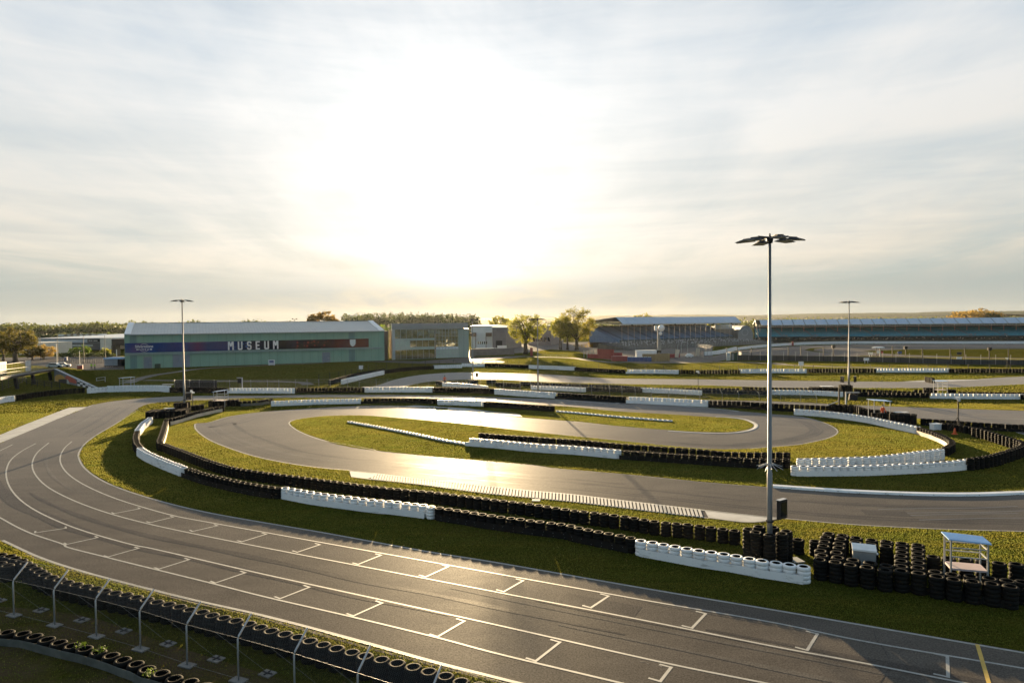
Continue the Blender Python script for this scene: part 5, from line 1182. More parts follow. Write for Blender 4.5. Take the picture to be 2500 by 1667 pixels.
# long grey wall with trailers behind it
a, c = g1('L2', 1480, 712), g1('L2', 2192, 688); t = thing('boundary_wall', 'long grey panel wall right of the glass building', 'wall', a); k = 12
for i in range(k):
    p, q = a.lerp(c, i / k), a.lerp(c, (i + 1) / k); b = MB(); b.bar(p + Vector((0, 0, 1.25)) , q + Vector((0, 0, 1.25)) - (q - p).normalized() * .05, .12, 2.5); b.build('panel', mat('grey_wall_panel', (.17, .155, .15), .7, .2, .7) if i == 0 else bpy.data.materials['grey_wall_panel'], t)
for lab, x0, x1, y0, y1 in (('white trailer roof above the long grey wall', 1575, 1865, 630, 588), ('second pale trailer behind the long grey wall', 1880, 2180, 632, 592), ('small white van roof behind the pale trailers', 1920, 2070, 590, 552)):
    d0 = 256 if y1 > 570 else 275; p, q = D(*pxl('L2', x0, y0), d0), D(*pxl('L2', x1, y0), d0); h = D(*pxl('L2', x0, y1), d0).z
    m_ = (p + q) / 2; o = Vector((m_.x, d0 + 1.3, 0)); w = (q - p).length; t = thing('parked_trailer', lab, 'trailer', o, 'trailers behind the grey wall')
    b = MB(); b.box(o + Vector((0, 0, h/2 + .25)), (w, 2.5, h - .5)); b.build('body', M['cabinet'], t)
    b = MB(); b.box(o + Vector((0, 0, h + .03)), (w + .1, 2.6, .08)); b.build('roof', M['white'], t)
    for s in (-.3, .3):
        b = MB(); b.tube([o + Vector((s * w, -1.3, .45)), o + Vector((s * w, -1.0, .45))], .45, 12); b.build('wheel', M['rubber'], t)
p = g1('L3', 765, 1095); t = thing('red_totem', 'red totem sign standing beside the left golden oak', 'sign', p); b = MB(); b.box(p + Vector((0, 0, 1.5)), (.9, .35, 3.0)); b.build('panel', M['red'], t); b = MB(); b.box(p + Vector((0, 0, .1)), (1.5, .6, .2)); b.build('foot', M['dark'], t)
# pedestrian barriers between the oaks
a, c = g1('L3', 910, 1125), g1('L3', 1470, 1135)
for i in range(5):
    p, q = a.lerp(c, i / 5), a.lerp(c, (i + .93) / 5); t = thing('crowd_barrier', 'grey crowd barrier in the row beyond the outermost tyres', 'barrier', p, 'crowd barriers beyond the outermost tyres'); b = MB()
    for z in (.2, 1.2): b.bar(p + Vector((0, 0, z)), q + Vector((0, 0, z)), .05)
    for e in (0, .2, .4, .6, .8, 1): b.bar(p.lerp(q, e) + Vector((0, 0, .05)), p.lerp(q, e) + Vector((0, 0, 1.2)), .04)
    b.build('frame', M['galv'], t)
# ================================================================== warehouses at the far left
W_D = 330
def block(t, name, f, x0, x1, y0, y1, dpt, depth, m, parent=None, dz=0):
    p, q = D(*pxl(f, x0, y0), dpt), D(*pxl(f, x1, y0), dpt); top = D(*pxl(f, (x0 + x1)/2, y1), dpt).z; z0 = max(0, (p.z + q.z)/2)
    b = MB(); b.box(((p.x + q.x)/2, dpt + depth/2, (z0 + top)/2), (abs(q.x - p.x), depth, top - z0)); return b.build(name, m, parent or t)
p0 = D(*pxl('K5', 740, 520), W_D); t = thing('warehouse', 'long dark fronted warehouse with pale roof at the far left', 'building', (p0.x, p0.y, 0))
gw, gr, bw_ = mat('charcoal_cladding', (.075, .085, .095), .5, .15, .4), mat('pale_blue_roof', (.42, .47, .52), .4, .1, .2), mat('cream_wall', (.62, .58, .50), .6, .1, .4)
block(t, 'wall', 'K5', 740, 1750, 530, 400, W_D, 55, gw); block(t, 'fascia', 'K5', 560, 1750, 405, 332, W_D - .5, 4, gr); block(t, 'end_wall', 'K5', 1745, 1945, 520, 318, W_D - 1, 30, bw_)
a_, b_ = D(*pxl('K5', 560, 332), W_D - .5), D(*pxl('K5', 2160, 305), W_D - .5); rt = D(*pxl('K5', 1300, 262), W_D + 60).z
b = MB(); b.prism([Vector((a_.x, W_D - .5, a_.z)), Vector((a_.x, W_D + 75, rt)), Vector((a_.x, W_D + 75, a_.z - 1)), Vector((a_.x, W_D - .5, a_.z - .6))], (b_.x - a_.x + 25, 0, 0)); rf = b.build('roof', gr, t)
for k in range(7):
    q = D(*pxl('K5', 1120 + k * 105, 262), W_D + 55); b = MB(); b.box((q.x, W_D + 55, rt - .2), (5, 3, 1.0)); b.build('rooflight', M['cabinet'], rf)
for k in range(9): block(t, 'window', 'K5', 1220 + k * 44, 1258 + k * 44, 466, 436, W_D - .15, .1, M['silver'])
o = block(t, 'sign_board', 'K5', 1520, 1735, 395, 345, W_D - .8, .2, M['dark'])
for x0, x1 in ((1540, 1565), (1572, 1605), (1625, 1652), (1657, 1692)): block(t, 'lettering', 'K5', x0, x1, 373, 362, W_D - .95, .1, M['cabinet'], o)
p0 = D(*pxl('K5', 340, 490), 300); t = thing('low_building', 'low pale building with red lettering band behind the left oak', 'building', (p0.x, p0.y, 0))
block(t, 'wall', 'K5', 330, 750, 640, 404, 300, 20, bw_); block(t, 'band', 'K5', 400, 640, 470, 440, 299.8, .15, M['red'])
# dark portal beside the museum, kiosk
a = g1('K5', 1945, 640); pd = a.y; t = thing('dark_portal', 'dark square portal standing left of the museum hangar', 'gateway', (a.x, a.y, 0)); dk = mat('dark_brown_panel', (.028, .022, .018), .6, .2, .6)
block(t, 'leg', 'K5', 1940, 2020, 640, 450, pd, 3, dk); block(t, 'lintel', 'K5', 1940, 2165, 450, 338, pd - .01, 3, dk); block(t, 'sign', 'K5', 2020, 2035, 640, 520, pd - .2, .1, M['cabinet'])
a = g1('K5', 1820, 830); pd = a.y; t = thing('kiosk', 'small blue grey kiosk with flat roof beside the museum corner', 'kiosk', (a.x, a.y, 0))
block(t, 'wall', 'K5', 1815, 2040, 800, 690, pd, 4, mat('kiosk_wall', (.22, .28, .33), .5, .1, .6)); block(t, 'side_opening', 'K5', 2040, 2115, 800, 690, pd + .3, 3.5, M['dark']); block(t, 'roof', 'K5', 1795, 2145, 690, 665, pd - .5, 5, M['blueroof']); block(t, 'counter', 'K5', 1800, 2130, 815, 800, pd - .6, 1, M['dark'])
for i in range(4):
    q = g1('K5', 1858 + i * 33, 822); b = MB(); b.lathe([(.16, 0), (.16, .5), (.08, .62), (0, .62)], 8, q); tag(b.build('bollard', M['cabinet'], origin=q), 'short white bollard in front of the small kiosk', 'bollard', 'white bollards before the kiosk')
# parked car
def car(f, x, y, yaw, m, label):
    c = g1(f, x, y); t = thing('parked_car', label, 'car', c, 'parked cars'); Rm = Matrix.Rotation(yaw, 3, 'Z'); A = lambda x, y, z: c + Rm @ Vector((x, y, z))
    b = MB(); b.prism([A(-2.1, -.85, .3), A(2.1, -.85, .3), A(2.1, -.85, .72), A(1.1, -.85, .88), A(.5, -.85, 1.38), A(-1.2, -.85, 1.42), A(-1.9, -.85, .92), A(-2.1, -.85, .85)], Rm @ Vector((0, 1.7, 0))); b.build('body', m, t)
    b = MB(); b.prism([A(.95, -.86, .92), A(.45, -.86, 1.3), A(-1.1, -.86, 1.33), A(-1.65, -.86, .95)], Rm @ Vector((0, 1.72, 0))); b.build('window', M['darkglass'], t)
    for sxx in (-1.3, 1.3):
        for s in (-.8, .8): b = MB(); b.tube([A(sxx, s - .12, .33), A(sxx, s + .12, .33)], .33, 12); b.build('wheel', M['rubber'], t)
car('K5', 960, 838, .2, M['silver'], 'silver car parked beyond the painted underpass'); car('K5', 1085, 828, .5, M['white'], 'white car parked right of the silver car')
# street furniture at the left
for x, y, ty, lab in ((990, 800, 410, 'tall pale lamp post beyond the underpass'), (1385, 790, 545, 'shorter pale lamp post near the lime vests'), (710, 700, 300, 'thin dark pole beside the copper tree'), (1005, 700, 250, 'thin dark pole right of the copper tree'), (1460, 760, 275, 'thin dark pole before the warehouse sign'), (1830, 700, 270, 'thin dark pole before the cream end wall')):
    p = g1('K5', x, y); z = zat(p, py1('K5', ty)); b = MB(); b.tube([p, p + Vector((0, 0, z))], [.11, .06], 7); b.lathe([(.2, 0), (.2, .1), (.11, .15)], 8, p)
    if 'lamp' in lab: b.box(p + Vector((.35, 0, z)), (.9, .25, .12))
    tag(b.build('street_lamp' if 'lamp' in lab else 'thin_pole', M['galv'] if 'lamp' in lab else M['dark'], origin=p), lab, 'lamp post' if 'lamp' in lab else 'pole')
for x, y, m, lab in ((1378, 862, 'red', 'left red and white traffic barrier by the lime vests'), (1412, 862, 'red', 'right red and white traffic barrier by the lime vests'), (1145, 712, 'blue', 'blue bin beyond the crowd of poles at the left')):
    p = g1('K5', x, y); b = MB(); b.box(p + Vector((0, 0, .55)), (.85, .5, 1.1), rz=.2, mi=0); b.box(p + Vector((0, 0, 1.15)), (.9, .56, .1), rz=.2, mi=1); tag(b.build('traffic_barrier' if m == 'red' else 'waste_bin', [M[m], M['cabinet']], origin=p), lab, 'barrier' if m == 'red' else 'bin')
# railings along the car park
a, c = g1('K5', 1000, 760), g1('K5', 1800, 760)
t = thing('railing', 'long dark railing across the car park at the left', 'railing', a); b = MB(); k = 26
for i in range(k + 1): b.bar(a.lerp(c, i/k), a.lerp(c, i/k) + Vector((0, 0, 1.5)), .07)
for z in (.2, 1.45): b.bar(a + Vector((0, 0, z)), c + Vector((0, 0, z)), .06)
b.build('bars', M['dark'], t)
# ================================================================== painted underpass, bank and footbridge at the left
M['bankgrass'] = M['grass']
A0, A1 = g1('K5', 940, 870, 2.6), g1('K5', 1660, 1215, 0); A0.z = 0; A1.z = 0
bk = MB(); back = [g1('K5', 1000, 860, 2.5), g1('K5', 1215, 905, 2.0), g1('K5', 1480, 1020, 1.1), g1('K5', 1830, 1150, 0)]
wt = [Vector((A0.x, A0.y, 2.6)), A0.lerp(A1, .33) + Vector((0, 0, 1.95)), A0.lerp(A1, .66) + Vector((0, 0, 1.0)), Vector((A1.x, A1.y, .25))]
bk.strip(wt, back); e_ = [g1('K5', 1060, 840, 0), g1('K5', 1480, 900, 0), g1('K5', 1800, 1000, 0), g1('K5', 1960, 1140, 0)]; bk.strip(back, e_); struct(bk.build('grass_bank', M['grass'], smooth=True))
wd = (A1 - A0).normalized(); wn = nrm(wd); wn = wn if wn.y > 0 else -wn
wall = thing('painted_wall', 'sloping retaining wall with red and yellow mural and chequered end', 'wall', A0)
WLn = (A1 - A0).length
def wtop(f): return 2.75 - 2.5 * f if f > .0 else 2.75
b = MB(); b.prism([A0 + Vector((0, 0, -.02)), A1 + Vector((0, 0, -.02)), A1 + Vector((0, 0, .27)), A0 + Vector((0, 0, 2.75))], wn * .35); b.build('wall_face', mat('blue_grey_render', (.12, .15, .19), .7, .2, .7), wall)
def wp(f, z, o=-.015): p = A0.lerp(A1, f); return Vector((p.x, p.y, z)) + wn * o
def patch(P, m, name, o=-.02): b = MB(); b.prism([wp(f, z, o) for f, z in P], -wn * .012); return b.build(name, m, wall)
patch([(.02, .1), (.30, .1), (.30, 1.0), (.26, 1.5), (.18, 1.75), (.08, 1.55), (.02, 1.1)], mat('yellow_mural_paint', (.55, .30, .03), .6, .15, 1), 'yellow_mural')
patch([(.33, .5), (.58, .42), (.58, .9), (.54, 1.25), (.45, 1.6), (.36, 1.75), (.30, 1.55), (.31, 1.0)], mat('red_mural_paint', (.42, .05, .025), .6, .15, 1), 'red_mural', -.035)
patch([(.12, .02), (.34, .02), (.36, .8), (.28, .95), (.12, .6)], M['dark'], 'black_mural', -.05)
patch([(.34, .1), (.41, .1), (.40, .6), (.35, 1.1)], mat('pale_mural_paint', (.35, .45, .42), .6, .15, 1), 'pale_mural', -.065)
for i in range(6):
    f0 = .60 + i * .062; f1 = f0 + .062
    for j in range(3):
        z0, z1 = j * .42, (j + 1) * .42; t0, t1 = 2.75 - 2.5 * f0 - .03, 2.75 - 2.5 * f1 - .03
        if z0 > t0: continue
        patch([(f0, min(z0, t0)), (f1, min(z0, t1)), (f1, min(z1, t1)), (f0, min(z1, t0))], M['white'] if (i + j) % 2 == 0 else M['dark'], 'chequer_square', -.02)
b = MB(); b.prism([wp(0, 2.76, -.1), wp(1, .28, -.1), wp(1, .36, -.1), wp(0, 2.84, -.1)], wn * .55); b.build('coping', M['conc_light'], wall)
# sloping black handrail fence in front of the underpass
def fence(P, label, m, h, rails, name='post_and_rail_fence', slats=0, sheet=None):
    t = thing(name, label, 'fence', P[0])
    for p in P: b = MB(); b.bar(p, p + Vector((0, 0, h)), .10); b.build('post', m, t)
    b = MB()
    for z in rails:
        for p, q in zip(P, P[1:]): b.bar(p + Vector((0, 0, z)), q + Vector((0, 0, z)), .05, .08)
    if slats:
        for p, q in zip(P, P[1:]):
            k = max(2, int((q - p).length / slats))
            for i in range(k): b.bar(p.lerp(q, i/k) + Vector((0, 0, .15)), p.lerp(q, i/k) + Vector((0, 0, h - .1)), .03)
    b.build('rail', m, t); return t
fence(pts('K5 395,1075 465,1135 550,1148 650,1165 770,1180 900,1200 1040,1205'), 'black handrail fence stepping down before the painted underpass', M['dark'], 1.35, (.5, .95, 1.3))
fence(pts('K5 -90,1290 40,1240 150,1195 250,1160 335,1135 390,1100'), 'dark timber post and rail fence at the left edge', M['darkwood'], 2.2, (.35, .8, 1.2, 1.6, 2.0))
fence(pts('K5 1680,1120 1830,1100'), 'short grey handrail beside the tall white run', M['galv'], 1.3, (.7, 1.25))
# footbridge deck with grey railings over the underpass
Pb = [D(*pxl('K5', x, y), dd) for x, y, dd in ((-120, 1015, 122), (260, 960, 132), (560, 905, 142), (850, 860, 152))]
t = thing('footbridge', 'grey railed footbridge crossing over the underpass at the left', 'footbridge', (Pb[0].x, Pb[0].y, 0))
b = MB()
for p, q in zip(Pb, Pb[1:]): b.bar(p - Vector((0, 0, .25)), q - Vector((0, 0, .25)), 2.2, .4)
b.build('deck', M['dark'], t)
for p in Pb: b = MB(); b.bar(Vector((p.x, p.y + .5, 0)), p - Vector((0, 0, .4)), .5); b.build('pier', M['dark'], t)
for s, dh in ((-1.1, 1.35), (1.1, 2.1)):
    for p, q in zip(Pb, Pb[1:]):
        v = nrm(q - p) * s; b = MB()
        for z in (.1, dh * .55, dh): b.bar(p + v + Vector((0, 0, z)), q + v + Vector((0, 0, z)), .045)
        k = 12
        for i in range(k + 1): b.bar(p.lerp(q, i/k) + v, p.lerp(q, i/k) + v + Vector((0, 0, dh)), .03)
        b.build('railing', M['sidegrey'], t)
p, q = Pb[2].lerp(Pb[3], .0), Pb[2].lerp(Pb[3], .3); v = nrm(q - p) * -1.2; v = v if v.y < 0 else -v; b = MB(); b.prism([p + v, q + v, q + v + Vector((0, 0, 2.3)), p + v + Vector((0, 0, 2.3))], (0, .06, 0)); b.build('white_panel', M['cabinet'], t)
p, q = Pb[0].lerp(Pb[1], .5), Pb[0].lerp(Pb[1], .95); b = MB(); v = nrm(q - p) * -1.2; v = v if v.y < 0 else -v; b.prism([p + v, q + v, q + v + Vector((0, 0, 2.6)), p + v + Vector((0, 0, 2.6))], (0, .06, 0)); b.build('green_screen', M['green_box'], t)
# ================================================================== big grandstand (centre right)
seat = mat('blue_seat_rows', (.11, .20, .34), .5, .25, 1.4); seat2 = mat('teal_seat_rows', (.03, .27, .37), .5, .25, 1.4); panelb = clad_mat('pale_blue_roof_panel', (.40, .49, .60), 500, .35, (1, 0, 0), 0)
steel = mat('pale_steel', (.36, .36, .34), .5, .15, 1); terr = mat('terrace_grey', (.13, .125, .115), .8, .4, .5, .3, 2)
A = G(1517, 850); B_ = Vector((A.x + 70, A.y + 54, 0)); gd = (B_ - A); GLn = gd.length; gd.normalize(); gb_ = nrm(gd); gb_ = gb_ if gb_.y > 0 else -gb_
def S3(s, o, z): return A + gd * s + gb_ * o + Vector((0, 0, z))
gs = thing('grandstand', 'big covered grandstand with blue seats and pale panelled roof behind the golden oaks', 'grandstand', A)
b = MB(); nst = 22
for k in range(nst):
    o0, z0 = 1 + 19 * k / nst, 3.1 + 6.2 * k / nst; b.prism([S3(0, o0, 2.4), S3(0, o0 + 19/nst, 2.4), S3(0, o0 + 19/nst, z0 + .28), S3(0, o0, z0 + .28)], gd * GLn)
b.build('seating', seat, gs)
b = MB()
for k in range(9):
    s = 4 + k * (GLn - 8) / 8
    for j in range(nst): o0 = 1 + 19 * j / nst; b.box(S3(s, o0 + .45, 3.45 + 6.2 * j / nst), (1.5, .9, .1), rz=math.atan2(gd.y, gd.x))
b.build('stairway', M['dark'], gs)
b = MB(); b.prism([S3(0, .95, 2.2), S3(GLn, .95, 2.2), S3(GLn, .95, 3.6), S3(0, .95, 3.6)], gb_ * .12); b.build('front_parapet', mat('teal_parapet', (.06, .09, .10), .6, .2, 1), gs)
b = MB(); b.prism([S3(0, 20.2, 0), S3(GLn, 20.2, 0), S3(GLn, 20.2, 9.9), S3(0, 20.2, 9.9)], gb_ * .25); b.build('back_wall', mat('grandstand_back', (.16, .16, .155), .7, .2, .6), gs)
for e in (1,):
    b = MB(); b.prism([S3(GLn * e, 1, .0), S3(GLn * e, 20.2, .0), S3(GLn * e, 20.2, 9.4), S3(GLn * e, 1, 3.1)], gd * (.15 if e == 0 else -.15)); b.build('end_wall', bpy.data.materials['grandstand_back'], gs)
RO, RZ0, RZ1, RZ2 = -.8, 10.8, 13.9, 12.0
rf = None
npan = 18
for k in range(npan):
    s0, s1 = -1 + (GLn + 2) * k / npan, -1 + (GLn + 2) * (k + 1) / npan - .16
    sk = 1.3
    b = MB(); b.prism([S3(s0 + sk, RO, RZ0), S3(s1 + sk, RO, RZ0), S3(s1, 2.6, RZ1), S3(s0, 2.6, RZ1)], gb_ * .15); b.build('roof_panel', panelb, gs)
b = MB(); b.prism([S3(-.8, 2.8, RZ1), S3(-.8, 22, RZ2), S3(-.8, 22, RZ2 - .3), S3(-.8, 2.8, RZ1 - .4)], gd * (GLn + 1.6)); b.build('roof', mat('grey_roof_sheet', (.28, .28, .27), .5, .15, .3), gs)
b = MB(); b.bar(S3(-1, RO + .2, RZ0 - .3), S3(GLn + 1, RO + .2, RZ0 - .3), .35, .5); b.build('front_beam', M['galv'], gs)
for k in range(23):
    s = GLn * k / 22; b = MB(); b.bar(S3(s, -.4, .6 if k % 2 == 0 else 2.4), S3(s, -.4, RZ0 - .4), .16); b.bar(S3(s, -.4, RZ0 - .4), S3(s, 20, RZ2 - .5), .18); b.bar(S3(s, 20, 9), S3(s, 20, RZ2 - .3), .16); b.build('column', steel, gs)
for k in range(6): b = MB(); b.box(S3(6 + k * 15, RO - .1, RZ0 - .55), (.7, .6, .5)); b.build('loudspeaker', M['dark'], gs)
# terraced bank with railings in front of it
tb = thing('terrace', 'grey stepped spectator terrace with many thin railings below the big grandstand', 'terrace', A)
b = MB(); nT = 7
for k in range(nT):
    o0, z0 = .7 - 2.9 * k, 2.3 - .33 * k; b.prism([S3(-14, o0, 0), S3(GLn + 6, o0, 0), S3(GLn + 6, o0, z0), S3(-14, o0, z0)], -gb_ * 2.9)
b.build('steps', terr, tb)
b = MB()
for k in range(nT):
    o0, z0 = .5 - 2.9 * k, 2.3 - .33 * k
    for z in (.55, 1.05): b.bar(S3(-14, o0 - .5, z0 + z), S3(GLn + 4, o0 - .5, z0 + z), .035)
    for j in range(52):
        s = -14 + j * (GLn + 18) / 51 + random.uniform(-.3, .3); b.bar(S3(s, o0 - .5, z0), S3(s, o0 - .5, z0 + 1.1), .04)
b.build('railing', steel, tb)
b = MB()
for _ in range(160):
    s, k = random.uniform(-8, GLn), random.randrange(0, 4); o0, z0 = .2 - 2.9 * k, 2.3 - .33 * k
    b.box(S3(s, o0 - random.uniform(.3, 2), z0 + .4), (random.uniform(.3, .7), .3, random.uniform(.4, .8)), rz=random.uniform(0, 3))
o = b.build('seat_clutter', M['galv'], tb); o['kind'] = 'stuff'
# ================================================================== long grandstand (right)
A2 = Vector((132, 367, 0)); B2 = Vector((300, 331, 0)); hd = (B2 - A2); HL = hd.length; hd.normalize(); hb = nrm(hd); hb = hb if hb.y > 0 else -hb
def T3(s, o, z): return A2 + hd * s + hb * o + Vector((0, 0, z))
lg = thing('long_grandstand', 'long low grandstand with teal seats and a blue panelled roof on the right', 'grandstand', A2); rzl = math.atan2(hd.y, hd.x)
b = MB()
for k in range(14):
    o0, z0 = 1 + 13 * k / 14, 2.7 + 4.6 * k / 14; b.prism([T3(.5, o0, 0), T3(.5, o0 + 13/14, 0), T3(.5, o0 + 13/14, z0 + .3), T3(.5, o0, z0 + .3)], hd * (HL - .5))
b.build('seating', seat2, lg)
b = MB(); b.prism([T3(0, 14.2, 0), T3(HL, 14.2, 0), T3(HL, 14.2, 8.6), T3(0, 14.2, 8.6)], hb * .3); b.build('back_wall', mat('dark_teal_wall', (.018, .035, .045), .7, .2, .6), lg)
for k in range(30):
    s = 2 + k * 5.6
    if s > HL: break
    b = MB(); b.prism([T3(s, .2, 9.15), T3(s + 5.3, .2, 9.15), T3(s + 5.0, 5.4, 12.0), T3(s - .3, 5.4, 12.0)], hb * .15); b.build('roof_panel', panelb, lg)
    b = MB(); b.bar(T3(s, 5.2, 5.6), T3(s, 5.2, 9.4), .2); b.bar(T3(s, .4, 8.9), T3(s, 14, 9.3), .2); b.build('column', steel, lg)
b = MB(); b.prism([T3(-.5, 5.5, 12.0), T3(-.5, 15, 9.6), T3(-.5, 15, 9.3), T3(-.5, 5.5, 11.7)], hd * (HL + 1)); b.build('roof', bpy.data.materials['grey_roof_sheet'], lg)
b = MB(); b.bar(T3(0, .3, 8.95), T3(HL, .3, 8.95), .25, .3); b.bar(T3(0, .3, 8.2), T3(HL, .3, 8.2), .2, .25)
for k in range(150): b.bar(T3(k * HL / 150, .3, 8.2), T3(k * HL / 150, .3, 8.95), .08)
b.build('front_truss', mat('cream_steel', (.36, .33, .27), .6, .15, 1), lg)
b = MB(); b.prism([T3(.3, .5, 8.0), T3(.3, 3, 8.2), T3(.3, 3, 8.1), T3(.3, .5, 7.7)], hd * (HL - .6)); b.build('valance', M['dark'], lg)
k = 0
for s in range(10, int(HL), 15):
    b = MB()
    for j in range(14): b.box(T3(s + 3 - 3 * j / 13, 1 + 13 * j / 14 + .45, 3.05 + 4.6 * j / 14), (1.4, .9, .1), rz=rzl)
    b.build('stairway', mat('stair_grey', (.15, .15, .14), .8, .2, 1) if k == 0 else bpy.data.materials['stair_grey'], lg); k += 1
    b = MB()
    for j in range(7): b.box(T3(s + 4.4 + random.uniform(-1.2, 1.2), 1.2 + random.uniform(0, 1.5), 3.3 + random.uniform(0, .5)), (random.uniform(.2, .6), .3, random.uniform(.2, .5)), rz=rzl)
    b.build('gangway_fitting', M['concrete'], lg)
b = MB()
for p, q in ((T3(-.4, .2, 9.1), T3(-.4, 5.4, 12.0)), (T3(-.4, 5.4, 12.0), T3(-.4, 3.2, 9.0)), (T3(-.4, 3.2, 9.0), T3(-.4, .2, 9.1)), (T3(-.4, .3, 9), T3(.5, .4, 2.5)), (T3(-.4, 3.2, 9), T3(.8, .4, 2.2)), (T3(-.4, 2, 7), T3(.5, .4, 5))): b.bar(p, q, .22)
b.build('end_truss', mat('cream_steel_end', (.55, .45, .36), .6, .1, 1), lg)
b = MB(); b.prism([T3(0, .8, 0), T3(HL, .8, 0), T3(HL, .8, 3.0), T3(0, .8, 3.0)], hb * .15); b.build('front_wall', mat('teal_front_wall', (.03, .06, .065), .7, .25, .6), lg)
# hedge-like crowd terrace in front of it
b = MB()
for k in range(2600):
    s = random.uniform(-26, HL); o = random.uniform(-9, 0); z = .6 + random.uniform(0, 1.3) * (1 + o / 18) + .8
    c = T3(s, o, z); r = random.uniform(.15, .42); d = Vector((random.gauss(0, 1), random.gauss(0, 1), random.gauss(0, 1))).normalized() * r; e = d.cross(Vector((.3, .5, .8))).normalized() * r
    b.quad(c - d - e, c + d - e, c + d + e, c - d + e, 0 if random.random() < .93 else 1)
o = struct(b.build('hedge_planting', [mat('dull_hedge', (.05, .045, .03), .8, .5, 1), M['cream']]), 'stuff'); o['label'] = 'dull brown planting strip before the long grandstand'; o['category'] = 'planting'
b = MB(); b.prism([T3(-30, .5, 0), T3(HL, .5, 0), T3(HL, -9, 0), T3(-30, -9, 0)], (0, 0, 1.5)); tag(b.build('earth_bank', bpy.data.materials['dull_hedge'], origin=T3(0, 0, 0)), 'dull earth bank between the white wall and the long grandstand', 'bank')
# round roofed store between the stands
p = D(*pxl('L5', 640, 430), 352); P_ = []
for k in range(13): a = math.pi * k / 12; P_.append(Vector((p.x + 16 * -math.cos(a) * .5 + 8, 352, max(0, 1.0) + 7.6 * (math.sin(a) ** .6))))
t = thing('curved_roof_hall', 'grey hall with rounded roof between the two grandstands', 'building', (p.x, 352, 0))
x0, x1 = D(*pxl('L5', 600, 0), 352).x, D(*pxl('L5', 815, 0), 352).x; P_ = [Vector((x0 + (x1 - x0) * k / 12, 352, zat(p, py1('L5', 262)) * (math.sin(math.pi * (.06 + .88 * k / 12)) ** .35))) for k in range(13)]
b = MB(); b.prism([Vector((x0, 352, 0))] + P_ + [Vector((x1, 352, 0))], (0, 30, 0)); b.build('shell', mat('grey_shell', (.24, .245, .25), .6, .1, .3), t)
b = MB(); q = Vector((x0 + 3.5, 351.9, P_[6].z * .62)); b.lathe([(1.5, -.01), (1.7, .02), (1.7, .05), (1.5, .05)], 20, (0, 0, 0)); b.v = [q + Vector((v.x, -v.z, v.y)) for v in b.v]; b.build('round_emblem', M['galv'], t)
q0 = D(*pxl('L5', 270, 0), 362).x; b = MB(); b.box(((q0 + x0)/2, 366, 4.4), (x0 - q0, 8, 8.8)); b.build('annex', bpy.data.materials['grey_shell'], t); b = MB(); b.prism([Vector((q0, 361.5, 7.4)), Vector((q0, 361.5, 9.3)), Vector((q0, 363, 9.7)), Vector((q0, 363, 7.4))], (x0 - q0, 0, 0)); b.build('annex_roof', panelb, t)
# ================================================================== white circuit wall, debris fence, concrete barrier
WB = catmull(pts('L5 120,692 230,685 430,655 600,618 880,583 1380,548 1700,535 2352,527 L6 1000,586 2352,584') + [G(2900, 838)], 3); t = thing('circuit_wall', 'long white wall curving round the outside of the race circuit', 'wall', WB[0])
hs = [zat(p, proj(p)[1] - (9.2 if proj(p)[0] < 1800 else 6.6)) for p in WB]
b = MB(); bk_ = offset(WB, .35); b.strip(WB, [p + Vector((0, 0, h)) for p, h in zip(WB, hs)]); b.strip([p + Vector((0, 0, h)) for p, h in zip(WB, hs)], [p + Vector((0, 0, h)) for p, h in zip(bk_, hs)]); b.strip([p + Vector((0, 0, h)) for p, h in zip(bk_, hs)], bk_)
b.build('wall_face', M['white'], t)
p = g1('L5', 1380, 551); b = MB(); b.box(p + Vector((0, -.3, 1.0)), (.9, .3, 2.0)); tag(b.build('red_marker_board', M['red'], origin=p), 'red marker board standing against the white circuit wall', 'board')
LB2 = catmull(pts('L5 590,762 1000,765 1500,772 2352,782 L6 700,858 1500,880 2352,890') + [G(2700, 894)], 3)
t = thing('concrete_barrier', 'dark meshed concrete barrier along the inside of the race circuit', 'barrier', LB2[0]); hb_ = [zat(p, proj(p)[1] - 13) for p in LB2]
b = MB(); q_ = offset(LB2, .5); U_ = [p + Vector((0, 0, h)) for p, h in zip(LB2, hb_)]; b.strip(LB2, U_); b.strip(U_, [p + Vector((0, 0, h)) for p, h in zip(q_, hb_)]); b.strip([p + Vector((0, 0, h)) for p, h in zip(q_, hb_)], q_)
b.build('wall_face', clad_mat('dark_barrier_panel', (.055, .058, .058), 3.1, .8, (1, 0, 0), .5), t)
for p, ta in walk(LB2, 3.2):
    b = MB(); b.bar(p + Vector((0, -.1, 0)), p + Vector((0, -.1, 2.6)), .08); b.build('post', M['sidegrey'], t)
t = thing('debris_fence', 'tall dark debris fence posts above the dark circuit barrier', 'fence', LB2[0])
for f, x, yt in (('L5', 1278, 560), ('L5', 1515, 565), ('L5', 1748, 570), ('L5', 2248, 585), ('L6', 152, 640), ('L6', 424, 620), ('L6', 983, 645), ('L6', 1271, 645), ('L6', 1565, 640), ('L6', 2190, 655), ('L5', 850, 575), ('L5', 635, 575), ('L5', 437, 575)):
    X = pxl(f, x, 0)[0]; p = min(LB2, key=lambda q: abs(proj(q)[0] - X)) if X > 1795 else G(X, 880); b = MB(); b.bar(p, p + Vector((0, 0, zat(p, py1(f, yt)))), .16); b.build('post', M['dark'], t)
b = MB()
for z in (3.2, 4.2, 5.2): b.tube([p + Vector((0, .1, z)) for p in LB2[::4]], .018, 4)
b.build('cable', M['dark'], t)
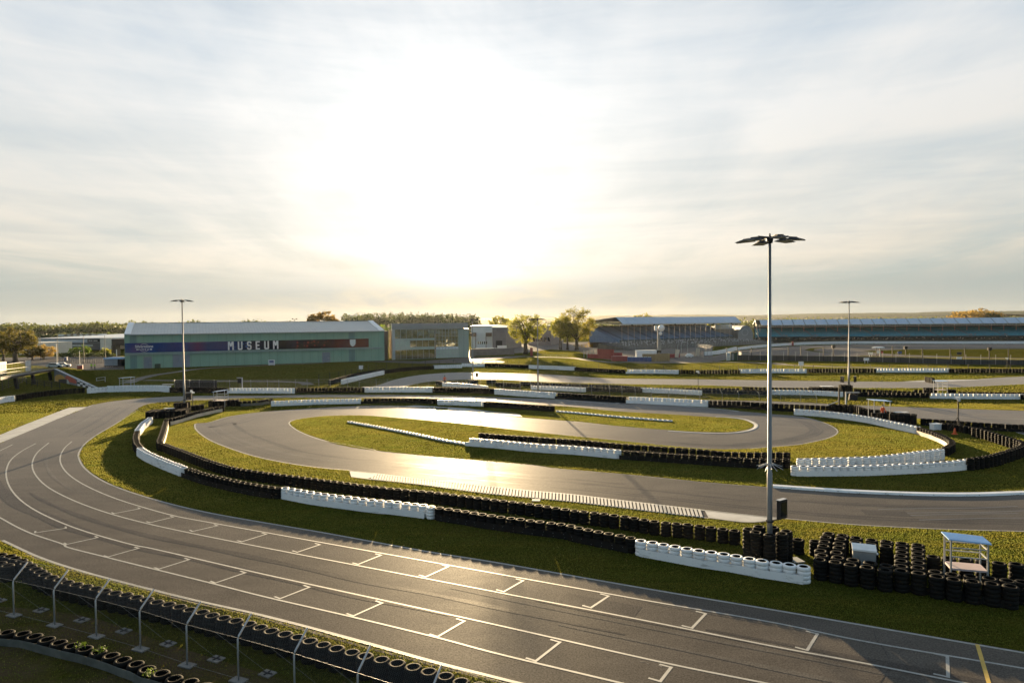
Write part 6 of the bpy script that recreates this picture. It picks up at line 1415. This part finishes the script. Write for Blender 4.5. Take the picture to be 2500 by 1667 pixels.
for f, x, yt, lab in (('L5', 1997, 565, 'dark headed light post left of the right lamp mast'), ('L6', 704, 640, 'dark headed light post above the dark barrier, middle'), ('L6', 1874, 655, 'dark headed light post above the dark barrier, near the right edge')):
    X = pxl(f, x, 0)[0]; p = min(LB2, key=lambda q: abs(proj(q)[0] - X)) + Vector((0, 1.5, 0)); z = zat(p, py1(f, yt)); t = thing('light_post', lab, 'light post', p, 'dark light posts by the circuit'); b = MB(); b.bar(p, p + Vector((0, 0, z)), .18); b.build('post', M['dark'], t); b = MB(); b.box(p + Vector((0, 0, z)), (.9, .5, .75)); b.build('lamp_head', M['dark'], t)
p = g1('L6', 288, 772); z = zat(p, py1('L6', 640)); t = thing('observation_post', 'post with white disc roof above the race circuit', 'post', p); b = MB(); b.bar(p, p + Vector((0, 0, z)), .3); b.build('post', M['sidegrey'], t); b = MB(); b.lathe([(1.75, 0), (1.9, .15), (1.2, .4), (0, .45)], 18, p + Vector((-.6, 0, z - .1))); b.build('disc_roof', M['white'], t); b = MB(); b.box(p + Vector((-.7, 0, z - 1.3)), (.8, .4, 1.0)); b.build('box', M['cabinet'], t)
for f, x, y, m, lab in (('L6', 150, 760, 'cabinet', 'white trackside board beyond the dark barrier'), ('L6', 300, 745, 'red', 'red trackside board under the white disc post'), ('L6', 568, 748, 'blue', 'blue trackside board beyond the dark barrier'), ('L6', 1424, 762, 'navy', 'dark trackside board beyond the dark barrier'), ('L6', 62, 835, 'cabinet', 'white plate on the dark barrier at its left'), ('L6', 1388, 822, 'cabinet', 'white plate on the dark barrier at its right')):
    p = g1(f, x, y + (10 if 'plate' not in lab else 25)); p.y -= 1.0 if 'plate' in lab else 0; b = MB(); b.box(p + Vector((0, 0, 1.1)), (1.4, .1, .7)); b.bar(p + Vector((-.4, 0, 0)), p + Vector((-.4, 0, .8)), .08); b.bar(p + Vector((.4, 0, 0)), p + Vector((.4, 0, .8)), .08); tag(b.build('track_board', M[m], origin=p), lab, 'board')
for x, lab in ((1492, 'left'), (1518, 'right')):
    p = g1('L5', x, 878); b = MB(); b.box(p + Vector((0, 0, 1.2)), (.75, .12, 1.0)); b.bar(p, p + Vector((0, 0, .8)), .08); tag(b.build('track_board', M['cabinet'], origin=p), lab + ' of the two pale boards above the white run behind the near lamp mast', 'board')
# ================================================================== red boards, containers, hoarding and radome mast before the big grandstand
def wallseg(f, x0, y0, x1, y1, yt, th, name, m, label, cat, slats=0):
    a, c = g1(f, x0, y0), g1(f, x1, y1); h = zat((a + c)/2, py1(f, yt)); n = nrm(c - a); n = n if n.y > 0 else -n
    t = thing(name, label, cat, a); k = max(1, int((c - a).length / 2.4))
    for i in range(k): p, q = a.lerp(c, i/k), a.lerp(c, (i + .985)/k); b = MB(); b.prism([p, q, q + Vector((0, 0, h)), p + Vector((0, 0, h))], n * th); b.build('panel', m, t)
    if slats:
        b = MB(); k = int((c - a).length / slats)
        for i in range(k): p = a.lerp(c, (i + .5)/k) - n * .02; b.bar(p + Vector((0, 0, .05)), p + Vector((0, 0, h + random.uniform(-.03, .06))), slats * .85, .03, up=tuple(n))
        b.build('plank_face', m, t)
    return t
wallseg('M', 582, 580, 800, 590, 505, .3, 'red_board_wall', M['red'], 'low red board wall at the left end of the red boards', 'wall')
wallseg('M', 770, 588, 1080, 605, 410, .3, 'red_board_wall', M['red'], 'tallest red board wall below the big grandstand', 'wall')
wallseg('M', 1060, 602, 1255, 600, 478, .3, 'red_board_wall', M['red'], 'middle red board wall behind the red box', 'wall')
wallseg('M', 1255, 640, 1345, 640, 570, .3, 'red_board_wall', M['red'], 'short red board wall beside the blue crates', 'wall')
wallseg('M', 2160, 580, 2352, 570, 500, .3, 'red_board_wall', M['red'], 'dark red board wall right of the wooden hoarding', 'wall')
a = g1('M', 1065, 640); b = MB(); h = zat(a, py1('M', 555)); b.box(a + Vector((2.2, 1.2, h/2)), (4.6, 2.4, h)); b.box(a + Vector((2.2, 1.2, h + .06)), (4.7, 2.5, .1)); tag(b.build('red_container', M['red'], origin=a), 'red box container standing before the red boards', 'container')
a, c = g1('M', 1350, 640), g1('M', 1805, 645)
for i in range(6):
    p = a.lerp(c, (i + .5)/6); b = MB(); b.box(p + Vector((0, 0, .62)), ((c - a).length/6 - .08, 1.2, 1.24), mi=0); b.box(p + Vector((-.2, -.1, 1.32)), (.28, .3, .18), mi=1); b.box(p + Vector((.3, -.1, 1.32)), (.28, .3, .18), mi=1); tag(b.build('barrier_crate', [M['blue'], M['cabinet']], origin=p), 'dark blue plastic barrier block in the row before the wooden hoarding', 'barrier', 'blue barrier blocks')
a = g1('M', 1530, 590); h = zat(a, py1('M', 435)); t = thing('container', 'white container behind the wooden hoarding', 'container', a); b = MB(); b.box(a + Vector((3.2, 1.6, h/2)), (6.4, 2.6, h)); b.build('body', M['cabinet'], t); b = MB(); b.box(a + Vector((1.1, .28, h/2 - .1)), (1.9, .06, h - .5)); b.build('door', M['white'], t)
wallseg('M', 1632, 640, 1880, 645, 503, .12, 'wood_hoarding', M['wood'], 'left face of the wooden hoarding below the white globes', 'hoarding', .35)
wallseg('M', 1882, 645, 2160, 635, 498, .12, 'wood_hoarding', M['wood'], 'right face of the wooden hoarding below the white globes', 'hoarding', .35)
p = g1('L4', 1005, 650); z1 = zat(p, py1('L4', 310)); t = thing('globe_mast', 'grey mast carrying a big and a small white globe', 'mast', p); b = MB(); b.tube([p, p + Vector((0, 0, z1))], .42, 10); b.tube([p + Vector((.65, 0, 0)), p + Vector((.65, 0, z1 * .72))], .2, 8); b.build('pole', M['sidegrey'], t)
zb, zs2 = zat(p, py1('L4', 272)), zat(p, py1('L4', 342)); k = p.y / F
b = MB(); b.ball(p + Vector((35 / 5.345 * k, -.3, zb)), 42 / 5.345 * k, 22); b.build('big_globe', M['white'], t, smooth=True); b = MB(); b.ball(p + Vector((20 / 5.345 * k, -.8, zs2)), 23 / 5.345 * k, 18); b.build('small_globe', M['white'], t, smooth=True)
b = MB(); b.box(p + Vector((-37 / 5.345 * k, 0, zb)), (34 / 5.345 * k, .6, 64 / 5.345 * k)); b.bar(p + Vector((-.8, 0, zb - .8)), p + Vector((0, 0, z1 - .3)), .15); b.build('flat_panel', M['cabinet'], t)
b = MB(); b.box(p + Vector((-.8, 0, zat(p, py1('L4', 578)))), (3.0, 1.6, .8)); b.build('generator', M['dark'], t)
for f, x0, x1, y0, y1, m, nm, lab in (('L5', 432, 492, 765, 652, 'silver', 'silver_tank', 'silver cylinder tank beside the dark green cabin'), ('L5', 494, 590, 765, 648, 'green_box', 'green_cabin', 'dark green portable cabin at the circuit gate'), ('L5', 645, 752, 758, 640, 'sidegrey', 'grey_cabin', 'dark grey portable cabin right of the green one')):
    a, c = g1(f, x0, y0), g1(f, x1, y0); h = zat(a, py1(f, y1)); m_ = (a + c)/2; w = (c - a).length; t = thing(nm, lab, 'tank' if 'tank' in nm else 'cabin', m_); b = MB()
    if 'tank' in nm: b.lathe([(w/2, 0), (w/2, h * .92), (w * .42, h * .97), (0, h)], 20, m_)
    else: b.box(m_ + Vector((0, 1.2, h/2)), (w, 2.4, h))
    b.build('body', M[m], t)
    b = MB()
    if 'tank' in nm:
        for z in (.25, .5, .75): b.lathe([(w/2 + .02, h*z), (w/2 + .05, h*z + .03), (w/2 + .02, h*z + .06)], 20, m_)
        b.build('hoop', M['galv'], t)
    else:
        b.box(m_ + Vector((0, 1.2, h + .05)), (w + .15, 2.6, .1)); b.build('roof', M['dark'], t); b = MB(); b.box(m_ + Vector((-w*.2, -.03, h*.45)), (w*.35, .06, h*.8)); b.build('door', M['sidegrey'], t)
for f, x, y, lab in (('M', 2300, 575, 'small white boat like trailer before the dark red boards'), ('L4', 1405, 655, 'pale covered cart beside the circuit gate'), ('L4', 1515, 640, 'cream upright board leaning by the circuit gate')):
    p = g1(f, x, y); b = MB()
    if 'board' in lab: b.box(p + Vector((0, 0, 1.4)), (1.2, .3, 2.6), rot=Matrix.Rotation(.15, 3, 'Y'))
    else: b.box(p + Vector((0, 0, .55)), (2.4 if 'cart' in lab else 1.8, 1.2, .5)); b.prism([p + Vector((-1, -.5, .8)), p + Vector((1, -.5, .8)), p + Vector((.5, -.5, 1.3)), p + Vector((-.5, -.5, 1.3))], (0, 1, 0)); b.lathe([(.3, 0), (.3, .35), (0, .35)], 8, p + Vector((-.6, 0, 0))); b.lathe([(.3, 0), (.3, .35), (0, .35)], 8, p + Vector((.6, 0, 0)))
    tag(b.build('cream_board' if 'board' in lab else 'covered_cart', M['cream'] if 'board' in lab else M['cabinet'], origin=p), lab, 'board' if 'board' in lab else 'cart')
gp = pts('L4 1485,640 1520,645 1560,652 1600,660 1640,668 1690,676')
cranked_fence(gp, [Vector((1, .3, 0))] * 6, 3.4, 1.0, 'tall cranked fence at the circuit gate', M['chain_far'], False, .06, M['sidegrey'])
cranked_fence(pts('L4 1255,600 1300,598 1385,596'), [Vector((1, .3, 0))] * 3, 3.2, .5, 'short tall wire fence behind the dark red boards', M['chain_far'], False, .06)
cranked_fence(pts('M 515,575 575,580 630,560 700,545'), [Vector((1, .3, 0))] * 4, 2.4, .1, 'grey mesh gate left of the red boards', M['chain_far'], False, .09)
# ================================================================== trees
def leaf_cards(b, c, r, n, s, sq=.75):
    for _ in range(n):
        d = Vector((random.gauss(0, 1), random.gauss(0, 1), random.gauss(0, 1))).normalized() * (r * random.uniform(.35, 1.0)); d.z *= sq
        p = c + d; a = Vector((random.gauss(0, 1), random.gauss(0, 1), random.gauss(0, .7))).normalized() * s * random.uniform(.6, 1.3); e = a.cross(Vector((random.gauss(0, 1), random.gauss(0, 1), 1))).normalized() * s * random.uniform(.4, .9)
        b.quad(p - a, p + e, p + a, p - e)
def tree(base, h, cw, label, leaf, dens=1.0, trunk_r=.45, trunk_h=.28, bare=.5, seed=1, name='oak_tree', group=None, cs=.30, flat=.8, card=.26):
    """tapered trunk, spreading limbs that fork into twigs, leaf sprays round every twig end."""
    random.seed(seed); base = Vector(base); t = thing(name, label, 'tree', base, group); tb_ = MB()
    th = h * trunk_h; tb_.tube([base, base + Vector((0, 0, th * .2)), base + Vector((random.uniform(-.2, .2), 0, th))], [trunk_r * 1.6, trunk_r * 1.08, trunk_r * .9], 9)
    top = base + Vector((0, 0, th)); cz = th * .75; ch = h - cz; cen = base + Vector((0, 0, cz + ch * .47)); ax, az = cw / 2, ch * .53
    nm = max(6, int(5 + cw * .35)); mains = []
    for k in range(nm):
        a = 6.283 * k / nm + random.uniform(-.3, .3); el = random.choice((.1, .35, .6, .9, 1.2)) + random.uniform(-.12, .12)
        e = cen + Vector((math.cos(a) * math.cos(el) * ax * .62, math.sin(a) * math.cos(el) * ax * .62, (math.sin(el) - .15) * az * .62)); m1 = top.lerp(e, .35) + Vector((0, 0, -.04 * ch)); m2 = top.lerp(e, .7) + Vector((random.gauss(0, .03 * cw), random.gauss(0, .03 * cw), .03 * ch))
        tb_.tube([top - Vector((0, 0, .3)), m1, m2, e], [trunk_r * .6, trunk_r * .45, trunk_r * .30, trunk_r * .18], 6, cap=False); mains += [m1.lerp(m2, .6), m2, m2.lerp(e, .5), e]
    tips = []; nt_ = int(26 + cw * ch * .62)
    for k in range(nt_):
        d = Vector((random.gauss(0, 1), random.gauss(0, 1), random.gauss(0, 1))).normalized(); r = random.uniform(.45, 1.0) ** .6
        q = cen + Vector((d.x * ax * r, d.y * ax * r, d.z * az * r)) * 1.0
        if d.z < -.35 and r > .8: q.z = cen.z - az * .5 * random.random()
        s_ = min(mains, key=lambda m: (m - q).length + .6 * max(0, m.z - q.z)); mid = s_.lerp(q, .5) + Vector((random.gauss(0, .05), random.gauss(0, .05), .06)) * (q - s_).length
        tb_.tube([s_, mid, q], [trunk_r * .13, trunk_r * .085, .02], 4, cap=False); tips += [q, mid.lerp(q, .5)] if random.random() < .6 else [q]
        for _ in range(2):
            e = q + Vector((random.gauss(0, 1), random.gauss(0, 1), random.gauss(.3, .8))).normalized() * random.uniform(.4, .9); tb_.tube([mid.lerp(q, .7), e], [trunk_r * .05, .012], 3, cap=False); tips.append(e)
    tb_.build('trunk', M['bark'], t, smooth=True)
    lb = MB()
    for q in tips:
        if random.random() < bare: leaf_cards(lb, q, cw * .05 + .35, int(11 * dens), card)
    lb.build('crown', leaf, t); random.seed(seed + 99); return t
G1 = 'golden oaks beyond the outermost barrier'
p = g1('L3', 655, 1055); tree(p, zat(p, py1('L3', 275)), 15.5, 'left golden oak standing behind the red totem', M['leaf_gold'], 1.2, .75, .34, .95, 3, group=G1, cs=.36)
p = g1('L3', 1632, 975); tree(p, zat(p, py1('L3', 172)), 16.5, 'big olive oak standing left of the grandstand roof', M['leaf_olive'], 1.3, .7, .26, .98, 8, group=G1, cs=.36)
p = g1('L3', 1455, 970); tree(p, zat(p, py1('L3', 420)), 9, 'slim oak with a straight trunk left of the big olive oak', M['leaf_gold'], 1.0, .42, .42, .9, 12, group=G1)
p = g1('L3', 1335, 965); tree(p, zat(p, py1('L3', 300)), 9, 'thin oak, middle trunk of the three thin ones', M['leaf_gold'], 1.0, .25, .4, .9, 14, group=G1)
p = g1('L3', 1300, 960); tree(p, zat(p, py1('L3', 360)), 9, 'thin leaning oak, leftmost trunk of the three thin ones', M['leaf_gold'], .9, .22, .4, .9, 15, group=G1)
p = g1('L3', 1960, 880); tree(p, zat(p, py1('L3', 600)), 7.5, 'small bare looking tree before the grandstand end', M['leaf_olive'], .5, .18, .3, .6, 18, group=G1)
p = g1('K5', 268, 745); tree(p, zat(p, py1('K5', 120)), 13.5, 'big spring oak at the left edge behind the footbridge', M['leaf_dark'], 1.6, .75, .3, 1.0, 21, cs=.36)
p = g1('K5', 60, 720); tree(p, zat(p, py1('K5', 200)), 9, 'smaller oak cut by the left edge', M['leaf_dark'], 1.3, .4, .25, 1.0, 23)
p = g1('K5', 760, 690); tree(p, zat(p, py1('K5', 455)), 9.0, 'low copper leaved tree beside the big spring oak', M['leaf_copper'], 1.4, .3, .2, 1.0, 25, 'copper_tree', cs=.34)
p = g1('K5', 560, 700); tree(p, zat(p, py1('K5', 440)), 8.0, 'low yellow green tree between the oak and the copper tree', M['leaf_dark'], 1.2, .3, .2, 1.0, 26)
for x, yb, yt, w, lab in ((1285, 600, 500, 3.5, 'left small fresh green tree before the warehouse'), (1475, 590, 465, 4.5, 'taller fresh green tree before the warehouse'), (1845, 590, 520, 4, 'small golden tree before the cream end wall')):
    p = g1('K5', x, yb + 40); tree(p, zat(p, py1('K5', yt)), w, lab, M['leaf_bright'] if 'fresh' in lab else M['leaf_gold'], .9, .12, .3, 1, x, 'young_tree', 'young trees before the warehouse', cs=.4)
p0 = D(*pxl('B', 690, 320), 330); p = Vector((p0.x, 330, 0)); tree(p, zat(p, py1('B', 218)), 17, 'round oak crown rising behind the museum roof', M['leaf_copper'], 1.0, .6, .3, .85, 31, cs=.34, card=.5)
for px_, yt, y_, w, lab, lf, s in ((1570, 762, 480, 14, 'bare tree crown above the big grandstand roof', 'leaf_olive', 33), (2383, 754, 470, 36, 'wide round tree crown above the long grandstand roof', 'leaf_copper', 35), (1220, 770, 520, 18, 'thin bare tree on the horizon right of the glass building', 'leaf_gold', 36)):
    p0 = D(px_, 790, y_); p = Vector((p0.x, y_, 0)); tree(p, zat(p, yt), w, lab, M[lf], .55, .5, .3, .6, s, cs=.3, card=.6)
for px_, yt, y_, w, lab, s in ((1745, 786, 395, 9, 'low golden tree under the right end of the big grandstand roof', 41), (1795, 783, 400, 12, 'round green tree between the two grandstands', 42), (1770, 785, 405, 10, 'light green tree between the two grandstands', 43), (2420, 766, 460, 16, 'low dark tree right of the wide round crown', 44)):
    p0 = D(px_, 800, y_); p = Vector((p0.x, y_, 0)); tree(p, zat(p, yt), w, lab, M['leaf_gold'] if 'golden' in lab else (M['leaf_bright'] if 'light' in lab else M['leaf_wood']), 1.2, .3, .2, 1, s, 'bushy_tree', cs=.42, card=.6)
# scrub heap at the foot of the big olive oak
p = g1('L3', 1760, 925); b = MB()
for _ in range(16): leaf_cards(b, p + Vector((random.uniform(-5, 5), random.uniform(-1.5, 1.5), random.uniform(.2, 1.6))), .9, 26, .25)
tag(b.build('brush_heap', M['leaf_copper'], origin=p), 'brown brushwood heap behind the big olive oak', 'brush heap')
# hedge line before the warehouse
b = MB(); a, c = g1('K5', 960, 655), g1('K5', 1940, 655)
for k in range(170): leaf_cards(b, a.lerp(c, k / 170) + Vector((0, random.uniform(0, 3), random.uniform(.3, 1.3))), .8, 14, .3)
tag(b.build('clipped_hedge', M['leaf_wood'], origin=a), 'low green hedge along the far side of the car park', 'hedge')
# ================================================================== woods and hills at the horizon
def wood(name, x0, x1, y, dy, hfun, n, leaf, label, r=4.5, cards=26, card=1.5, base_z=0, conifer=.0):
    b = MB()
    for k in range(n):
        px_ = random.uniform(x0, x1); yy = y + random.uniform(0, dy); p = D(px_, 790, yy); h = hfun(px_) * random.uniform(.78, 1.06) * (yy / y); rr = r * random.uniform(.7, 1.3)
        if random.random() < conifer:
            for j in range(cards):
                f = random.random(); a = random.uniform(0, 6.28); q = Vector((p.x + math.cos(a) * rr * .5 * (1 - f), yy + math.sin(a) * rr * .5 * (1 - f), base_z + h * (.15 + .9 * f)))
                d = Vector((math.cos(a), math.sin(a), -.35)) * card * .8; e = Vector((-math.sin(a), math.cos(a), .1)) * card * .6; b.quad(q - d, q + e, q + d, q - e)
        else:
            for j in range(3): leaf_cards(b, Vector((p.x + random.uniform(-rr, rr) * .6, yy + random.uniform(-1, 1), base_z + h - rr * random.uniform(.6, 1.7))), rr, cards // 3, card)
            leaf_cards(b, Vector((p.x, yy - rr * .5, base_z + h * .35)), rr * 1.1, cards // 3, card, 1.3)
    o = struct(b.build(name, leaf), 'stuff'); o['label'] = label; o['category'] = 'woodland'; return o
wood('woodland', -60, 330, 620, 90, lambda x: 14.5 + 1.2 * math.sin(x / 30), 420, M['leaf_wood'], 'distant mixed wood along the horizon at the left', 5, 30, 1.5)
wood('dark_hedgerow', 60, 330, 560, 20, lambda x: 6.5, 220, M['leaf_pine'], 'dark hedgerow below the distant wood at the left', 3, 24, 1.2)
wood('woodland', 300, 720, 700, 60, lambda x: 15.5 + 1.5 * math.sin(x / 23), 160, M['leaf_wood'], 'distant treetops just above the museum roof', 4, 24, 1.6, 0, .2)
wood('pine_wood', 840, 1165, 760, 90, lambda x: 22 - max(0, (x - 1000)) * .017, 560, M['leaf_pine'], 'distant pine wood behind the glass building', 5, 26, 1.5, 0, .55)
wood('young_wood', 880, 1010, 420, 30, lambda x: 11.3, 40, M['leaf_bright'], 'fresh green treetops behind the glass building roof', 4, 30, 1.2)
def hill(name, prof, y, depth, m, zb=0):
    b = MB(); A = [D(px_, py_, y) for px_, py_ in prof]; base = [Vector((a.x, y - depth, zb - 1)) for a in A]; mid = [Vector((a.x, y - depth * .45, a.z * .72)) for a in A]; back = [Vector((a.x, y + depth, zb - 1)) for a in A]
    b.strip(base, mid); b.strip(mid, A); b.strip(A, back); return struct(b.build(name, m, smooth=True))
def hill_mat(name, a, b2, c, sc):
    m, nt, bs, pos = newmat(name); n = nt.noise(pos, sc, 6, .65); n2 = nt.noise(nt.mapping(pos, (1, .3, 1)), sc * .22, 4, .6)
    nt.link(nt.ramp(nt.math('ADD', nt.math('MULTIPLY', n, .5), nt.math('MULTIPLY', n2, .5)), [(.36, a), (.5, b2), (.64, c)]), bs.inputs['Base Color']); bs.inputs['Roughness'].default_value = .9; bs.inputs['Specular IOR Level'].default_value = .1
    nt.link(nt.bump(n, 1.0, 12), bs.inputs['Normal']); return m
hm = hill_mat('wooded_hill', (.016, .034, .026), (.032, .054, .036), (.055, .075, .046), .05)
hill('hills', [(1130, 777), (1250, 776), (1340, 775), (1420, 772), (1480, 770), (1560, 771), (1640, 768), (1740, 768), (1830, 770), (1870, 769), (1900, 768), (1960, 766), (2040, 765), (2140, 763.5), (2240, 763.5), (2330, 762), (2450, 764), (2560, 763), (2700, 764)], 2100, 700, hm)
hill('hills', [(700, 795), (900, 780), (1050, 777), (1150, 776), (1300, 775)], 1500, 500, hm)
hill('hills', [(2250, 762), (2330, 760), (2420, 759.5), (2500, 758.5), (2560, 758), (2700, 757)], 3400, 900, hm)
hill('hills', [(2380, 764), (2440, 761), (2500, 760), (2600, 760), (2700, 762)], 1700, 400, hm)
hill('hills', [(-400, 800), (0, 799), (300, 797), (700, 792), (900, 788)], 3000, 1000, hm)
wood('ridge_wood', 1860, 2560, 1350, 260, lambda x: 12, 900, M['leaf_wood'], 'scattered far trees below the wooded ridge on the right', 8, 20, 2.8)
wood('ridge_wood', 1330, 1860, 900, 200, lambda x: 11, 420, M['leaf_wood'], 'far trees on the horizon behind the big grandstand', 6, 20, 2.2)
# ================================================================== sky, sun, view
AZ = ray(1122, 560); SUN_EL = R(6.7); saz = math.atan2(AZ.x, AZ.y); sunv = Vector((math.sin(saz) * math.cos(SUN_EL), math.cos(saz) * math.cos(SUN_EL), math.sin(SUN_EL)))
sd = bpy.data.lights.new('sun', 'SUN'); sd.energy = 5.0; sd.angle = R(.55); sd.color = (1.0, .74, .42); so = bpy.data.objects.new('sun', sd); C.objects.link(so); so.rotation_euler = sunv.to_track_quat('Z', 'Y').to_euler()
EXPO = 2.2
w = bpy.data.worlds.new('World'); scene.world = w; w.use_nodes = True; nt = NT(w.node_tree); bg_ = nt.n['Background']; bg_.inputs['Strength'].default_value = .1
sky = nt.new('ShaderNodeTexSky', sky_type='NISHITA', sun_disc=False, sun_elevation=SUN_EL, sun_rotation=saz, dust_density=2.0, altitude=100)
dv = nt.vmath('NORMALIZE', nt.new('ShaderNodeTexCoord').outputs['Generated']).outputs[0]
dot = nt.vmath('DOT_PRODUCT', dv, tuple(sunv)).outputs['Value']; dp = nt.math('MAXIMUM', dot, 0)
sp = nt.new('ShaderNodeSeparateXYZ'); nt.link(dv, sp.inputs[0]); z = sp.outputs[2]; zc = nt.math('MAXIMUM', z, 0)
den = nt.math('ADD', zc, .10); cb = nt.new('ShaderNodeCombineXYZ'); nt.link(nt.math('DIVIDE', sp.outputs[0], den), cb.inputs[0]); nt.link(nt.math('DIVIDE', sp.outputs[1], den), cb.inputs[1]); cp = cb.outputs[0]
K = 10 / (2 ** EXPO)                        # converts a displayed radiance to background colour units
c1 = nt.noise(nt.mapping(cp, (.85, .42, 1), (0, 0, -.3)), 1.0, 7, .60, .8)
c2 = nt.noise(nt.mapping(cp, (2.2, .55, 1), (0, 0, .55)), 1.0, 6, .6, .4)
c3 = nt.noise(nt.mapping(dv, (2.2, 2.2, 26), (0, .06, 0)), 1.0, 6, .6, .6)
cm = nt.math('ADD', nt.math('MULTIPLY', c1, .55), nt.math('ADD', nt.math('MULTIPLY', c2, .22), nt.math('MULTIPLY', c3, .23)))
mask = nt.ramp(cm, [(.37, 0), (.55, 1)])
low = nt.ramp(zc, [(.015, 0), (.05, 1), (.13, 1), (.26, 0)]); stk = nt.math('MULTIPLY', low, nt.ramp(c3, [(.42, 1), (.56, 0)]))
kk = K / 10
el = nt.ramp(zc, [(0, (.36*kk, .40*kk, .38*kk)), (.045, (.47*kk, .50*kk, .47*kk)), (.085, (.80*kk, .73*kk, .61*kk)), (.15, (.80*kk, .76*kk, .68*kk)), (.28, (.82*kk, .82*kk, .80*kk)), (.45, (.80*kk, .82*kk, .83*kk)), (.72, (.34*kk, .42*kk, .48*kk)), (1, (.28*kk, .36*kk, .45*kk))])
cloud = nt.mix(1.0, el, (10, 10, 10), 'MULTIPLY')
clear = nt.mix(.015, nt.mix(1.0, nt.ramp(zc, [(0, (.33, .39, .38)), (.06, (.44, .51, .50)), (.14, (.62, .66, .65)), (.35, (.52, .62, .71)), (.7, (.22, .30, .40)), (1, (.18, .26, .38))]), (K, K, K), 'MULTIPLY'), sky.outputs[0])
base = nt.mix(nt.math('ADD', nt.math('MULTIPLY', mask, .9), .05), clear, cloud)
gl = nt.math('ADD', nt.math('MULTIPLY', nt.math('POWER', dp, 9), .18 * K), nt.math('ADD', nt.math('MULTIPLY', nt.math('POWER', dp, 55), .32 * K), nt.math('MULTIPLY', nt.math('POWER', dp, 400), .6 * K)))
gl = nt.math('MULTIPLY', gl, nt.ramp(zc, [(0, .05), (.03, .14), (.06, .55), (.11, 1)]))
gl = nt.math('MULTIPLY', gl, nt.math('ADD', nt.math('MULTIPLY', mask, .8), .5))
gcol = nt.mix(1.0, nt.ramp(zc, [(0, (1.0, .95, .87)), (.07, (1.0, .965, .90)), (.2, (1.0, .985, .96))]), gl, 'MULTIPLY')
base = nt.mix(nt.math('MULTIPLY', stk, .5), base, nt.mix(1.0, base, (.78, .83, .86), 'MULTIPLY'))
tot = nt.mix(1.0, base, gcol, 'ADD')
bk = nt.math('MULTIPLY', nt.math('MAXIMUM', nt.math('MULTIPLY', nt.vmath('DOT_PRODUCT', dv, (-math.sin(saz), -math.cos(saz), 0)).outputs['Value'], 1.0), 0), 1.0)
tot = nt.mix(nt.math('POWER', bk, .6), tot, nt.mix(1.0, tot, (.52, .72, .86), 'MULTIPLY'))
nt.link(tot, bg_.inputs['Color'])
vs = scene.view_settings; vs.view_transform = 'Standard'; vs.look = 'None'; vs.exposure = EXPO; vs.gamma = 1; vs.use_curve_mapping = False
scene.render.engine = 'CYCLES'; cy = scene.cycles; cy.use_denoising = True; cy.max_bounces = 6; cy.transparent_max_bounces = 12; cy.sample_clamp_indirect = 6

hz = MB(); hz.box((0, 2180, 44), (9600, 5000, 90)); ho = hz.build('haze', []); ho['kind'] = 'stuff'; ho['label'] = 'thin evening haze over the whole circuit'; ho['category'] = 'haze'; ho.display_type = 'WIRE'
hmt = bpy.data.materials.new('haze_air'); hmt.use_nodes = True; hn = NT(hmt.node_tree); hn.n.remove(hn.n['Principled BSDF']); pv = hn.new('ShaderNodeVolumePrincipled'); pv.inputs['Color'].default_value = (.92, .95, .98, 1); pv.inputs['Density'].default_value = .000015; pv.inputs['Anisotropy'].default_value = .5
hn.link(pv.outputs[0], hn.n['Material Output'].inputs['Volume']); ho.data.materials.append(hmt)
